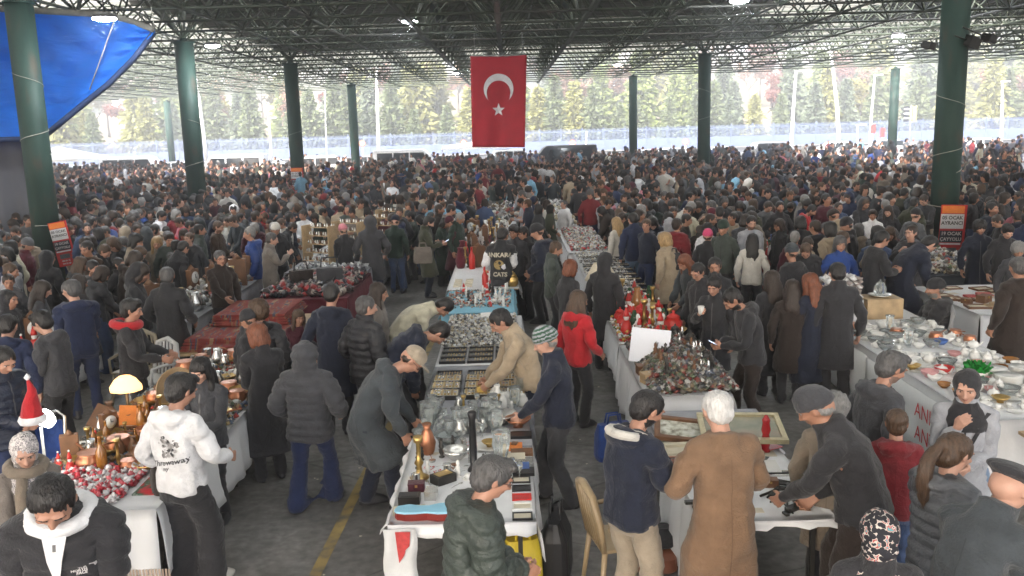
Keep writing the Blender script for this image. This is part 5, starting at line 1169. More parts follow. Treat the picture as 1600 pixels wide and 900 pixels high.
# T2: right centre row
A0, A1 = 1.36, 2.22
table(A0, A1 + .05, 9.0, 11.2, 'right centre trestle table under the mound of ornaments'); cloth(A0, A1 + .05, 8.98, 11.2, cwh, 'white cloth hanging on the aisle side below the mound of ornaments', (.66, .4, .5, 0), seed=7, amp=.03)
table(A0, A1, 11.3, 14.2, 'right centre table with festive ornaments'); cloth(A0, A1, 11.25, 14.2, cwh, 'white cloth below the festive ornaments on the aisle side', (.5, .4, 0, 0), seed=8)
table(A0, A1, 14.3, 19.5, 'long right centre table strewn with silver pieces'); cloth(A0, A1, 14.25, 19.5, cwh, 'long white cloth beneath rows of silver pieces', (.4, .3, 0, 0), seed=9)
table(A0 - .1, A1, 19.7, 24.0, 'far right centre table strewn with silver'); cloth(A0 - .1, A1, 19.6, 24.0, cwh, 'pale cloth at the far end of the right centre row', (.5, .5, .5, 0), seed=10)
heap('ornament_mound', A0 + .08, A1 + .12, 9.05, 11.1, H_, 4600, [(.08, .08, .07), (.14, .12, .10), (.24, .23, .22), (.05, .05, .05), (.20, .05, .04), (.38, .37, .35), (.10, .13, .08), (.2, .15, .09), (.09, .10, .13)], .042, 'steep mound of small dark carved ornaments and baubles', 23, .05, mound=.20)
scatter(A0 + .2, A1, 9.2, 11.0, H_ + .15, 60, [('dark_figurine', 4), (('figurine', [woodm, woodm], 'brown wooden'), 3), (('dark_figurine', [silver], 'pewter'), 2), (('lidded_jar', [darkm], 'dark'), 1), ('bead_string', 1)], 'standing in the mound of ornaments', 17, .11, .6, 1.1)
m = MB(); m.box((0, 0, 0), (.46, .012, .40)); o = tag(m.build('sign_board', mat('sign_white', (.72, .74, .80), var=.02)), 'blank white board leaning on the mound of ornaments', 'sign board'); q = at(1008, 577, 1.05); o.location = (A0 + .22, 10.1, H_ + .26); o.rotation_euler = (-.35, .05, -.35)
b2 = o.modifiers.new('b', 'BEVEL'); b2.width = .03; b2.segments = 2
item('small_box', A0 + .14, 9.5, H_, .3, 'open pale wooden box at the near left of the mound', s=1.6, mats=[woodl, woodm]); item('small_box', A0 + .13, 9.85, H_, .1, 'wooden box behind the pale box', s=1.5)
scatter(A0 + .05, A1, 11.4, 14.1, H_, 52, [('christmas_tree', 3), ('red_figurine', 6), ('candlestick', 1), (('lidded_jar', [redp], 'red'), 3), (('vase', [amber], 'amber'), 1), ('figurine', 3), ('brass_bowl', 1), ('bead_string', 2)], 'among the festive ornaments right of the red jacket', 18, .15, 1.1, 1.9)
heap('festive_trinkets', A0 + .03, A1 - .03, 11.35, 14.1, H_, 1300, XMAS, .035, 'small red and white festive trinkets on white cloth', 24, .06)
heap('silver_pieces', A0 + .05, A1 - .05, 14.4, 19.4, H_, 4200, SILV + [(.3, .3, .3)], .033, 'rows of small silver pieces on the long white cloth', 25, .03)
for i in range(8):
    for j in range(3): item('trinket_tray', A0 + .2 + j * .3, 14.7 + i * .55, H_ + .03, 0, 'dark tray of silver pieces, %s in row %s from the camera, long right centre table' % (('left', 'centre', 'right')[j], ('one', 'two', 'three', 'four', 'five', 'six', 'seven', 'eight')[i]), 'dark trays on the long right centre table', .95)
heap('silver_pile', A0, A1 - .05, 19.8, 23.9, H_, 2200, SILV + XMAS[:1], .045, 'glittering pile on the far right centre table', 26, .06)
# bedside lamp with floral shade on the festive table
lx, ly = A0 + .02, 13.6
e = empty('table_lamp', (lx, ly, H_), label='lamp with cream floral shade behind the red jacketed woman', cat='lamp')
m = MB(); m.lathe([(.12, 0), (.13, .03), (.11, .05), (.12, .38), (.04, .42)], 16); m.build('lamp_base', mat('lamp_floral', (.5, .4, .36), cols=[(.35, .06, .05), (.6, .56, .48), (.25, .22, .20)], ns=18), e)
m = MB(); m.lathe([(.26, .44), (.12, .70), (.115, .70), (.25, .44)], 20); m.build('lamp_shade', mat('shade_cream', (.62, .55, .42), rough=.8, var=.12, ns=12), e)
# T3: front right table with pictures
B0, B1 = 1.30, 2.28
table(B0, B1, 6.0, 7.6, 'front right trestle table with tools and pictures'); cloth(B0, B1, 5.98, 7.6, cwh, 'long white cloth hanging to the floor at the front right table', (.72, .05, .04, .3), seed=12, amp=.03)
table(B0 - .02, B1 + .1, 7.65, 8.5, 'small table behind holding the large gilt frame'); cloth(B0 - .02, B1 + .1, 7.64, 8.5, cgy, 'grey cloth beneath the large gilt frame', (.4, .3, 0, .3), seed=13)

gold = mat('gilt', (.50, .44, .28), rough=.35, metal=.5, var=.15, ns=20)
def bigframe(w_, d_, m1, m2, label, loc, rot, bw=.05):
    e = empty('framed_picture', loc, label=label, cat='picture'); e.rotation_euler = rot; m = MB()
    for s in (-1, 1): m.box((0, s * (d_ / 2 - bw / 2), .02), (w_, bw, .04)); m.box((s * (w_ / 2 - bw / 2), 0, .019), (bw, d_ - 2 * bw, .036))
    m.build('frame', m1, e); m = MB(); m.box((0, 0, .012), (w_ - 2 * bw + .004, d_ - 2 * bw + .004, .01)); m.build('picture', m2, e)
q = at(1158, 668, H_ + .16)
bigframe(.72, .52, gold, mat('print_olive', (.2, .2, .15), rough=.25, cols=[(.14, .15, .11), (.24, .24, .18), (.34, .28, .22)], ns=4), 'large gilt framed olive picture lying behind the camel coat', (q.x, q.y, H_ + .14), (.14, 0, -.10), .045)
bigframe(.50, .42, woodm, mat('print_brown', (.3, .3, .25), cols=[(.12, .10, .07), (.5, .5, .42), (.7, .7, .66)], ns=16), 'wooden framed print with pale figures left of the gilt frame', (1.50, 7.72, H_ + .06), (.15, .1, -.15), .05)
bigframe(.36, .26, mat('cream_paint', (.55, .50, .38), var=.06), paper, 'cream framed small relief beside the young man in navy puffer', (1.40, 7.25, H_ + .05), (0, 0, .05), .06)
item('white_card', 1.38, 7.55, H_, 0, 'cream cushion like box behind the cream frame', s=1.5, mats=[paper]); item('book_blue', 1.62, 7.75, H_, .2, 'green board under the wooden framed print', s=1.8, mats=[cmat('green'), paper])
m = MB(); m.lathe([(.045, 0), (.03, .04), (.042, .09), (.028, .16), (.04, .20), (.03, .26), (.034, .29), (.012, .33)], 14); o = tag(m.build('red_lantern', mat('red_glass', (.35, .01, .015), rough=.2)), 'tall red glass lantern right of the camel coat', 'lantern'); q = at(1196, 706, H_); o.location = (q.x, q.y, H_)
for i, (a, b_, m2) in enumerate(((2.08, 7.3, paper), (2.16, 7.42, redp), (1.98, 7.1, cmat('greygreen')), (2.05, 6.95, china))): item('white_card', a, b_, H_ + i * .006, .5 * i, ['cream leaflet', 'red and white leaflet', 'green leaflet', 'white leaflet'][i] + ' on the front right table beside the camel coat', s=1.3, mats=[m2], name='leaflet', cat='leaflet')
for k in range(3): m = MB(); m.box((2.05, 6.86 - .04 * k, H_ + .008), (.42, .02, .015)); tag(m.build('metal_rod', [silver, darkm, silver][k]), ['nearest', 'middle', 'farthest'][2 - k] + ' flat metal rod beside the camel coat on the table', 'rod')
scatter(1.9, B1 - .05, 6.05, 6.75, H_, 17, [('tool', 6), ('ladle', 1), ('small_box', 1)], 'among the old tools at the front right table corner', 19, .10, .8, 1.1)
m = MB(); m.box((0, 0, .02), (.40, .05, .035), rz=.6); o = tag(m.build('iron_bar', darkm), 'long black iron bar lying across the table corner', 'iron bar'); o.location = (2.12, 6.22, H_)
scatter(1.32, 1.9, 6.05, 7.0, H_, 12, [('camera', 2), ('card', 2), ('black_box', 2), ('tool', 2)], 'on the front right table left of the tools', 20, .14)
# T4: right crockery stall
D0, D1 = 4.35, 5.75
table(D0, D1, 10.4, 12.9, 'right crockery trestle table, far section'); cloth(D0, D1, 10.35, 12.9, cwh, 'white banner cloth with red lettering on the far crockery table', (.70, .3, .1, .3), seed=14, amp=.012)
table(D0 + .0, D1, 8.0, 10.3, 'right crockery trestle table, near section'); cloth(D0, D1, 7.95, 10.3, cwh, 'white cloth with red emblem and lettering on the near crockery table', (.72, .3, .72, 0), seed=15, amp=.014)
table(4.5, 5.9, 6.6, 7.7, 'small near table behind the black beret'); 
wk = 'on the right crockery stall'
scatter(D0 + .05, D1, 10.5, 12.0, H_, 80, [('plate', 3), ('bowl', 3), ('cup', 5), ('teapot', 2), ('platter', 1), ('copper_pot', 1), ('glass_bowl', 2), (('bowl', [bluep], 'blue'), 1), ('glass_vase', 1)], 'on the far crockery table', 31, .115, .6, .95)
scatter(D0 + .05, D1, 8.1, 10.3, H_, 135, [('plate', 3), ('bowl', 3), ('cup', 8), ('teapot', 1), ('platter', 1), ('lidded_jar', 2), ('brass_bowl', 1), (('bowl', [amber], 'amber'), 1), (('bowl', [pinkp], 'pink'), 1), ('glass_bowl', 2)], 'on the near crockery table', 32, .10, .6, .95)
for i in range(4): item('plate_stack', 5.15 + .32 * (i % 2), 9.0 + .30 * (i // 2), H_, 0, 'tall stack of white plates right of the green leaves, %s one' % ('near left', 'near right', 'far left', 'far right')[i], 'plate stacks right of the crockery', 1.1)
item('bowl', 4.95, 9.25, H_, 0, 'white bowl holding bright green leaves', s=1.3)
def greens():
    def f(R): a = R.uniform(0, 6.28); r = .12 * R.uniform(0, 1) ** .5; return np.array([r * math.cos(a), r * math.sin(a), R.uniform(0, .06)]), R.normal(size=3) + (0, 0, 1), np.array((.02, .26, .04)) * R.uniform(.5, 1.4)
    V, F, C = leafcloud(240, f, .05, 3); return npmesh('leaves', V, F, [leafm], smooth=False, cols=C)
o = tag(obj('leafy_greens', greens(), None, (4.95, 9.25, H_ + .10)), 'bright green glossy leaves piled in a white bowl', 'leaves')
item('bowl', 4.72, 9.5, H_, 0, 'bright red bowl beside the green leaves', s=1.0, mats=[redp])
scatter(4.55, 5.85, 6.7, 7.65, H_, 26, [('trinket_tray', 2), ('platter', 2), ('bowl', 2), ('small_box', 2), (('plate', [bluep], 'blue'), 2), ('ladle', 2)], 'on the small table in front of the crockery', 33, .17)
# tissue-wrapped china in crates at the far end
for i in range(2):
    m = MB(); m.box((0, 0, .14), (.50, .42, .28)); o = tag(m.build('carton', [mat('carton_white', (.60, .60, .62), var=.05), woodl][i]), ['white carton full of wrapped china at the far end of the stall', 'beige carton carrying a glass cake stand'][i], 'carton'); o.location = (4.65 + i * .56, 12.45, H_ + .005)
heap('wrapped_china', 4.42, 4.9, 12.25, 12.68, H_ + .28, 300, [(.7, .7, .7), (.55, .53, .52), (.35, .3, .28)], .06, 'crumpled white wrapped china spilling from the white carton', 34, .28)
item('copper_tray', 5.21, 12.45, H_ + .29, 0, 'silver cake stand on the beige carton', s=1, mats=[silver]); item('lidded_jar', 5.21, 12.45, H_ + .31, 0, 'gilt glass cake dome on the silver stand', s=1.2, mats=[clr])
# lettering on the banner cloths (aisle side, facing left) and front
PR = mat('print_red_letters', (.50, .02, .03), rough=.8, var=.1); PG = mat('print_grey_letters', (.22, .24, .26), rough=.8, var=.1)
def side_text(body, size, x, y, z, m, name, parent, label=None, rz=-math.pi / 2, bold=.0):
    me = text_mesh(body, size, bold); o = obj(name, me, parent, (x, y, z), (math.pi / 2, 0, rz)); me.materials.append(m); 
    return o
bn = empty('banner', (D0 - .115, 11.6, .45), label='white municipal banner with red and grey lettering along the crockery table', cat='banner')
def bp_(y, z): return (-.012, y - 11.6, z - .45)
m = MB(); NB = 30; V = []; F = []
for j in range(5):
    for i in range(NB + 1): V.append((.006 * math.sin(i * .9) * (.4 + j / 4), -1.2 + 2.4 * i / NB, .30 - .66 * j / 4))
for j in range(4):
    for i in range(NB): a = j * (NB + 1) + i; F.append((a, a + NB + 1, a + NB + 2, a + 1))
q = obj('sheet', npmesh('sheet', V, F, [mat('banner_white', (.62, .64, .65), rough=.7, var=.04)]), bn); s_ = q.modifiers.new('t', 'SOLIDIFY'); s_.thickness = .004
for body, sz, y, z, m_ in (('ANKARA', .20, 11.30, .62, PR), ('ANT\u0130KA', .20, 11.42, .42, PR), ('\u00c7ankaya', .17, 12.45, .40, PG), ('Belediyesi', .07, 12.40, .28, PG)):
    o = side_text(body, sz, *bp_(y, z), m_, 'lettering', bn)
m = MB(); V, F = tube([(0, .13 * math.cos(a), .17 * math.sin(a)) for a in [k * math.pi / 8 for k in range(17)]], .012, 5); m.add(V, F); V, F = tube([(0, .08 * math.sin(k * .8), -.14 + .045 * k) for k in range(7)], .011, 5); m.add(V, F); o = m.build('emblem', mat('emblem_green', (.16, .30, .22), var=.1), bn, loc=bp_(12.5, .62)); 
# near cloth: red crest on the aisle side, letters on the end facing the camera
bn2 = empty('banner', (D0 - .13, 9.2, .40), label='red crest and letters printed on a white sheet by the head scarfed woman', cat='banner')
V = []; F = []
for j in range(5):
    for i in range(NB + 1): V.append((.006 * math.sin(i * 1.1) * (.4 + j / 4), -1.2 + 2.4 * i / NB, .34 - .68 * j / 4))
for j in range(4):
    for i in range(NB): a = j * (NB + 1) + i; F.append((a, a + NB + 1, a + NB + 2, a + 1))
q = obj('sheet', npmesh('sheet', V, F, [MATS['banner_white']]), bn2); s_ = q.modifiers.new('t', 'SOLIDIFY'); s_.thickness = .004
m = MB(); cr = [(-.20, -.20), (-.14, -.25), (-.06, -.22), (0, -.27), (.08, -.22), (.15, -.25), (.20, -.18), (.20, .08), (.14, .02), (.13, .16), (.07, .08), (.02, .22), (-.04, .08), (-.10, .18), (-.13, .04), (-.20, .10)]
m.add([(0, -a, b) for a, b in cr], [tuple(range(len(cr)))]); o = m.build('crest', PR, bn2, loc=(-.018, .62, 0)); side_text('KARAD', .11, -.030, .62, -.02, MATS['banner_white'], 'lettering', bn2)
for body, y, z in (('ANKARA', -.62, .14), ('ANT\u0130KA', -.62, -.10)): side_text(body, .22, -.022, y, z, PR, 'lettering', bn2)
# T5 white-cloth table right, T6 red-cloth
table(6.6, 8.3, 12.4, 14.6, 'right background table with books behind the brown coat'); cloth(6.6, 8.3, 12.35, 14.6, cwh, 'white cloth hanging to the ground near the seated man', (.70, .3, .70, .3), seed=16, amp=.02)
scatter(6.65, 8.2, 12.5, 14.4, H_, 30, [('picture_frame', 2), ('book', 2), ('card', 2), ('black_box', 2), ('clock', 1), ('small_box', 2)], 'on the white table behind the seated man', 35, .2, 1, 1.6)
m = MB(); m.box((0, 0, .02), (.7, .45, .04)); m.box((0, 0, .06), (.6, .35, .04)); o = tag(m.build('wooden_tray', woodl), 'pale wooden tray at the near end of the white right table', 'tray'); o.location = (7.3, 12.7, H_); 
table(5.2, 6.9, 17.0, 19.6, 'table with dark red cloth right of the beige jacket man'); cloth(5.2, 6.9, 16.95, 19.6, crd, 'dark red cloth draped to the ground behind the grey chair', (.7, .7, .7, .3), seed=17, amp=.02)
scatter(5.25, 6.8, 17.0, 19.4, H_, 44, [('christmas_tree', 2), ('red_figurine', 3), ('figurine', 2), (('vase', [bluep], 'blue'), 1), ('lidded_jar', 2)], 'on the dark red cloth', 36, .18, 1.2, 1.9)
table(7.3, 9.0, 15.6, 20.0, 'long table before the right front column'); cloth(7.3, 9.0, 15.5, 20.0, cdk, 'dark cloth table before the right front column', (.6, .6, .6, .3), seed=18); heap('right_goods', 7.4, 8.9, 15.6, 19.8, H_, 1300, MIXD + SILV, .06, 'mixed goods on the dark table before the right front column', 27, .08)
# T7: left jumble stall
G0, G1 = -4.15, -2.78
table(G0, G1, 6.5, 8.9, 'near left trestle table under bric-a-brac'); cloth(G0, G1, 6.48, 8.9, cwh, 'white cloth at the near left stall with worn drop', (.5, .55, .60, 0), seed=20, amp=.02)
table(G0, G1, 8.95, 11.2, 'second left trestle table under pots and plates'); cloth(G0, G1, 8.92, 11.2, cgy, 'grey cloth below pots and plates', (.5, .5, 0, 0), seed=21)
m = MB(); V = []; F = []
for j in range(13):
    for i in range(7):
        u = i / 6; d_ = j / 12 * 1.15; x = G1 - .30 + min(d_, .33); z = H_ + .012 if d_ < .33 else H_ + .012 - (d_ - .33); V.append((x + (.035 + .01 * math.sin(i * 2.1 + j)) * (1 if d_ >= .33 else 0), 6.75 + .62 * u, z))
for j in range(12):
    for i in range(6): a = j * 7 + i; F.append((a, a + 7, a + 8, a + 1))
kn = mat('knit_red', (.5, .03, .04), rough=.95, cols=[(.45, .02, .03), (.5, .03, .04), (.03, .10, .06), (.6, .58, .55)], ns=9); o = tag(obj('knitted_throw', npmesh('knitted_throw', V, F, [kn])), 'red patterned knitted throw hanging over the corner of the left stall', 'throw'); s_ = o.modifiers.new('t', 'SOLIDIFY'); s_.thickness = .012
fr_ = MB()
for k in range(26): x = G1 - .55 + .025 * k; fr_.add(*tube([(x, 6.42, .30), (x + .01, 6.40, .20), (x, 6.41, .06)], .008, 4))
o = tag(fr_.build('fringe', mat('fringe_cream', (.45, .35, .28), rough=.95, var=.2)), 'cream tassel fringe at the bottom of the left stall cloth', 'fringe', kind='stuff')
heap('ribbon_heap', G0 + .35, G1 - .35, 6.55, 7.3, H_, 800, [(.5, .03, .05), (.65, .62, .62), (.6, .58, .6), (.5, .10, .12)], .035, 'heap of red and white ribbons at the near end of the left stall', 41, .05)
scatter(G0 + .1, G1 - .1, 7.2, 8.8, H_, 80, [('candlestick', 2), ('bottle', 3), ('brass_bowl', 2), ('copper_pot', 2), (('vase', [woodm], 'brown'), 2), ('red_figurine', 1), ('jug', 2), ('bowl', 1), ('small_box', 1), ('clock', 1), ('copper_tray', 1)], 'in the bric-a-brac of the near left stall', 42, .115, .6, 1.15)
scatter(G0 + .1, G1 - .05, 9.0, 11.1, H_, 85, [('bowl', 2), ('plate', 2), ('copper_pot', 2), ('brass_bowl', 3), ('tankard', 2), ('jug', 3), ('cup', 2), ('teapot', 1), ('copper_tray', 2), (('figurine', [darkm, darkm], 'dark'), 1)], 'among the pots and plates of the second left table', 43, .12, .6, 1.1)
heap('bric_a_brac', G0 + .05, G1 - .03, 7.3, 11.1, H_, 3000, MIXD + [(.5, .45, .38), (.4, .3, .15)], .035, 'small metal bits between the pots of the left stall', 44, .03)
item('copper_tray', -3.62, 9.2, H_ + .16, 0, 'round wicker rimmed mirror standing on edge at the left stall', s=1.5, rot=(1.45, 0, .9), mats=[woodl]); item('ashtray', -3.05, 7.65, H_ + .12, 0, 'bright green tin plate standing near the white hoodie', s=2.2, rot=(1.0, 0, -.3)); item('copper_pot', -2.98, 7.35, H_, 0, 'round dark brown carved jar before the green plate', s=1.0, mats=[woodm])
item('book', -3.72, 8.25, H_ + .18, .5, 'orange booklet propped up near the lit lamp', s=1.0, rot=(.9, .2, .5), mats=[orangep, paper]); item('book', -4.0, 8.3, H_ + .15, .5, 'brown open album left of the orange booklet', s=1.2, rot=(.8, .5, .2), mats=[woodm, woodm])
# lit lamps of the left stall
sh_on = mat('shade_lit', (.8, .5, .25), var=0, emit=(1, .50, .18), es=.55); q = at(166, 640, 1.2)
e = empty('table_lamp', (-4.02, 8.95, H_), label='lit orange stained glass lamp on the left stall', cat='lamp'); m = MB(); m.lathe([(.07, 0), (.06, .02), (.018, .05), (.015, .26)], 12); m.build('lamp_base', darkm, e); m = MB(); m.lathe([(.145, .24), (.15, .27), (.10, .35), (.05, .39), (.045, .39), (.09, .34), (.135, .26)], 8, sx=1.15); m.build('lamp_shade', sh_on, e)
L = bpy.data.lights.new('lamp', 'POINT'); L.energy = .22; L.color = (1, .66, .36); L.shadow_soft_size = .08; lo = bpy.data.objects.new('lamp_light', L); COL.objects.link(lo); lo.parent = e; lo.location = (0, -.05, .2)
q = at(62, 655, 1.25); e = empty('spot_lamp', (q.x, q.y, 0), label='lit white spot lamp below the santa hat at the left', cat='lamp'); m = MB(); m.bar((0, 0, 0), (0, 0, 1.18), .012, 6); m.build('stand', cw, e); m = MB(); m.lathe([(.03, .0), (.085, .05), (.08, .09)], 12, M=Matrix.Translation((0, 0, 1.22)) @ Matrix.Rotation(1.0, 4, 'Y')); m.build('lamp_head', mat('led_small', (.9, .9, .9), var=0, emit=(1, 1, .9), es=6), e)
L = bpy.data.lights.new('lamp', 'POINT'); L.energy = .2; L.shadow_soft_size = .06; lo = bpy.data.objects.new('lamp_light', L); COL.objects.link(lo); lo.parent = e; lo.location = (.18, -.08, 1.2)
q = at(50, 620, 1.5); m = MB(); V, F = tube([(0, 0, 0), (.005, 0, .14), (.03, 0, .27), (0, 0, .36)], [.12, .085, .04, .012], 12); m.add(V, F, 0, True); m.lathe([(.125, -.03), (.14, 0), (.125, .035)], 14, 1); m.lathe([(.003, -.035), (.035, 0), (.003, .035)], 10, 1, (0, 0, .38)); o = tag(m.build('santa_hat', [cmat('red'), cmat('white')]), 'red and white santa hat standing on the lamp at the left', 'hat'); o.location = (q.x - .03, q.y + .02, 1.30); o.scale = (.8, .8, .95); 
# carpets
cpt = bpy.data.materials.new('carpet'); cpt.use_nodes = True; t = cpt.node_tree; b = t.nodes['Principled BSDF']; b.inputs['Roughness'].default_value = .95; tc = t.nodes.new('ShaderNodeTexCoord'); wv1 = t.nodes.new('ShaderNodeTexWave'); wv1.inputs['Scale'].default_value = 1.3; wv1.inputs['Distortion'].default_value = 2; vo = t.nodes.new('ShaderNodeTexVoronoi'); vo.inputs['Scale'].default_value = 9; vo.inputs['Randomness'].default_value = .35; vo.distance = 'MANHATTAN'; ad = t.nodes.new('ShaderNodeMath'); ad.operation = 'ADD'
cr_ = t.nodes.new('ShaderNodeValToRGB'); cr_.color_ramp.interpolation = 'CONSTANT'
for i, (p_, c) in enumerate(((0, (.17, .022, .018)), (.32, (.21, .04, .028)), (.52, (.22, .12, .065)), (.62, (.05, .07, .12)), (.72, (.20, .025, .025)), (.9, (.27, .19, .11)))):
    e_ = cr_.color_ramp.elements[i] if i < 2 else cr_.color_ramp.elements.new(p_); e_.position = p_; e_.color = (*c, 1)
t.links.new(tc.outputs['Object'], wv1.inputs[0]); t.links.new(tc.outputs['Object'], vo.inputs['Vector']); t.links.new(wv1.outputs['Fac'], ad.inputs[0]); sx_ = t.nodes.new('ShaderNodeSeparateColor'); t.links.new(vo.outputs['Color'], sx_.inputs[0]); t.links.new(sx_.outputs[0], ad.inputs[1]); m2 = t.nodes.new('ShaderNodeMath'); m2.operation = 'MULTIPLY'; m2.inputs[1].default_value = .5; t.links.new(ad.outputs[0], m2.inputs[0]); t.links.new(m2.outputs[0], cr_.inputs[0]); t.links.new(cr_.outputs[0], b.inputs['Base Color'])
table(-4.7, -3.0, 12.0, 14.6, 'left trestle table under the folded carpets', h=.60)
def carpet(x0, x1, y0, y1, z, h, label):
    S = MB(); n = 4
    for k in range(n):
        zz = z + h * k / n; d_ = .02 * k; m_ = bmesh.new(); 
        P = []; nn = 14
        V, F = [], []
        for j, yy in enumerate((y0 + d_, y1 - d_)):
            for q in range(nn): a = 2 * math.pi * q / nn; c, s2 = math.cos(a), math.sin(a); V.append((((x0 + x1) / 2 + ((x1 - x0) / 2 - d_) * math.copysign(abs(c) ** .25, c)), yy, zz + h / n / 2 + h / n * .49 * math.copysign(abs(s2) ** .6, s2)))
        for q in range(nn): F.append((q, (q + 1) % nn, nn + (q + 1) % nn, nn + q))
        F += [tuple(range(nn))[::-1], tuple(range(nn, 2 * nn))]; S.add(V, F, 0, False); m_.free()
    return tag(S.build('folded_carpet', cpt), label, 'carpet', 'folded carpets on the left table')
carpet(-4.65, -3.15, 12.1, 13.3, .61, .17, 'large folded red patterned carpet, lower and nearer of the pile'); carpet(-4.5, -3.3, 12.9, 14.2, .79, .15, 'folded red carpet lying on top of the pile at the back'); carpet(-4.35, -2.9, 11.9, 12.4, .61, .10, 'thin carpet edge in front of the carpet pile')
table(-4.4, -2.8, 15.0, 17.6, 'left table with leather bags and red throw'); cloth(-4.4, -2.8, 14.95, 17.6, cmr, 'dark red patterned cloth under leather bags', (.5, .5, .5, .3), seed=24)
heap('leather_goods', -4.3, -2.85, 15.1, 17.5, H_, 800, [(.02, .02, .025), (.05, .03, .03), (.03, .03, .04), (.25, .02, .02), (.3, .26, .22)], .08, 'pile of black leather pieces on the red cloth', 45, .08)
K('handbag', [cmat('charcoal')], lambda m: (m.box((0, 0, .13), (.36, .16, .26)), m.box((0, -.085, .17), (.34, .012, .14)), m.add(*tube([(-.12, 0, .26), (-.10, 0, .40), (.10, 0, .40), (.12, 0, .26)], .012, 6))))
item('handbag', -3.35, 16.3, H_, .2, 'large grey black handbag among leather goods on the left table', s=1.3); item('handbag', -3.9, 16.4, H_, .6, 'dark leather bag left of the large handbag', s=1.1, mats=[cmat('darkbrown')])
table(-4.6, -2.9, 18.0, 22.0, 'left table with glassware in front of spice racks'); cloth(-4.6, -2.9, 17.9, 22.0, cgy, 'silvery cloth under massed glassware', (.6, .6, .6, .3), seed=25)
heap('glassware', -4.4, -2.95, 18.1, 21.8, H_, 1700, [(.6, .62, .64), (.4, .42, .45), (.2, .2, .22), (.7, .7, .7)], .05, 'massed small glassware on the silvery cloth', 46, .08)
def rack(x, y, rz, label):
    e = empty('display_rack', (x, y, H_), rz, 1, label, 'display rack', 'slanted racks of small goods')
    for s in (-1, 1): m = MB(); m.box((s * .35, .0, .42), (.02, .30, .84)); m.build('side', woodl, e)
    for k in range(5):
        m = MB(); m.box((0, -.12 + .06 * k, .10 + .17 * k), (.68, .14, .012)); sh_ = m.build('shelf', woodl, e)
        m = MB()
        for q in range(11): m.lathe([(.018, 0), (.022, .03), (.012, .06), (.016, .08)], 6, q % 3, (-.31 + q * .062, -.12 + .06 * k, .107 + .17 * k))
        m.build('goods', [silver, china, woodm], e)['kind'] = 'stuff'
rack(-4.05, 18.9, -.5, 'slanted wooden rack of small goods by the grey coat man'); rack(-3.55, 19.6, -.5, 'slanted wooden rack of small goods behind the first rack'); rack(-2.95, 22.2, -.4, 'slanted wooden rack left of the dark hooded man'); rack(-2.9, 20.6, -.4, 'slanted wooden rack behind the striped sleeve')
# left grey cloth stall and goods
table(-6.0, -4.9, 13.5, 19.0, 'long far left table with grey sheet'); cloth(-6.0, -4.9, 13.4, 19.0, cgy, 'pale grey sheet draped over the far left table', (.7, .72, .7, .3), seed=26, amp=.04)
heap('left_goods', -5.9, -5.0, 13.6, 18.8, H_, 900, MIXD + SILV, .06, 'mixed metal goods on the pale grey sheet', 47, .12); scatter(-5.9, -5.0, 13.6, 18.8, H_, 22, [('clock', 2), ('jug', 2), ('candlestick', 2), ('picture_frame', 1), ('tankard', 2)], 'on the pale grey sheet at the left', 48, .22, 1.3, 2.)
table(-7.4, -6.2, 9.8, 13.0, 'left rear table behind the red hooded vendor'); cloth(-7.4, -6.2, 9.8, 13.0, cwh, 'pale cloth of the table behind the red hooded vendor', (.6, .6, .6, .3), seed=27); scatter(-7.3, -6.3, 9.9, 12.9, H_, 18, [('tankard', 2), ('bottle', 2), ('vase', 1), ('red_figurine', 1), ('clock', 1)], 'behind the red hooded vendor', 49, .22, 1.2, 1.9)
# ------------------------------------------------------------------ the people one can tell apart
# px, py, height, face, outfit, coat colour, trousers, hair, pose, label, options
LK = dict(hp=38); BACK = dict()
def P(px, py, h, face, outfit, coat, trs, hair, p, label, **k):
    lod = 0 if py > 455 else 1
    return person(px, py, h, face, outfit, coat, trs, hair, p, label, lod=k.pop('lod', lod), **k)
def phone_at(e, ps, k='r', label='dark phone', m=None):
    p = ps['P']['ha' + k] + ps['A']['ha' + k] @ (np.array(JT['fi' + k]) - np.array(JT['wr' + k])) * .6; W = Matrix.Rotation(e.rotation_euler.z, 4, 'Z') @ Vector(p * np.array(e.scale[:])); 
    q = MB(); q.box((0, 0, 0), (.075, .15, .009)); q.box((0, 0, .006), (.066, .138, .002), 1); o = tag(q.build('phone', [blackp, mat('screen_on', (.1, .12, .15), rough=.1, var=0, emit=(.5, .6, .8), es=.6)]), label, 'phone'); o.location = e.location + W + Vector((0, 0, .035)); o.rotation_euler = (.5, 0, e.rotation_euler.z); return o
dn = dict(L='down', R='down')
e1, p1, q1 = P(75, 762, 1.92, 168, 'puffer_hood', 'black', 'jeans:darkdenim', 'short:black', dict(lean=8, hp=42, hy=-8, L='clasp', R='clasp'), 'man in black puffer and white hood looking down, at the bottom left', beard='stubble', skin_i=1, glossy=False, fat=1.16)
e2, p2, q2 = P(36, 684, 1.60, 140, 'coat_collar', 'warmgrey', 'wide:black', 'scarf:lightgrey', dict(hp=22, hy=10, L='clasp', R='phone'), 'smiling woman in pale patterned headscarf at the left edge', skin_i=0)
e3, p3, q3 = P(288, 585, 1.80, 22, 'hoodie_hood', 'white', 'wide:black', 'thick:black', dict(hp=25, hy=15, L=(-.24, .12, .98), R=(.20, .30, 1.05), feet=(-.05, .12)), 'young man in white printed hoodie seen from behind', skin_i=1, shoes='offwhite', fat=1.05)
P(310, 562, 1.60, 190, 'jacket_collar', 'charcoal', 'jeans:black', 'long:black', dict(hp=18, L='clasp', R='front'), 'girl with long black hair facing the white hoodie', skin_i=0)
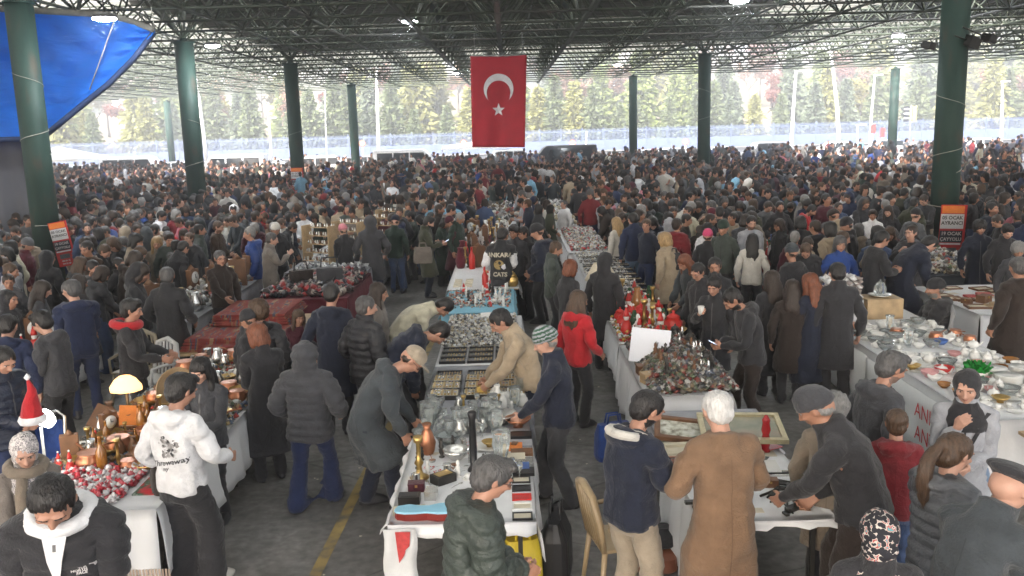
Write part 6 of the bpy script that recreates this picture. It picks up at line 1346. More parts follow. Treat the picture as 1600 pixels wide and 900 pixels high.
P(398, 507, 1.68, 330, 'longcoat_collar', 'black', 'trousers:black', 'bob:auburn', dict(hp=20, hy=-25, L='clasp', R='clasp'), 'woman with short auburn hair in long black coat, back turned')
P(478, 535, 1.66, 5, 'puffer_hoodup', 'charcoal', 'flare:darkdenim', 'short:black', dict(hp=15, L=(-.26, .16, 1.0), R=(.26, .16, 1.0), feet=(-.10, .16), wide=.03), 'woman in dark quilted puffer and blue flared jeans, back turned', glossy=False, fat=1.1)
P(572, 463, 1.76, 40, 'puffer_collar', 'black', 'trousers:black', 'short:saltpepper', dict(hp=10, hy=20, L='pocket', R='pocket'), 'balding man in black puffer right of the tall navy coat', fat=1.05)
P(518, 443, 1.84, 5, 'coat_hood', 'darknavy', 'trousers:black', 'short:black', dict(hp=20, L='pocket', R='pocket'), 'tall man in long navy hooded coat seen from behind')
P(592, 443, 1.68, 85, 'jacket_collar', 'warmgrey', 'trousers:black', 'long:darkbrown', dict(hp=12), 'woman in glasses and grey scarf behind the balding man', glasses=True, lod=0)
e10, p10, q10 = P(660, 548, 1.76, 82, 'coat_hood', 'slate', 'trousers:darknavy', 'cap:khaki', dict(lean=38, hp=58, L=(-.16, .50, 1.10), R=(.16, .44, 1.02), feet=(-.15, .12)), 'man in tan cap and grey coat bending over the centre table', glasses=True, fat=1.12, skin_i=1)
P(702, 513, 1.76, 80, 'puffer_hood', 'darknavy', 'trousers:black', 'short:black', dict(lean=58, hp=78, L='reach', R='reach', feet=(-.1, .1)), 'man in navy puffer bent low over the trinkets', glossy=False, fat=1.05)
P(708, 474, 1.75, 82, 'jacket_collar', 'cream', 'trousers:black', 'short:black', dict(lean=62, hp=80, L='reach', R='reach', feet=(-.1, .1)), 'man in cream fleece bent low over the table', fat=1.1)
P(466, 485, 1.34, 165, 'hoodie_hood', 'maroon', 'trousers:black', 'long:brown', dict(hp=10, hy=-20), 'child in maroon sweater with long brown hair', lod=0)
P(402, 470, 1.68, 350, 'puffer_hood', 'black', 'trousers:black', 'curly:brown', dict(hp=10, hy=-40), 'woman with curly brown hair and furry hood behind the auburn haired woman')
P(385, 487, 1.58, 300, 'coat_collar', 'black', 'trousers:black', 'beanie:black', dict(hp=20), 'person in black knitted hat beside the carpets')
e15, p15, q15 = P(772, 487, 1.78, 262, 'jacket_collar', 'beige', 'trousers:darknavy', 'short:black', dict(lean=22, hp=38, L=(-.05, .62, .98), R=(.22, .50, 1.02), feet=(-.05, .15)), 'vendor in beige jacket reaching across the centre table', skin_i=1, fat=1.08)
e16, p16, q16 = P(848, 515, 1.76, 278, 'jacket_collar', 'darknavy', 'trousers:charcoal', 'beanie:green', dict(lean=6, hp=22, L=(-.14, .34, 1.0), R=(.16, .22, 1.0), feet=(-.12, .14)), 'old man in green striped hat and navy jacket beside the centre table', hatunder='grey', skin_i=0, fat=1.05)
P(905, 455, 1.66, 48, 'jacket_hood', 'red', 'trousers:black', 'long:brown', dict(hp=12, hy=15, L='down', R=(.24, .18, .98)), 'woman in bright red jacket with long brown hair')
e18, p18, q18 = P(787, 357, 1.82, 12, 'hoodie_collar', 'black', 'wide:charcoal', 'short:black', dict(hp=30, hy=10, L=(-.22, .24, 1.02), R='clasp'), 'man in black and white varsity jacket with cats lettering', fat=1.1, lod=0)
P(837, 352, 1.82, 285, 'puffer_hood', 'darknavy', 'trousers:black', 'beanie:black', dict(hp=20, L='pocket', R='pocket'), 'man in black knitted hat and navy puffer right of the varsity jacket', fat=1.1, glossy=False)
P(815, 355, 1.76, 235, 'jacket_collar', 'black', 'trousers:black', 'short:black', dict(hp=22), 'young man between the varsity jacket and the navy puffer')
P(802, 352, 1.80, 200, 'jacket_collar', 'charcoal', 'trousers:black', 'thick:black', dict(hp=15), 'young man facing the varsity jacket from behind')
P(893, 407, 1.66, 60, 'coat_collar', 'black', 'trousers:black', 'bob:auburn', dict(hp=15), 'woman with short reddish hair and glasses left of the shaded lamp', glasses=True)
P(948, 396, 1.74, 30, 'coat_hoodup', 'black', 'trousers:black', 'short:black', dict(hp=20), 'figure in pointed black hood behind the shaded lamp')
P(872, 378, 1.72, 90, 'jacket_collar', 'greygreen', 'trousers:black', 'short:brown', dict(hp=25), 'man in grey green coat bending left of the shaded lamp')
e22, p22, q22 = P(1118, 612, 1.80, 352, 'longcoat_lapel', 'camel', 'trousers:khaki', 'short:white', dict(lean=5, hp=26, L=(-.22, .24, 1.10), R=(.16, .28, 1.06)), 'white haired old man in long camel coat seen from behind', skin_i=0, fat=1.12)
e23, p23, q23 = P(1022, 613, 1.78, 55, 'jacket_hood', 'darknavy', 'trousers:khaki', 'short:black', dict(lean=6, hp=32, hy=10, L='phone', R='phone'), 'young bearded man in navy jacket and khaki trousers looking at his phone', beard='full', skin_i=1, fat=1.12)
e24, p24, q24 = P(1262, 612, 1.80, 300, 'jacket_collar', 'black', 'trousers:darkbrown', 'beanie:charcoal', dict(lean=24, hp=34, L=(-.05, .52, 1.06), R='clasp', feet=(-.1, .12)), 'broad man in black jacket and grey beanie reaching over the tools', fat=1.22, hatunder='grey')
P(1306, 617, 1.60, 30, 'coat_collar', 'taupe', 'trousers:black', 'curly:grey', dict(hp=25), 'grey curly haired woman half hidden behind the grey beanie', fat=1.0)
P(1402, 552, 1.76, 78, 'coat_hood', 'charcoal', 'trousers:black', 'thick:saltpepper', dict(lean=4, hp=28, L='pocket', R='pocket'), 'grey haired man in dark coat before the crockery stall', skin_i=1, fat=1.08, beard='stubble')
e27, p27, q27 = P(1512, 583, 1.66, 205, 'coat_collar', 'lightgrey', 'wide:lightdenim', 'scarf:black', dict(hp=14, hy=8, R='chin', L='clasp'), 'smiling woman in black headscarf and pale grey coat', skin_i=0, fat=1.06)
P(1402, 640, 1.5, 20, 'jacket_hood', 'darkred', 'jeans:denim', 'short:brown', dict(hp=10), 'child in dark red coat seen from behind')
P(1500, 680, 1.64, 70, 'puffer_hood', 'grey', 'trousers:black', 'ponytail:brown', dict(hp=22, L='clasp'), 'woman with long brown ponytail and mottled grey scarf', fat=1.1)
P(1592, 728, 1.78, 62, 'coat_collar', 'slate', 'trousers:black', 'beret:black', dict(lean=22, hp=35, L='front', R='front'), 'man in black beret and slate coat in the bottom right corner', fat=1.2, hatunder=None)
e31, p31, q31 = P(1374, 800, 1.62, 15, 'coat_collar', 'black', 'trousers:black', 'scarf:black', dict(hp=12), 'woman in black floral headscarf at the bottom edge', fat=1.05)
e33, p33, q33 = P(780, 717, 1.70, 75, 'puffer_hood', 'greygreen', 'trousers:black', 'thick:saltpepper', dict(lean=8, hp=28, L='clasp', R='clasp'), 'grey haired man in glasses and dark green puffer at bottom centre', glasses=True, skin_i=1, fat=1.12, glossy=True)
P(8, 545, 1.76, 120, 'puffer_collar', 'darknavy', 'jeans:darkdenim', 'short:black', dict(hp=30, L='clasp', R='clasp'), 'dark haired man in navy puffer at the left edge above the headscarf', skin_i=1)
P(58, 488, 1.76, 285, 'jacket_hood', 'charcoal', 'trousers:black', 'thick:black', dict(lean=8, hp=30, L='clasp', R='clasp'), 'man in glasses with grey hood and charcoal jacket looking down left', glasses=True)
P(12, 492, 1.74, 350, 'jacket_hood', 'navy', 'trousers:darknavy', 'short:black', dict(lean=10, hp=25), 'man in navy jacket seen from behind at the left edge', fat=1.1)
P(108, 438, 1.82, 322, 'jacket_hood', 'navy', 'jeans:darkdenim', 'short:saltpepper', dict(hp=18, hy=-20, L='clasp', R='clasp'), 'big man in navy hooded jacket and blue jeans at the left', fat=1.15, lod=0)
e37, p37, q37 = P(205, 468, 1.76, 78, 'jacket_hood', 'black', 'trousers:black', 'thick:black', dict(hp=14, L=(-.16, .36, 1.08), R=(.16, .34, 1.08)), 'vendor in black jacket with bright red hood', skin_i=1)
P(260, 418, 1.78, 8, 'coat_collar', 'black', 'trousers:black', 'short:saltpepper', dict(hp=15, hy=-25, L='pocket', R='pocket'), 'man in dark coat with his back turned beside the grey sheet', fat=1.1, glasses=True)
P(343, 392, 1.74, 140, 'jacket_collar', 'darkbrown', 'trousers:black', 'short:saltpepper', dict(hp=8, R='front', L='down'), 'man in glasses and dark zipped jacket above the carpets', glasses=True, lod=0)
P(14, 455, 1.62, 100, 'coat_hoodup', 'black', 'trousers:black', 'short:black', dict(hp=10), 'figure in black hood at the left edge')
P(70, 440, 1.66, 60, 'jacket_collar', 'charcoal', 'trousers:black', 'long:darkbrown', dict(hp=25), 'woman with long dark hair beside the big navy jacket')
P(18, 412, 1.72, 80, 'jacket_collar', 'lightgrey', 'trousers:black', 'short:brown', dict(hp=20), 'man in pale grey jacket at the far left')
P(44, 374, 1.72, 75, 'puffer_collar', 'burgundy', 'trousers:black', 'beanie:grey', dict(hp=20), 'person in grey hat and burgundy puffer near the grey curtain')
P(75, 392, 1.74, 20, 'jacket_hoodup', 'black', 'trousers:black', 'short:black', dict(hp=10), 'person in dark hood directly below the left poster')
P(388, 355, 1.80, 255, 'puffer_hood', 'blue', 'jeans:lightdenim', 'short:grey', dict(hp=14), 'grey haired man in bright blue puffer and jeans', glossy=True)
P(426, 364, 1.74, 78, 'coat_collar', 'warmgrey', 'trousers:black', 'short:saltpepper', dict(lean=4, hp=18, R='up'), 'man in grey coat holding his chin beside the slanted racks')
P(430, 350, 1.72, 170, 'jacket_collar', 'black', 'trousers:black', 'beanie:offwhite', dict(hp=14), 'man in off white hat behind the slanted racks')
P(535, 352, 1.66, 330, 'jacket_collar', 'black', 'trousers:black', 'beanie:pink', dict(hp=18, L='clasp'), 'person in pale pink hat and black jacket with striped sleeves')
P(578, 338, 1.82, 350, 'coat_hoodup', 'charcoal', 'jeans:darkdenim', 'short:black', dict(hp=15, L='pocket', R='pocket'), 'man in charcoal hood and jeans seen from behind at mid left', fat=1.12)
P(618, 338, 1.72, 10, 'jacket_collar', 'darkgreen', 'jeans:denim', 'beanie:darknavy', dict(hp=25), 'person in dark green jacket and navy hat beside the charcoal hood')
e49, p49, q49 = P(673, 339, 1.76, 82, 'coat_collar', 'olive', 'trousers:darknavy', 'thick:black', dict(hp=30, L='phone', R='phone'), 'bearded man in olive coat with shoulder bag looking at a phone', beard='full')
P(700, 340, 1.64, 265, 'coat_collar', 'maroon', 'trousers:black', 'beanie:maroon', dict(hp=28, L='phone', R='phone'), 'woman in maroon hat and coat beside the olive coat')
P(722, 334, 1.74, 120, 'jacket_collar', 'darkgreen', 'trousers:black', 'short:grey', dict(hp=35), 'grey haired man in dark green jacket left of the statues')
P(1037, 364, 1.68, 318, 'coat_collar', 'beige', 'trousers:black', 'bob:blond', dict(lean=8, hp=15), 'blond woman in beige coat with black shoulder bag', fat=1.15)
P(988, 333, 1.80, 345, 'jacket_collar', 'navy', 'jeans:lightdenim', 'short:black', dict(lean=6, hp=20), 'man in navy jacket and light jeans beside the long table', fat=1.1)
P(962, 340, 1.64, 320, 'jacket_collar', 'offwhite', 'trousers:black', 'wavy:blond', dict(hp=15), 'woman in off white jacket with small backpack')
P(1046, 341, 1.68, 10, 'puffer_hoodup', 'lightgrey', 'trousers:black', 'short:brown', dict(hp=5), 'person in pale grey hooded puffer seen from behind', glossy=False)
P(1066, 400, 1.62, 240, 'jacket_collar', 'slate', 'trousers:black', 'wavy:auburn', dict(lean=14, hp=30, L='front', R='front'), 'woman with wavy auburn hair leaning over the long table', fat=1.05)
P(1130, 346, 1.80, 215, 'jacket_collar', 'greygreen', 'trousers:black', 'beanie:darkgreen', dict(hp=12), 'tall man in dark green hat and coat facing the camera')
P(1106, 360, 1.62, 20, 'coat_collar', 'black', 'trousers:black', 'beanie:hotpink', dict(hp=5), 'woman with bright pink hat and long black coat')
P(1113, 327, 1.66, 70, 'jacket_collar', 'beige', 'trousers:black', 'beanie:burgundy', dict(hp=10), 'person in burgundy knitted hat and beige jacket')
P(1117, 403, 1.74, 195, 'jacket_collar', 'black', 'trousers:black', 'short:black', dict(hp=10), 'man wearing a pale blue face mask')
P(1176, 366, 1.64, 15, 'jacket_collar', 'offwhite', 'trousers:black', 'wavy:black', dict(hp=5), 'woman with long black hair and white fur jacket')
P(1088, 413, 1.70, 230, 'jacket_collar', 'black', 'trousers:black', 'short:black', dict(hp=28), 'dark haired man in glasses left of the masked man', glasses=True)
e61, p61, q61 = P(1115, 434, 1.66, 212, 'coat_collar', 'black', 'trousers:black', 'bun:black', dict(hp=20, R=(.12, .3, 1.3), L='down'), 'woman in long black coat with sunglasses on her head', lod=0)
e62, p62, q62 = P(1135, 455, 1.78, 268, 'jacket_hood', 'black', 'trousers:darkbrown', 'short:black', dict(lean=16, hp=45, L='phone', R='phone', feet=(-.12, .12)), 'bearded man in black jacket bowed over his phone', beard='full', lod=0)
P(1264, 428, 1.68, 335, 'longcoat_lapel', 'darknavy', 'trousers:black', 'long:auburn', dict(hp=18, L='clasp', R='clasp'), 'woman with long auburn hair in long navy coat', lod=0)
P(1308, 411, 1.82, 5, 'coat_collar', 'black', 'trousers:black', 'short:black', dict(hp=20), 'tall man in long black coat right of the auburn haired woman', lod=0, fat=1.05)
P(1206, 424, 1.66, 350, 'longcoat_collar', 'black', 'trousers:black', 'long:darkbrown', dict(hp=10), 'woman in long black coat between phone man and auburn hair', lod=0)
P(1238, 438, 1.60, 10, 'coat_collar', 'darkbrown', 'trousers:black', 'wavy:darkbrown', dict(hp=10), 'dark haired woman in brown coat behind the auburn haired woman')
e67, p67, q67 = P(1463, 438, 1.74, 282, 'puffer_hood', 'black', 'jeans:darkdenim', 'beanie:black', dict(sit=1, hp=8, L=(-.12, .36, 1.1), R=(.12, .36, 1.1)), 'old man in black hat seated on a grey plastic chair', glossy=False, hatunder='grey', lod=0, beard='full', fat=1.1)
P(1462, 373, 1.84, 75, 'coat_collar', 'darknavy', 'trousers:black', 'short:black', dict(lean=38, hp=60), 'man in navy coat bending in front of the right poster', fat=1.2)
P(1300, 330, 1.78, 345, 'coat_collar', 'beige', 'trousers:black', 'beanie:darkbrown', dict(lean=14, hp=40), 'man in beige coat bending by the red cloth table', fat=1.15)
P(1321, 342, 1.78, 280, 'coat_collar', 'black', 'trousers:black', 'beanie:black', dict(hp=20, R='up'), 'man in black hat and black coat right of the beige coat')
P(1592, 402, 1.78, 345, 'coat_lapel', 'darkbrown', 'trousers:brown', 'short:saltpepper', dict(hp=15, hy=20), 'man in long dark brown coat at the right edge', fat=1.25, lod=0)
P(1532, 345, 1.74, 190, 'coat_collar', 'darknavy', 'trousers:black', 'curly:black', dict(hp=10), 'man with curly dark hair and moustache right of the poster', beard='stubble')
P(1577, 352, 1.74, 185, 'sweater_collar', 'black', 'trousers:black', 'thick:black', dict(hp=30), 'young man in black sweater right of the curly haired man')
P(1592, 380, 1.62, 200, 'coat_collar', 'charcoal', 'trousers:black', 'curly:grey', dict(hp=15), 'grey haired lady at the right edge above the brown coat')
P(1217, 343, 1.66, 250, 'jacket_collar', 'black', 'trousers:black', 'bob:darkbrown', dict(hp=12), 'woman in black jacket with dark red scarf', glasses=True)
P(1237, 383, 1.72, 340, 'jacket_hood', 'black', 'trousers:black', 'beanie:slate', dict(hp=12), 'person in slate grey hat and black hooded jacket')
P(1364, 328, 1.62, 200, 'coat_collar', 'white', 'trousers:black', 'thick:darkbrown', dict(hp=10), 'woman in white coat with pink scarf')
P(1388, 322, 1.66, 215, 'coat_collar', 'black', 'trousers:black', 'long:darkbrown', dict(hp=18), 'woman with long dark hair right of the white coat')
P(1432, 327, 1.74, 60, 'jacket_hood', 'grey', 'trousers:black', 'beanie:black', dict(hp=15), 'person in black hat and grey hooded jacket left of the right column')
P(168, 384, 1.72, 100, 'jacket_collar', 'black', 'trousers:black', 'short:brown', dict(lean=12, hp=40), 'bowed man with fiery orange neck scarf')
P(222, 388, 1.74, 120, 'jacket_hood', 'black', 'trousers:black', 'thick:brown', dict(lean=14, hp=45), 'bowed young man with grey hood right of the orange scarf')
P(244, 371, 1.66, 160, 'jacket_collar', 'taupe', 'trousers:black', 'long:blond', dict(hp=14), 'fair haired woman in taupe jacket behind the bowed young man')
P(264, 364, 1.76, 150, 'jacket_hood', 'greygreen', 'trousers:black', 'thick:darkbrown', dict(hp=22), 'man in grey green hooded jacket right of the fair haired woman')
P(128, 402, 1.66, 60, 'jacket_hood', 'charcoal', 'trousers:black', 'wavy:brown', dict(hp=20), 'brown haired woman in charcoal jacket right of the left poster')
P(290, 378, 1.74, 30, 'jacket_collar', 'black', 'trousers:black', 'short:black', dict(lean=20, hp=40), 'man in black bending behind the zipped jacket man')
P(125, 430, 1.64, 40, 'coat_collar', 'black', 'trousers:black', 'wavy:darkbrown', dict(hp=16), 'dark haired woman in black behind the big navy jacket')
P(300, 345, 1.74, 80, 'jacket_collar', 'darkbrown', 'trousers:black', 'short:black', dict(lean=10, hp=30), 'man in brown jacket beside the foot of the second green column')
P(345, 334, 1.70, 150, 'coat_collar', 'charcoal', 'trousers:black', 'long:darkbrown', dict(hp=16), 'dark haired woman in charcoal coat right of the second green column')
# details worn or held
me = text_mesh('ANKARA', .105, .004); TD_ = [decal('hoodie_collar', me, (0, -.6, 1.33), (1, 0, 0), (0, 0, 1), (0, 1, 0), 0, .006, .05)]
ivory = mat('ivory_print', (.45, .42, .34), var=.1); prgold = mat('helmet_gold', (.30, .22, .09), var=.2, ns=30)
put_decal(e18, p18, 'lettering', TD_[0], [ivory]); put_decal(e18, p18, 'lettering', decal('hoodie_collar', text_mesh('CATS', .095, .004), (0, -.6, .99), (1, 0, 0), (0, 0, 1), (0, 1, 0), 0, .006, .05), [ivory])
hel = [(.085 * math.cos(a) - .015, .085 * math.sin(a)) for a in [math.pi * (.05 + k / 14 * 1.55) for k in range(15)]]; put_decal(e18, p18, 'helmet_patch', decal('hoodie_collar', (hel + [(-.01, -.02), (.03, -.01)], [tuple(range(17))]), (0, -.6, 1.16), (1, 0, 0), (0, 0, 1), (0, 1, 0), 0, .006), [prgold])
put_decal(e18, p18, 'face_guard', decal('hoodie_collar', ([(.03, -.01), (.085, .02), (.10, -.06), (.06, -.085), (.02, -.05)], [(0, 1, 2, 3, 4)]), (0, -.6, 1.16), (1, 0, 0), (0, 0, 1), (0, 1, 0), 0, .007), [mat('guard_grey', (.5, .5, .55), var=.1)])
def sleeves(e, ps, garment, lod, m, name='sleeve', lim=.04, grow=.004):
    V, F, mi, W = tpl(garment)[lod]; s, msk = arm_s(V); keep = (s > lim) & (np.abs(V[:, 0]) > .20); f = F[keep[F].all(1)]; N = np.zeros_like(V); fn = np.cross(V[F[:, 1]] - V[F[:, 0]], V[F[:, 2]] - V[F[:, 0]])
    for k in range(3): np.add.at(N, F[:, k], fn)
    N /= np.linalg.norm(N, axis=1, keepdims=True) + 1e-9; V2 = V + N * grow; ids = np.unique(f); mp_ = np.zeros(len(V), dtype=np.int32); mp_[ids] = np.arange(len(ids))
    return obj(name, npmesh(name, skin(V2[ids], W[ids], ps), mp_[f].astype(np.int32), [m]), e)
sleeves(e18, p18, 'hoodie_collar', 0, cmat('white'))
put_decal(e18, p18, 'sleeve_number', decal('hoodie_collar', text_mesh('4', .11, .006), (-.8, -.02, 1.20), (0, -1, 0), (-.3, 0, .95), (1, 0, 0), 0, .012), [mat('zip_dark', (.02, .02, .022))])
gr = mat('print_charcoal', (.05, .05, .055), var=.3, ns=40); g2 = mat('print_grey_wash', (.30, .29, .29), var=.5, ns=35)
put_decal(e3, p3, 'lettering', decal('hoodie_hood', text_mesh('Throwaway', .066, .0006, shear=.3), (.02, -.6, 1.14), (1, 0, .22), (-.1, 0, 1), (0, 1, 0), 0, .006, .03), [gr])
put_decal(e3, p3, 'lettering', decal('hoodie_hood', text_mesh('my', .045, .0005, shear=.3), (-.01, -.6, 1.085), (1, 0, .22), (-.1, 0, 1), (0, 1, 0), 0, .006, .03), [gr])
rr = random.Random(4)
for k in range(60):
    a, r_ = rr.uniform(0, 6.28), rr.uniform(.02, .085); cx_, cz_ = .03 + r_ * math.cos(a), 1.27 + r_ * 1.0 * math.sin(a); w_ = rr.uniform(.006, .020)
    put_decal(e3, p3, 'back_print', decal('hoodie_hood', ([(w_ * math.cos(q * 1.05) * rr.uniform(.5, 1.1), w_ * math.sin(q * 1.05) * rr.uniform(.5, 1.1)) for q in range(6)], [tuple(range(6))]), (cx_, -.6, cz_), (1, 0, 0), (0, 0, 1), (0, 1, 0), 0, .005 + .0004 * (k % 4)), [gr if k % 3 == 0 else g2])
# small chest logo of the nearest man: three arcs and tiny lettering
for k in range(3):
    put_decal(e1, p1, 'chest_logo', decal('puffer_hood', strip([(.012 * k + .006 + (.022 - .005 * k) * math.cos(a), (.030 - .007 * k) * math.sin(a)) for a in [math.pi * .5 * q / 6 for q in range(7)]], .006), (-.125, .6, 1.27), (-1, 0, 0), (0, 0, 1), (0, -1, 0), 0, .012), [wht])
for i, tx in enumerate(('THE', 'NORTH', 'FACE')): put_decal(e1, p1, 'chest_logo', decal('puffer_hood', text_mesh(tx, .018, .0006, 'RIGHT'), (-.118, .6, 1.29 - .014 * i), (-1, 0, 0), (0, 0, 1), (0, -1, 0), 0, .012), [wht])
def collar_roll(e, ps, m, name, pts, rad, only=('chest', 'neck')):
    S = Shape(); V, F = tube(pts, rad, 10); S.add(V, F); me = S.mesh('t', []); me.calc_loop_triangles(); a = np.array([v.co[:] for v in me.vertices]); t_ = np.array([list(q.vertices) for q in me.loop_triangles], dtype=np.int32); bpy.data.meshes.remove(me)
    return obj(name, npmesh(name, skin(a, weights(a, list(only)), ps), t_, [m]), e)
ring = [(.115 * math.sin(a), -.01 - .115 * math.cos(a), 1.50 - .035 * (1 - math.cos(a)) / 2) for a in [k * math.pi / 8 for k in range(17)]]
collar_roll(e1, p1, cmat('white'), 'hood', [(x * 1.05, y * 1.05 - .02, z + .01) for x, y, z in ring], [.040] * 17)
put_decal(e1, p1, 'hoodie_front', decal('puffer_hood', ([(-.055, .09), (.055, .09), (.03, -.05), (0, -.22), (-.03, -.05)], [(0, 4, 3, 2, 1)]), (0, .6, 1.40), (1, 0, 0), (0, 0, 1), (0, -1, 0), 0, .02), [cmat('white')])
collar_roll(e37, p37, cmat('red'), 'hood', [(x * 1.2, y * 1.25 - .02, z + .015) for x, y, z in ring], [.05] * 17)
collar_roll(e23, p23, cmat('offwhite'), 'fleece_lining', [(x * 1.1, y * 1.2 - .035, z + .01) for x, y, z in ring[:5] + ring[12:]], [.032] * 10)
collar_roll(e2, p2, cmat('taupe'), 'scarf', [(x * 1.1, y * 1.15, z + .03) for x, y, z in ring], [.045] * 17); collar_roll(e2, p2, cmat('taupe'), 'scarf_end', [(.06, .11, 1.47), (.09, .155, 1.35), (.10, .165, 1.2), (.10, .165, 1.05)], [.04, .045, .045, .04])
ib = bpy.data.materials.new('scarf_print'); 
def patt(name, base, dots, sc, th):
    m = bpy.data.materials.new(name); m.use_nodes = True; t = m.node_tree; b = t.nodes['Principled BSDF']; b.inputs['Roughness'].default_value = .85; tc = t.nodes.new('ShaderNodeTexCoord'); n = t.nodes.new('ShaderNodeTexVoronoi'); n.inputs['Scale'].default_value = sc; r = t.nodes.new('ShaderNodeValToRGB'); r.color_ramp.interpolation = 'CONSTANT'; r.color_ramp.elements[0].color = (*base, 1); r.color_ramp.elements[1].position = th; r.color_ramp.elements[1].color = (*dots[0], 1)
    for i, d_ in enumerate(dots[1:]): e_ = r.color_ramp.elements.new(th + .08 * (i + 1)); e_.color = (*d_, 1)
    n2 = t.nodes.new('ShaderNodeTexNoise'); n2.inputs['Scale'].default_value = sc * .35; t.links.new(tc.outputs['Object'], n.inputs['Vector']); t.links.new(tc.outputs['Object'], n2.inputs['Vector']); mu = t.nodes.new('ShaderNodeMath'); mu.operation = 'MULTIPLY'; t.links.new(n.outputs['Distance'], mu.inputs[0]); t.links.new(n2.outputs['Fac'], mu.inputs[1]); t.links.new(mu.outputs[0], r.inputs[0]); t.links.new(r.outputs[0], b.inputs['Base Color']); return m
q2['headscarf'].data.materials[0] = patt('scarf_grey_print', (.10, .09, .10), [(.58, .55, .53), (.2, .18, .2), (.6, .56, .55)], 48, .13)
q31['headscarf'].data.materials[0] = patt('scarf_floral', (.012, .012, .018), [(.012, .012, .02), (.55, .5, .45), (.40, .06, .06), (.10, .35, .38)], 42, .24)
bpy.data.materials.remove(ib)
# striped hat of the old man
def bands(o, m2, lo, step, zaxis=Vector((0, 0, 1))):
    me = o.data; me.materials.append(m2)
V, F, mi, W = tpl('hair_beanie')[0]; cz = V[F].mean(1)[:, 2]; q16['beanie'].data.materials.append(cmat('lightgrey')); q16['beanie'].data.polygons.foreach_set('material_index', (((cz * 1000).astype(int) // 17) % 2).astype(np.int32)[:len(F)])
# badges, straps, stripes
put_decal(e16, p16, 'name_badge', decal('jacket_collar', ([(-.035, -.03), (.035, -.03), (.035, .03), (-.035, .03)], [(0, 1, 2, 3)]), (-.09, .6, 1.25), (1, 0, 0), (0, 0, 1), (0, -1, 0), 0, .008), [cmat('pink')])
put_decal(e27, p27, 'bag_strap', decal('coat_collar', strip([(-.15 + .022 * k, .28 - .05 * k) for k in range(13)], .03), (0, .6, 1.17), (1, 0, 0), (0, 0, 1), (0, -1, 0), 0, .008), [cmat('black')])
phone_at(e23, p23, 'r', 'phone held by the young bearded man'); phone_at(e49, p49, 'r', 'phone held by the man in the olive coat'); phone_at(e62, p62, 'l', 'phone held by the bowed bearded man')
def held(e, ps, k, mb, mats, name, label, cat, off=(0, 0, 0)):
    p = ps['P']['ha' + k] + ps['A']['ha' + k] @ (np.array(JT['fi' + k]) - np.array(JT['wr' + k])) * .6; W = Matrix.Rotation(e.rotation_euler.z, 4, 'Z') @ Vector(p * np.array(e.scale[:])); o = tag(mb.build(name, mats), label, cat); o.location = e.location + W + Vector(off); return o
m = MB(); m.lathe([(.032, 0), (.042, .10), (.038, .10)], 12); held(e61, p61, 'r', m, [china], 'paper_cup', 'white cup held by the woman with sunglasses on her head', 'cup', (0, 0, -.03))
m = MB(); m.box((0, 0, -.02), (.10, .03, .16)); held(e15, p15, 'l', m, [mat('yellow_pack', (.55, .38, .10), var=.2, ns=30)], 'packet', 'yellow packet in the vendor\'s hand over the table', 'packet', (0, 0, -.02))
# coat carried over the arm of the white hoodie man
m = Shape(); 
for j in range(3): m.tube([(.02 * j, .06 * j, .05), (.0, .05 * j, -.15), (.03, .04 * j, -.42), (.02, .06 * j, -.62 - .05 * j)], [.06, .08, .085, .03], 10)
dd_ = bake(m, .02, lambda V: .03 * vnoise(V, (9, 9, 2)), (1400,), 2)[0]; p_ = p3['P']['fal'] * .3 + p3['P']['hal'] * .7; W_ = Matrix.Rotation(e3.rotation_euler.z, 4, 'Z') @ Vector(p_)
o = tag(obj('folded_coat', npmesh('folded_coat', dd_[0], dd_[1], [cmat('darkbrown')])), 'dark brown coat carried over the arm of the white hoodie man', 'coat'); o.location = e3.location + W_ + Vector((-.03, -.02, .02)); o.rotation_euler = (0, 0, .3)
# chairs
def chair(x, y, rz, m_, label, solid=True):
    e = empty('plastic_chair', (x, y, 0), rz, 1, label, 'chair'); q = MB(); q.box((0, 0, .43), (.44, .42, .03)); s_ = q.build('seat', m_, e); bv = s_.modifiers.new('b', 'BEVEL'); bv.width = .012; bv.segments = 2
    for a in (-1, 1):
        for b_ in (-1, 1): q = MB(); q.bar((a * .19, b_ * .18, .43), (a * .23, b_ * .23, 0), .024, 8, 0, .018); q.build('leg', m_, e)
        q = MB(); V, F = tube([(a * .22, .18, .63), (a * .24, 0, .64), (a * .235, -.17, .62)], .02, 8); q.add(V, F, 0, True); V, F = tube([(a * .235, .19, .63), (a * .22, .20, .43)], .018, 8); q.add(V, F, 0, True); q.build('armrest', m_, e)
    q = MB(); V, F = tube([(-.20, -.19, .43), (-.23, -.23, .66), (-.18, -.27, .86), (0, -.29, .92), (.18, -.27, .86), (.23, -.23, .66), (.20, -.19, .43)], [.026, .028, .03, .032, .03, .028, .026], 8); q.add(V, F, 0, True); q.build('back_frame', m_, e)
    for k in range(-2, 3): q = MB(); V, F = tube([(k * .065, -.20, .45), (k * .075, -.25, .68), (k * .06, -.28, .90)], .016, 6); q.add(V, F, 0, True); q.build('slat', m_, e)
    return e
plb = mat('plastic_beige', (.33, .245, .145), rough=.4, var=.06); plg = mat('plastic_grey', (.30, .30, .31), rough=.45, var=.06)
q = at(945, 905, .0); q = at(922, 745, .92); chair(q.x + .22, q.y - .03, RAD(-78), plb, 'beige plastic armchair in the aisle behind the navy jacket')
W67 = e67.location; chair(W67.x, W67.y - .02, e67.rotation_euler.z, plg, 'grey plastic chair with the seated old man')
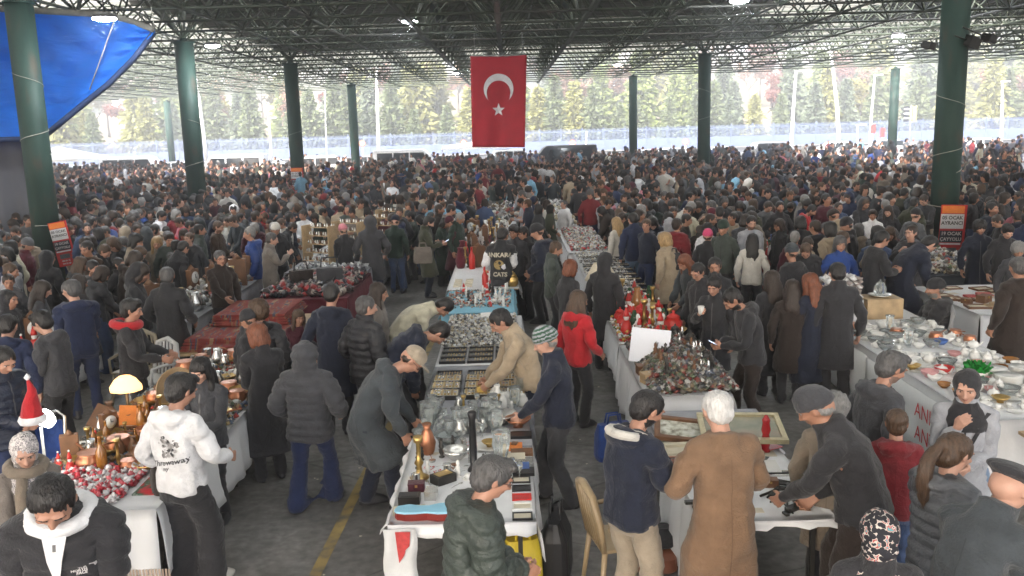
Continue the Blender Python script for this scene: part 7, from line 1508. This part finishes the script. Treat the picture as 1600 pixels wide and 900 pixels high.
q = at(1372, 495, 0); chair(5.1, 15.3, RAD(200), plg, 'empty grey plastic chair before the dark red cloth'); q = at(248, 600, 0); chair(-5.2, 11.9, RAD(170), mat('plastic_tan', (.30, .26, .19), rough=.5, var=.06), 'tan plastic chair behind the red hooded vendor'); chair(-4.75, 11.4, RAD(150), mat('plastic_pale', (.5, .5, .5), rough=.5, var=.06), 'pale slatted chair right of the red hooded vendor')
chair(6.0, 14.4, RAD(170), plg, 'grey plastic chair back behind the dark haired woman')
e = empty('folding_chair', (-4.55, 8.05, 0), RAD(10), 1, 'blue folding chair left of the left stall', 'chair'); m = MB(); m.box((0, 0, .42), (.46, .42, .03)); m.build('seat', cmat('blue'), e); m = MB(); m.box((0, .2, .72), (.44, .02, .40)); m.build('backrest', cmat('blue'), e)
for a in (-1, 1): m = MB(); V, F = tube([(a * .24, -.25, 0), (a * .24, .1, .5), (a * .24, .21, .95), (a * .18, .22, 1.0), (0, .22, 1.0)], .014, 7); m.add(V, F, 0, True); m.build('leg', silver, e); m = MB(); V, F = tube([(a * .22, .28, 0), (a * .22, -.18, .45)], .014, 7); m.add(V, F, 0, True); m.build('leg', silver, e)
# bags, boxes under tables
def bag(loc, sz, m_, label, rz=0, name='bag', handles=True):
    q = Shape(); x, y, z = sz; q.loft([(0, 0, 0, x * .46, y * .46), (z * .12, 0, 0, x * .5, y * .5), (z * .7, 0, 0, x * .48, y * .46), (z, 0, 0, x * .42, y * .22)], e=4)
    if handles:
        for s in (-1, 1): V, F = tube([(-x * .2, s * y * .15, z * .95), (-x * .15, s * y * .15, z * 1.25), (x * .15, s * y * .15, z * 1.25), (x * .2, s * y * .15, z * .95)], .012, 6); q.add(V, F, 0, True)
    o = tag(q.build(name, m_), label, 'bag'); o.location = loc; o.rotation_euler = (0, 0, rz); return o
bag((.30, 6.75, 0), (.42, .25, .50), mat('bag_black', (.015, .015, .017), rough=.35, var=.1), 'black bag on the floor right of the centre table', 1.4); bag((.02, 6.55, 0), (.30, .34, .42), mat('bag_yellow', (.55, .42, .03), rough=.5, var=.1), 'yellow and black bag under the centre table edge', .2)
bag((-.42, 6.5, 0), (.34, .30, .46), cmat('yellow'), 'yellow bag under the centre table behind the leg', .1); bag((1.05, 9.25, 0), (.42, .22, .40), cmat('blue'), 'large blue shopping bag leaning at the white cloth', .3); bag((1.10, 6.9, 0), (.36, .5, .16), mat('case_brown', (.18, .06, .03), rough=.4, var=.2), 'brown leather case on the floor under the front right table', .1, 'case', False); bag((1.12, 6.9, .17), (.30, .3, .14), cmat('black'), 'black shoe bag on the brown leather case', .1, 'bag', False)
m = MB(); m.lathe([(.03, 0), (.045, .12), (.05, .12)], 12); o = tag(m.build('paper_cup', [redp]), 'red paper cup on the floor at the corner of the centre table', 'cup'); o.location = (.22, 6.2, 0)
W = at(655, 400, 1.15); bag((e49.location.x - .05, e49.location.y - .27, .78), (.40, .12, .34), cmat('warmgrey'), 'grey brown shoulder bag worn by the man in olive coat', .0)
q = at(1052, 405, 1.2); bag((q.x, q.y - .05, 1.02), (.28, .13, .30), mat('bag_black', (.015, .015, .017)), 'black shoulder bag of the blond woman', .3)
q = at(1400, 730, .9); m = MB(); m.box((0, 0, 0), (.30, .02, .40)); o = tag(m.build('shopping_bag', mat('bag_olive', (.30, .28, .08), rough=.5, var=.25, ns=8)), 'olive shopping bag with blue print beside the red coated child', 'bag'); o.location = (q.x - .02, q.y - .12, .84); o.rotation_euler = (.1, -.45, .3); o.scale = (.8, 1, .8); m = MB(); m.lathe([(.04, -.012), (.045, 0), (.04, .012)], 12, 0, (0, 0, 0), M=Matrix.Translation((.03, -.012, -.06)) @ Matrix.Rotation(math.pi / 2, 4, 'X')); m.build('print', cyan_, o)
# posters tied to columns
def poster(x, y, z0, w_, h_, tilt, label):
    e = empty('poster', (x, y, z0), label=label, cat='poster'); e.rotation_euler = (0, tilt, 0); rd = mat('poster_red', (.50, .02, .02), var=.08); og = mat('poster_orange', (.75, .22, .04), var=.1)
    m = MB(); m.box((0, 0, 0), (w_, .012, h_)); m.build('sheet', rd, e)
    def blk(cx, cz, ww, hh, m_, nm): q = MB(); q.box((cx * w_, -.009, cz * h_), (ww * w_, .006, hh * h_)); return q.build(nm, m_, e)
    blk(-.03, .42, .86, .12, og, 'header'); blk(-.04, .22, .90, .25, cwh, 'white_panel'); blk(-.04, -.04, .88, .20, cmat('darknavy'), 'dark_panel'); blk(-.04, -.165, .8, .03, cmat('white'), 'white_line'); blk(-.05, -.28, .55, .10, cmat('grey'), 'picture_patch')
    for tx, cz, s_, m_ in (('05 OCAK', .28, .105, blackp), ('AYRANCI', .19, .105, blackp), ('19 OCAK', .01, .10, wht), ('\u00c7AYYOLU', -.085, .10, wht), ('454 61 12', -.38, .055, wht), ('394 21 28', -.445, .055, wht)):
        me = text_mesh(tx, s_ * h_ * .84, .0022 * h_); me.materials.append(m_); o = obj('lettering', me, e, (-.04 * w_, -.016, cz * h_), (math.pi / 2, 0, 0)); wd = max(v.co.x for v in me.vertices) * 2; o.scale = (min(1, .82 * w_ / wd),) * 2 + (1,)
    q = MB(); q.bar((-w_ / 2, 0, h_ * .46), (-w_ * .5 - .35, .1, h_ * .50), .008, 5); q.build('string', ropem, e)
q = atD(1487, 366, 20.6); poster(q.x, q.y, q.z, .60, 1.36, .04, 'red poster with dates hung on the right front column')
q = atD(98, 381, 20.3); poster(q.x, q.y, q.z, .42, 1.02, -.16, 'red poster with dates hanging askew by the left front column')
q = atD(465, 283, 40.5); poster(q.x, q.y, q.z, .55, 1.2, 0, 'small orange topped poster on the third column')
# scraps on the floor
R_ = random.Random(8); m = MB()
for k in range(46):
    x, y = R_.choice([(R_.uniform(-2.6, -1.2), R_.uniform(5, 14)), (R_.uniform(.3, 1.2), R_.uniform(5.5, 13)), (R_.uniform(2.6, 4.1), R_.uniform(6, 12))]); s_ = R_.uniform(.01, .035); m.add([(x, y, .006), (x + s_, y + s_ * .3, .01), (x + s_ * .8, y + s_, .006), (x - s_ * .2, y + s_ * .7, .012)], [(0, 1, 2, 3)])
tag(m.build('litter', paper), 'small paper scraps littering the concrete aisles', None, None, 'stuff')
# speakers on the right column
for dx, dz, s_ in ((.55, 1.55, 1), (-.42, 1.5, .6), (.95, 1.62, .7)):
    m = MB(); m.box((0, 0, 0), (.30 * s_, .26, .24 * s_)); m.bar((0, 0, 0), (-dx * .8, .1, 0), .02, 5); o = tag(m.build('loudspeaker', darkm), {.55: 'dark loudspeaker on the right side of the right front column', -.42: 'small dark device on the left side of the right front column', .95: 'farther small loudspeaker right of the right front column'}[dx], 'loudspeaker'); o.location = (10.05 + dx, 21.0, 3.6 + dz); o.rotation_euler = (.2, .3, .4)
# ------------------------------------------------------------------ stalls further back
gk = [(cwh, 'white'), (crd, 'red'), (cgy, 'grey'), (cdk, 'dark'), (cbl, 'light blue'), (cmr, 'maroon')]
ri = random.Random(77); used_s = {}
def lmk(x):
    L = [(70, 'left of the leftmost column'), (180, 'right of the left front column'), (290, 'left of the second column'), (380, 'right of the second column'), (460, 'left of the poster column'), (545, 'right of the poster column'), (640, 'left of the white pole'), (735, 'just left below the flag'), (823, 'directly below the flag'),
         (910, 'just right below the flag'), (990, 'left of thin right column'), (1060, 'right of thin right column'), (1130, 'at the tall right column'), (1230, 'right of the tall right column'), (1340, 'below the slanting lamp post'), (1430, 'below the far right column'), (1520, 'at the right front column'), (9999, 'at the far right edge')]
    return next(t for a, t in L if x < a)
for rx in (-24, -19.5, -14.5, -8.3, -4.2, -.6, 1.7, 5.2, 8.4, 12.6, 16.5, 21):
    for y0 in (25, 34.5, 44, 53.5):
        if abs(rx) > .56 * (y0 + 7) or y0 + 7 > 51 - .42 * rx: continue
        L_ = 7.6; x = rx + ri.uniform(-.3, .3); px = pix((x, y0 + 3, .8))[0]; m_, cn = ri.choice(gk)
        lb = '%s covered stall table %s, %s' % (cn, lmk(px), {25: 'nearest row', 34.5: 'second row', 44: 'third row', 53.5: 'last row'}[y0])
        e = empty('stall_table', (x, y0 + L_ / 2, 0), 0, 1, lb, 'table', 'market stalls further back'); TBL.append((x - .5, x + .5, y0, y0 + L_))
        m = MB(); m.box((0, 0, .745), (1.0, L_, .03)); m.build('tabletop', woodl, e)
        m = MB(); m.box((0, 0, .764), (1.02, L_ + .02, .006)); 
        for s in (-1, 1): m.box((s * .512, 0, .50), (.006, L_, .52))
        m.box((0, -L_ / 2 - .012, .50), (1.0, .006, .52)); m.build('cover', m_, e)
        h_ = heap('stall_goods', x - .45, x + .45, y0 + .1, y0 + L_ - .1, .77, 260, ri.choice([SILV, MIXD, XMAS, MIXD + SILV]), .10, 'mixed small goods on the ' + lb[:lb.index(',')] , ri.randrange(9999), .08)
# ------------------------------------------------------------------ shoppers in the crowd
RV = random.Random(5)
VAR = []
outf = ['puffer_hood', 'puffer_collar', 'jacket_hood', 'jacket_collar', 'coat_collar', 'coat_hood', 'jacket_hoodup', 'longcoat_lapel', 'coat_lapel', 'hoodie_hood']
hairs = ['short', 'thick', 'long', 'short', 'wavy', 'beanie', 'short', 'bob', 'curly', 'short', 'ponytail', 'cap', 'long', 'scarf', 'short', 'bald', 'thick', 'bonnet', 'bun', 'short', 'thick']
poses = [dict(L='down', R='down'), dict(L='phone', R='phone', hp=35, lean=4), dict(L='pocket', R='pocket', hp=8), dict(lean=28, hp=45, L='reach', R='down'), dict(L='clasp', R='clasp', hp=18), dict(L='down', R='up', hp=5, hy=25), dict(lean=12, hp=38, L='front', R='front'), dict(L='behind', R='behind', hp=12, hy=-30), dict(L='pocket', R='phone', hp=30, feet=(-.12, .12)), dict(lean=6, hp=22, L='bag', R='down', hy=20)]
def skinned(tn, idx, ps): V, F, mi, W = tpl(tn)[idx]; return skin(V, W, ps), F, mi
combos = []
for k in range(30):
    combos.append((outf[k % len(outf)], hairs[(k * 7) % len(hairs)], poses[(k * 3) % len(poses)], ['trousers', 'jeans', 'wide', 'trousers', 'flare'][k % 5]))
darks = ['black'] * 9 + ['charcoal'] * 5 + ['darknavy'] * 4 + ['navy'] * 2 + ['grey', 'slate', 'olive', 'darkbrown', 'darkbrown', 'brown', 'greygreen', 'maroon', 'warmgrey', 'taupe', 'beige', 'black', 'charcoal', 'black', 'offwhite', 'lightgrey', 'navy', 'darkred', 'slate', 'darkgreen', 'burgundy', 'denim', 'black', 'charcoal']
hatc = ['black'] * 9 + ['charcoal', 'charcoal', 'slate', 'grey', 'darkred', 'navy', 'cream', 'burgundy', 'lightgrey', 'beige', 'olive', 'white']
hairc = ['black'] * 9 + ['darkbrown'] * 6 + ['brown'] * 2 + ['saltpepper', 'grey', 'saltpepper']
CN = dict(darknavy='dark navy', greygreen='grey green', warmgrey='warm grey', offwhite='off white', lightgrey='pale grey', darkbrown='dark brown', darkred='dark red', darkgreen='dark green', hotpink='bright pink', saltpepper='greying', denim='denim blue')
cn_ = lambda c: CN.get(c, c)
varmesh = {}
def part_mesh(tn, k, nm, mats_n):
    if (tn, k) not in varmesh:
        V, F, mi = skinned(tn, 1, varpose[k]); me = npmesh(nm, V, F, [SKIN[0]] * mats_n if mats_n > 1 else [SKIN[0]], mi if mi.any() else None); varmesh[tn, k] = me
    return varmesh[tn, k]
varpose = [pose(**c[2]) for c in combos]
def free(x, y, r):
    for a, b, c, d in TBL:
        if a - .22 < x < b + .22 and c - .2 < y < d + .2: return False
    for cx, cy, cr in COLS:
        if (x - cx) ** 2 + (y - cy) ** 2 < (cr + .35) ** 2: return False
    return True
cell = {}
def addc(x, y): cell.setdefault((int(x // 1), int(y // 1)), []).append((x, y))
def near_any(x, y, r):
    cx, cy = int(x // 1), int(y // 1)
    return any((x - a) ** 2 + (y - b) ** 2 < r * r for i in (-1, 0, 1) for j in (-1, 0, 1) for a, b in cell.get((cx + i, cy + j), ()))
for x, y in PERSONS: addc(x, y)
cand = []
for k in range(60000):
    y = math.sqrt(RV.uniform(10.5 ** 2, 68 ** 2)); x = RV.uniform(-.62 * y - 1, .62 * y + 1); cand.append((y, x))
cand.sort()
pts = []
for y, x in cand:
    px, py = pix((x, y, 1.7))
    if not -15 < px < 1615: continue
    lim = 400 if px < 330 else 352 if px < 700 else 345 if px < 1230 else 372
    if py > lim and not (px < 240 and py < 470 and y > 12.5) : continue
    if -2.75 < x < -1.25 and y < 20: continue
    if .18 < x < 1.3 and y < 22: continue
    if y > 48.5 - .42 * x + 2 * math.sin(x * .7) and RV.random() < .97: continue
    if (1430 < px < 1545 and y < 20.8) or (45 < px < 135 and y < 20.4 and py < 440) or (446 < px < 486 and 30 < y < 40.5): continue
    r = .50 if y < 26 else .60 if y < 45 else .72
    if near_any(x, y, r) or not free(x, y, r): continue
    addc(x, y); pts.append((x, y))
NI = max(0, 298 - len(PERSONS)); usedp = {}
def face_dir(x, y):
    best = min(TBL, key=lambda t: max(t[0] - x, 0, x - t[1]) ** 2 + max(t[2] - y, 0, y - t[3]) ** 2); tx = min(max(x, best[0]), best[1]); ty = min(max(y, best[2]), best[3])
    if RV.random() < .45 and (tx - x) ** 2 + (ty - y) ** 2 < 1.2: return math.degrees(math.atan2(tx - x, ty - y)) + RV.uniform(-25, 25)
    return RV.choice([0, 180, 180, 90, 270, 200, 20]) + RV.uniform(-45, 45)
def rowword(py): return 'near rows' if py > 360 else 'middle rows' if py > 325 else 'further back'
for x, y in pts[:NI]:
    k = RV.randrange(len(combos)); of, hk, _, tk = combos[k]; i = RV.randrange(3); hcol = RV.choice(hairc); px, py = pix((x, y, 1.7)); h = RV.gauss(1.72, .085)
    for _ in range(60):
        coat = RV.choice(darks + ['white', 'beige', 'cream', 'blue', 'red', 'camel', 'lightgrey', 'pink', 'grey', 'khaki']); hat = RV.choice(hatc) if hk in HATS else None; tc_ = RV.choice(['black', 'charcoal', 'darkdenim', 'denim', 'darknavy', 'khaki', 'black'])
        hd = ('in %s %s' % (cn_(hat), {'scarf': 'headscarf', 'bonnet': 'bonnet', 'beanie': 'beanie', 'cap': 'cap'}[hk])) if hat else 'with %s %s hair' % (cn_(hcol), {'bald': 'thinning', 'wavy': 'wavy', 'short': 'short', 'thick': 'thick', 'long': 'long', 'bob': 'bobbed', 'curly': 'curly', 'ponytail': 'tied', 'bun': 'pinned'}[hk])
        if of.endswith('hoodup'): hd = 'with hood up'
        gn = of.split('_')[0]; lb = 'person %s, %s %s, %s, %s' % (hd, cn_(coat), 'long coat' if gn == 'longcoat' else gn, lmk(px), rowword(py))
        if lb not in usedp and len(lb.split()) <= 16: break
    if len(lb.split()) > 16: lb = lb.replace('person ', '', 1) if len(lb.split()) == 17 else ' '.join(lb.replace('tall ', '').split()[:16]).rstrip(',')
    usedp[lb] = 1
    e = empty('person', (x, y, 0), -RAD(face_dir(x, y)), h / 1.8, lb, 'person', 'shoppers in the dense crowd')
    def put(nm, tn, ms):
        o = obj(nm, part_mesh(tn, k, nm, len(ms)), e)
        for q, m_ in enumerate(ms): o.material_slots[q].link = 'OBJECT'; o.material_slots[q].material = m_
    bm = stub(i, hcol) if RV.random() < .3 and hk in ('short', 'thick', 'bald', 'beanie', 'cap') else SKIN[i]
    put('body', 'body', [SKIN[i], bm, LIPS, EYEW, EYEI, hmat(hcol)]); put('coat' if 'coat' in of else 'jacket', of, [cmat(coat)]); put('trousers', tk, [cmat(tc_)])
    for s in 'lr': put('shoe', 'shoe' + s, [mat('leather_black', CLOTH['black'], rough=.4, var=.15)])
    if hat: put({'scarf': 'headscarf', 'bonnet': 'headscarf'}.get(hk, hk), 'hair_' + hk, [cmat(hat)])
    else: put('hair', 'hair_' + hk, [hmat(hcol)])
# the rest of the crowd, too many to count, as one mass
VV, FF, CC_ = [], [], []; base = 0; lib = {}
def libv(k, idx):
    if (k, idx) not in lib:
        of, hk, _, tk = combos[k]; Vs, Fs, G = [], [], []; b = 0
        for g, tn in enumerate(('body', of, tk, 'hair_' + hk)):
            V, F, mi = skinned(tn, min(idx, len(tpl(tn)) - 1), varpose[k]); Vs.append(V); Fs.append(F + b); G.append(np.full(len(V), g)); b += len(V)
        lib[k, idx] = (np.vstack(Vs), np.vstack(Fs), np.concatenate(G))
    return lib[k, idx]
SK = [(.46, .26, .19), (.40, .21, .145), (.34, .17, .11)]
bright = ['red', 'pink', 'white', 'white', 'blue', 'cream', 'skyblue', 'lightgrey', 'offwhite', 'darkred', 'white', 'lightgrey', 'beige', 'grey', 'grey', 'warmgrey', 'taupe', 'offwhite', 'denim', 'warmgrey']
for x, y in pts[NI:]:
    k = RV.randrange(len(combos)); V, F, G = libv(k, 2 if y < 33 else 3); s = RV.gauss(1.70, .10) / 1.8; hk = combos[k][1]
    coat = RV.choice(bright) if RV.random() < (.32 if x < 0 else .27) else RV.choice(darks); pal = np.array([SK[RV.randrange(3)], CLOTH[coat], CLOTH[RV.choice(['black', 'charcoal', 'darkdenim', 'denim', 'darkbrown'])], CLOTH[RV.choice(hatc)] if hk in HATS else HAIRC[RV.choice(hairc)]])
    V2 = V * s @ R_z(-RAD(face_dir(x, y))).T + (x, y, 0); VV.append(V2); FF.append(F + base); base += len(V); CC_.append(pal[G])
cr_o = obj('crowd', npmesh('crowd', np.vstack(VV), np.vstack(FF).astype(np.int32), [mat('crowd_cloth', (1, 1, 1), rough=.85, var=.12, attr=True, ns=7)], cols=np.vstack(CC_))); cr_o['kind'] = 'stuff'; cr_o['label'] = 'dense mass of distant shoppers filling the hall to the parked cars'

# ------------------------------------------------------------------ added volume imitating overexposure and flare as haze
hz = bpy.data.materials.new('glare_haze'); hz.use_nodes = True; t = hz.node_tree; t.nodes.remove(t.nodes['Principled BSDF']); pv = t.nodes.new('ShaderNodeVolumePrincipled')
pv.inputs['Color'].default_value = (.92, .94, .97, 1); pv.inputs['Density'].default_value = .0040; pv.inputs['Anisotropy'].default_value = .2; t.links.new(pv.outputs[0], t.nodes['Material Output'].inputs['Volume'])
m = MB(); m.box((0, 285, 22.4), (1000, 730, 46.8)); o = m.build('glare_haze', hz); o['kind'] = 'stuff'; o['label'] = 'added thin pale flare-imitating haze over the market and the trees'
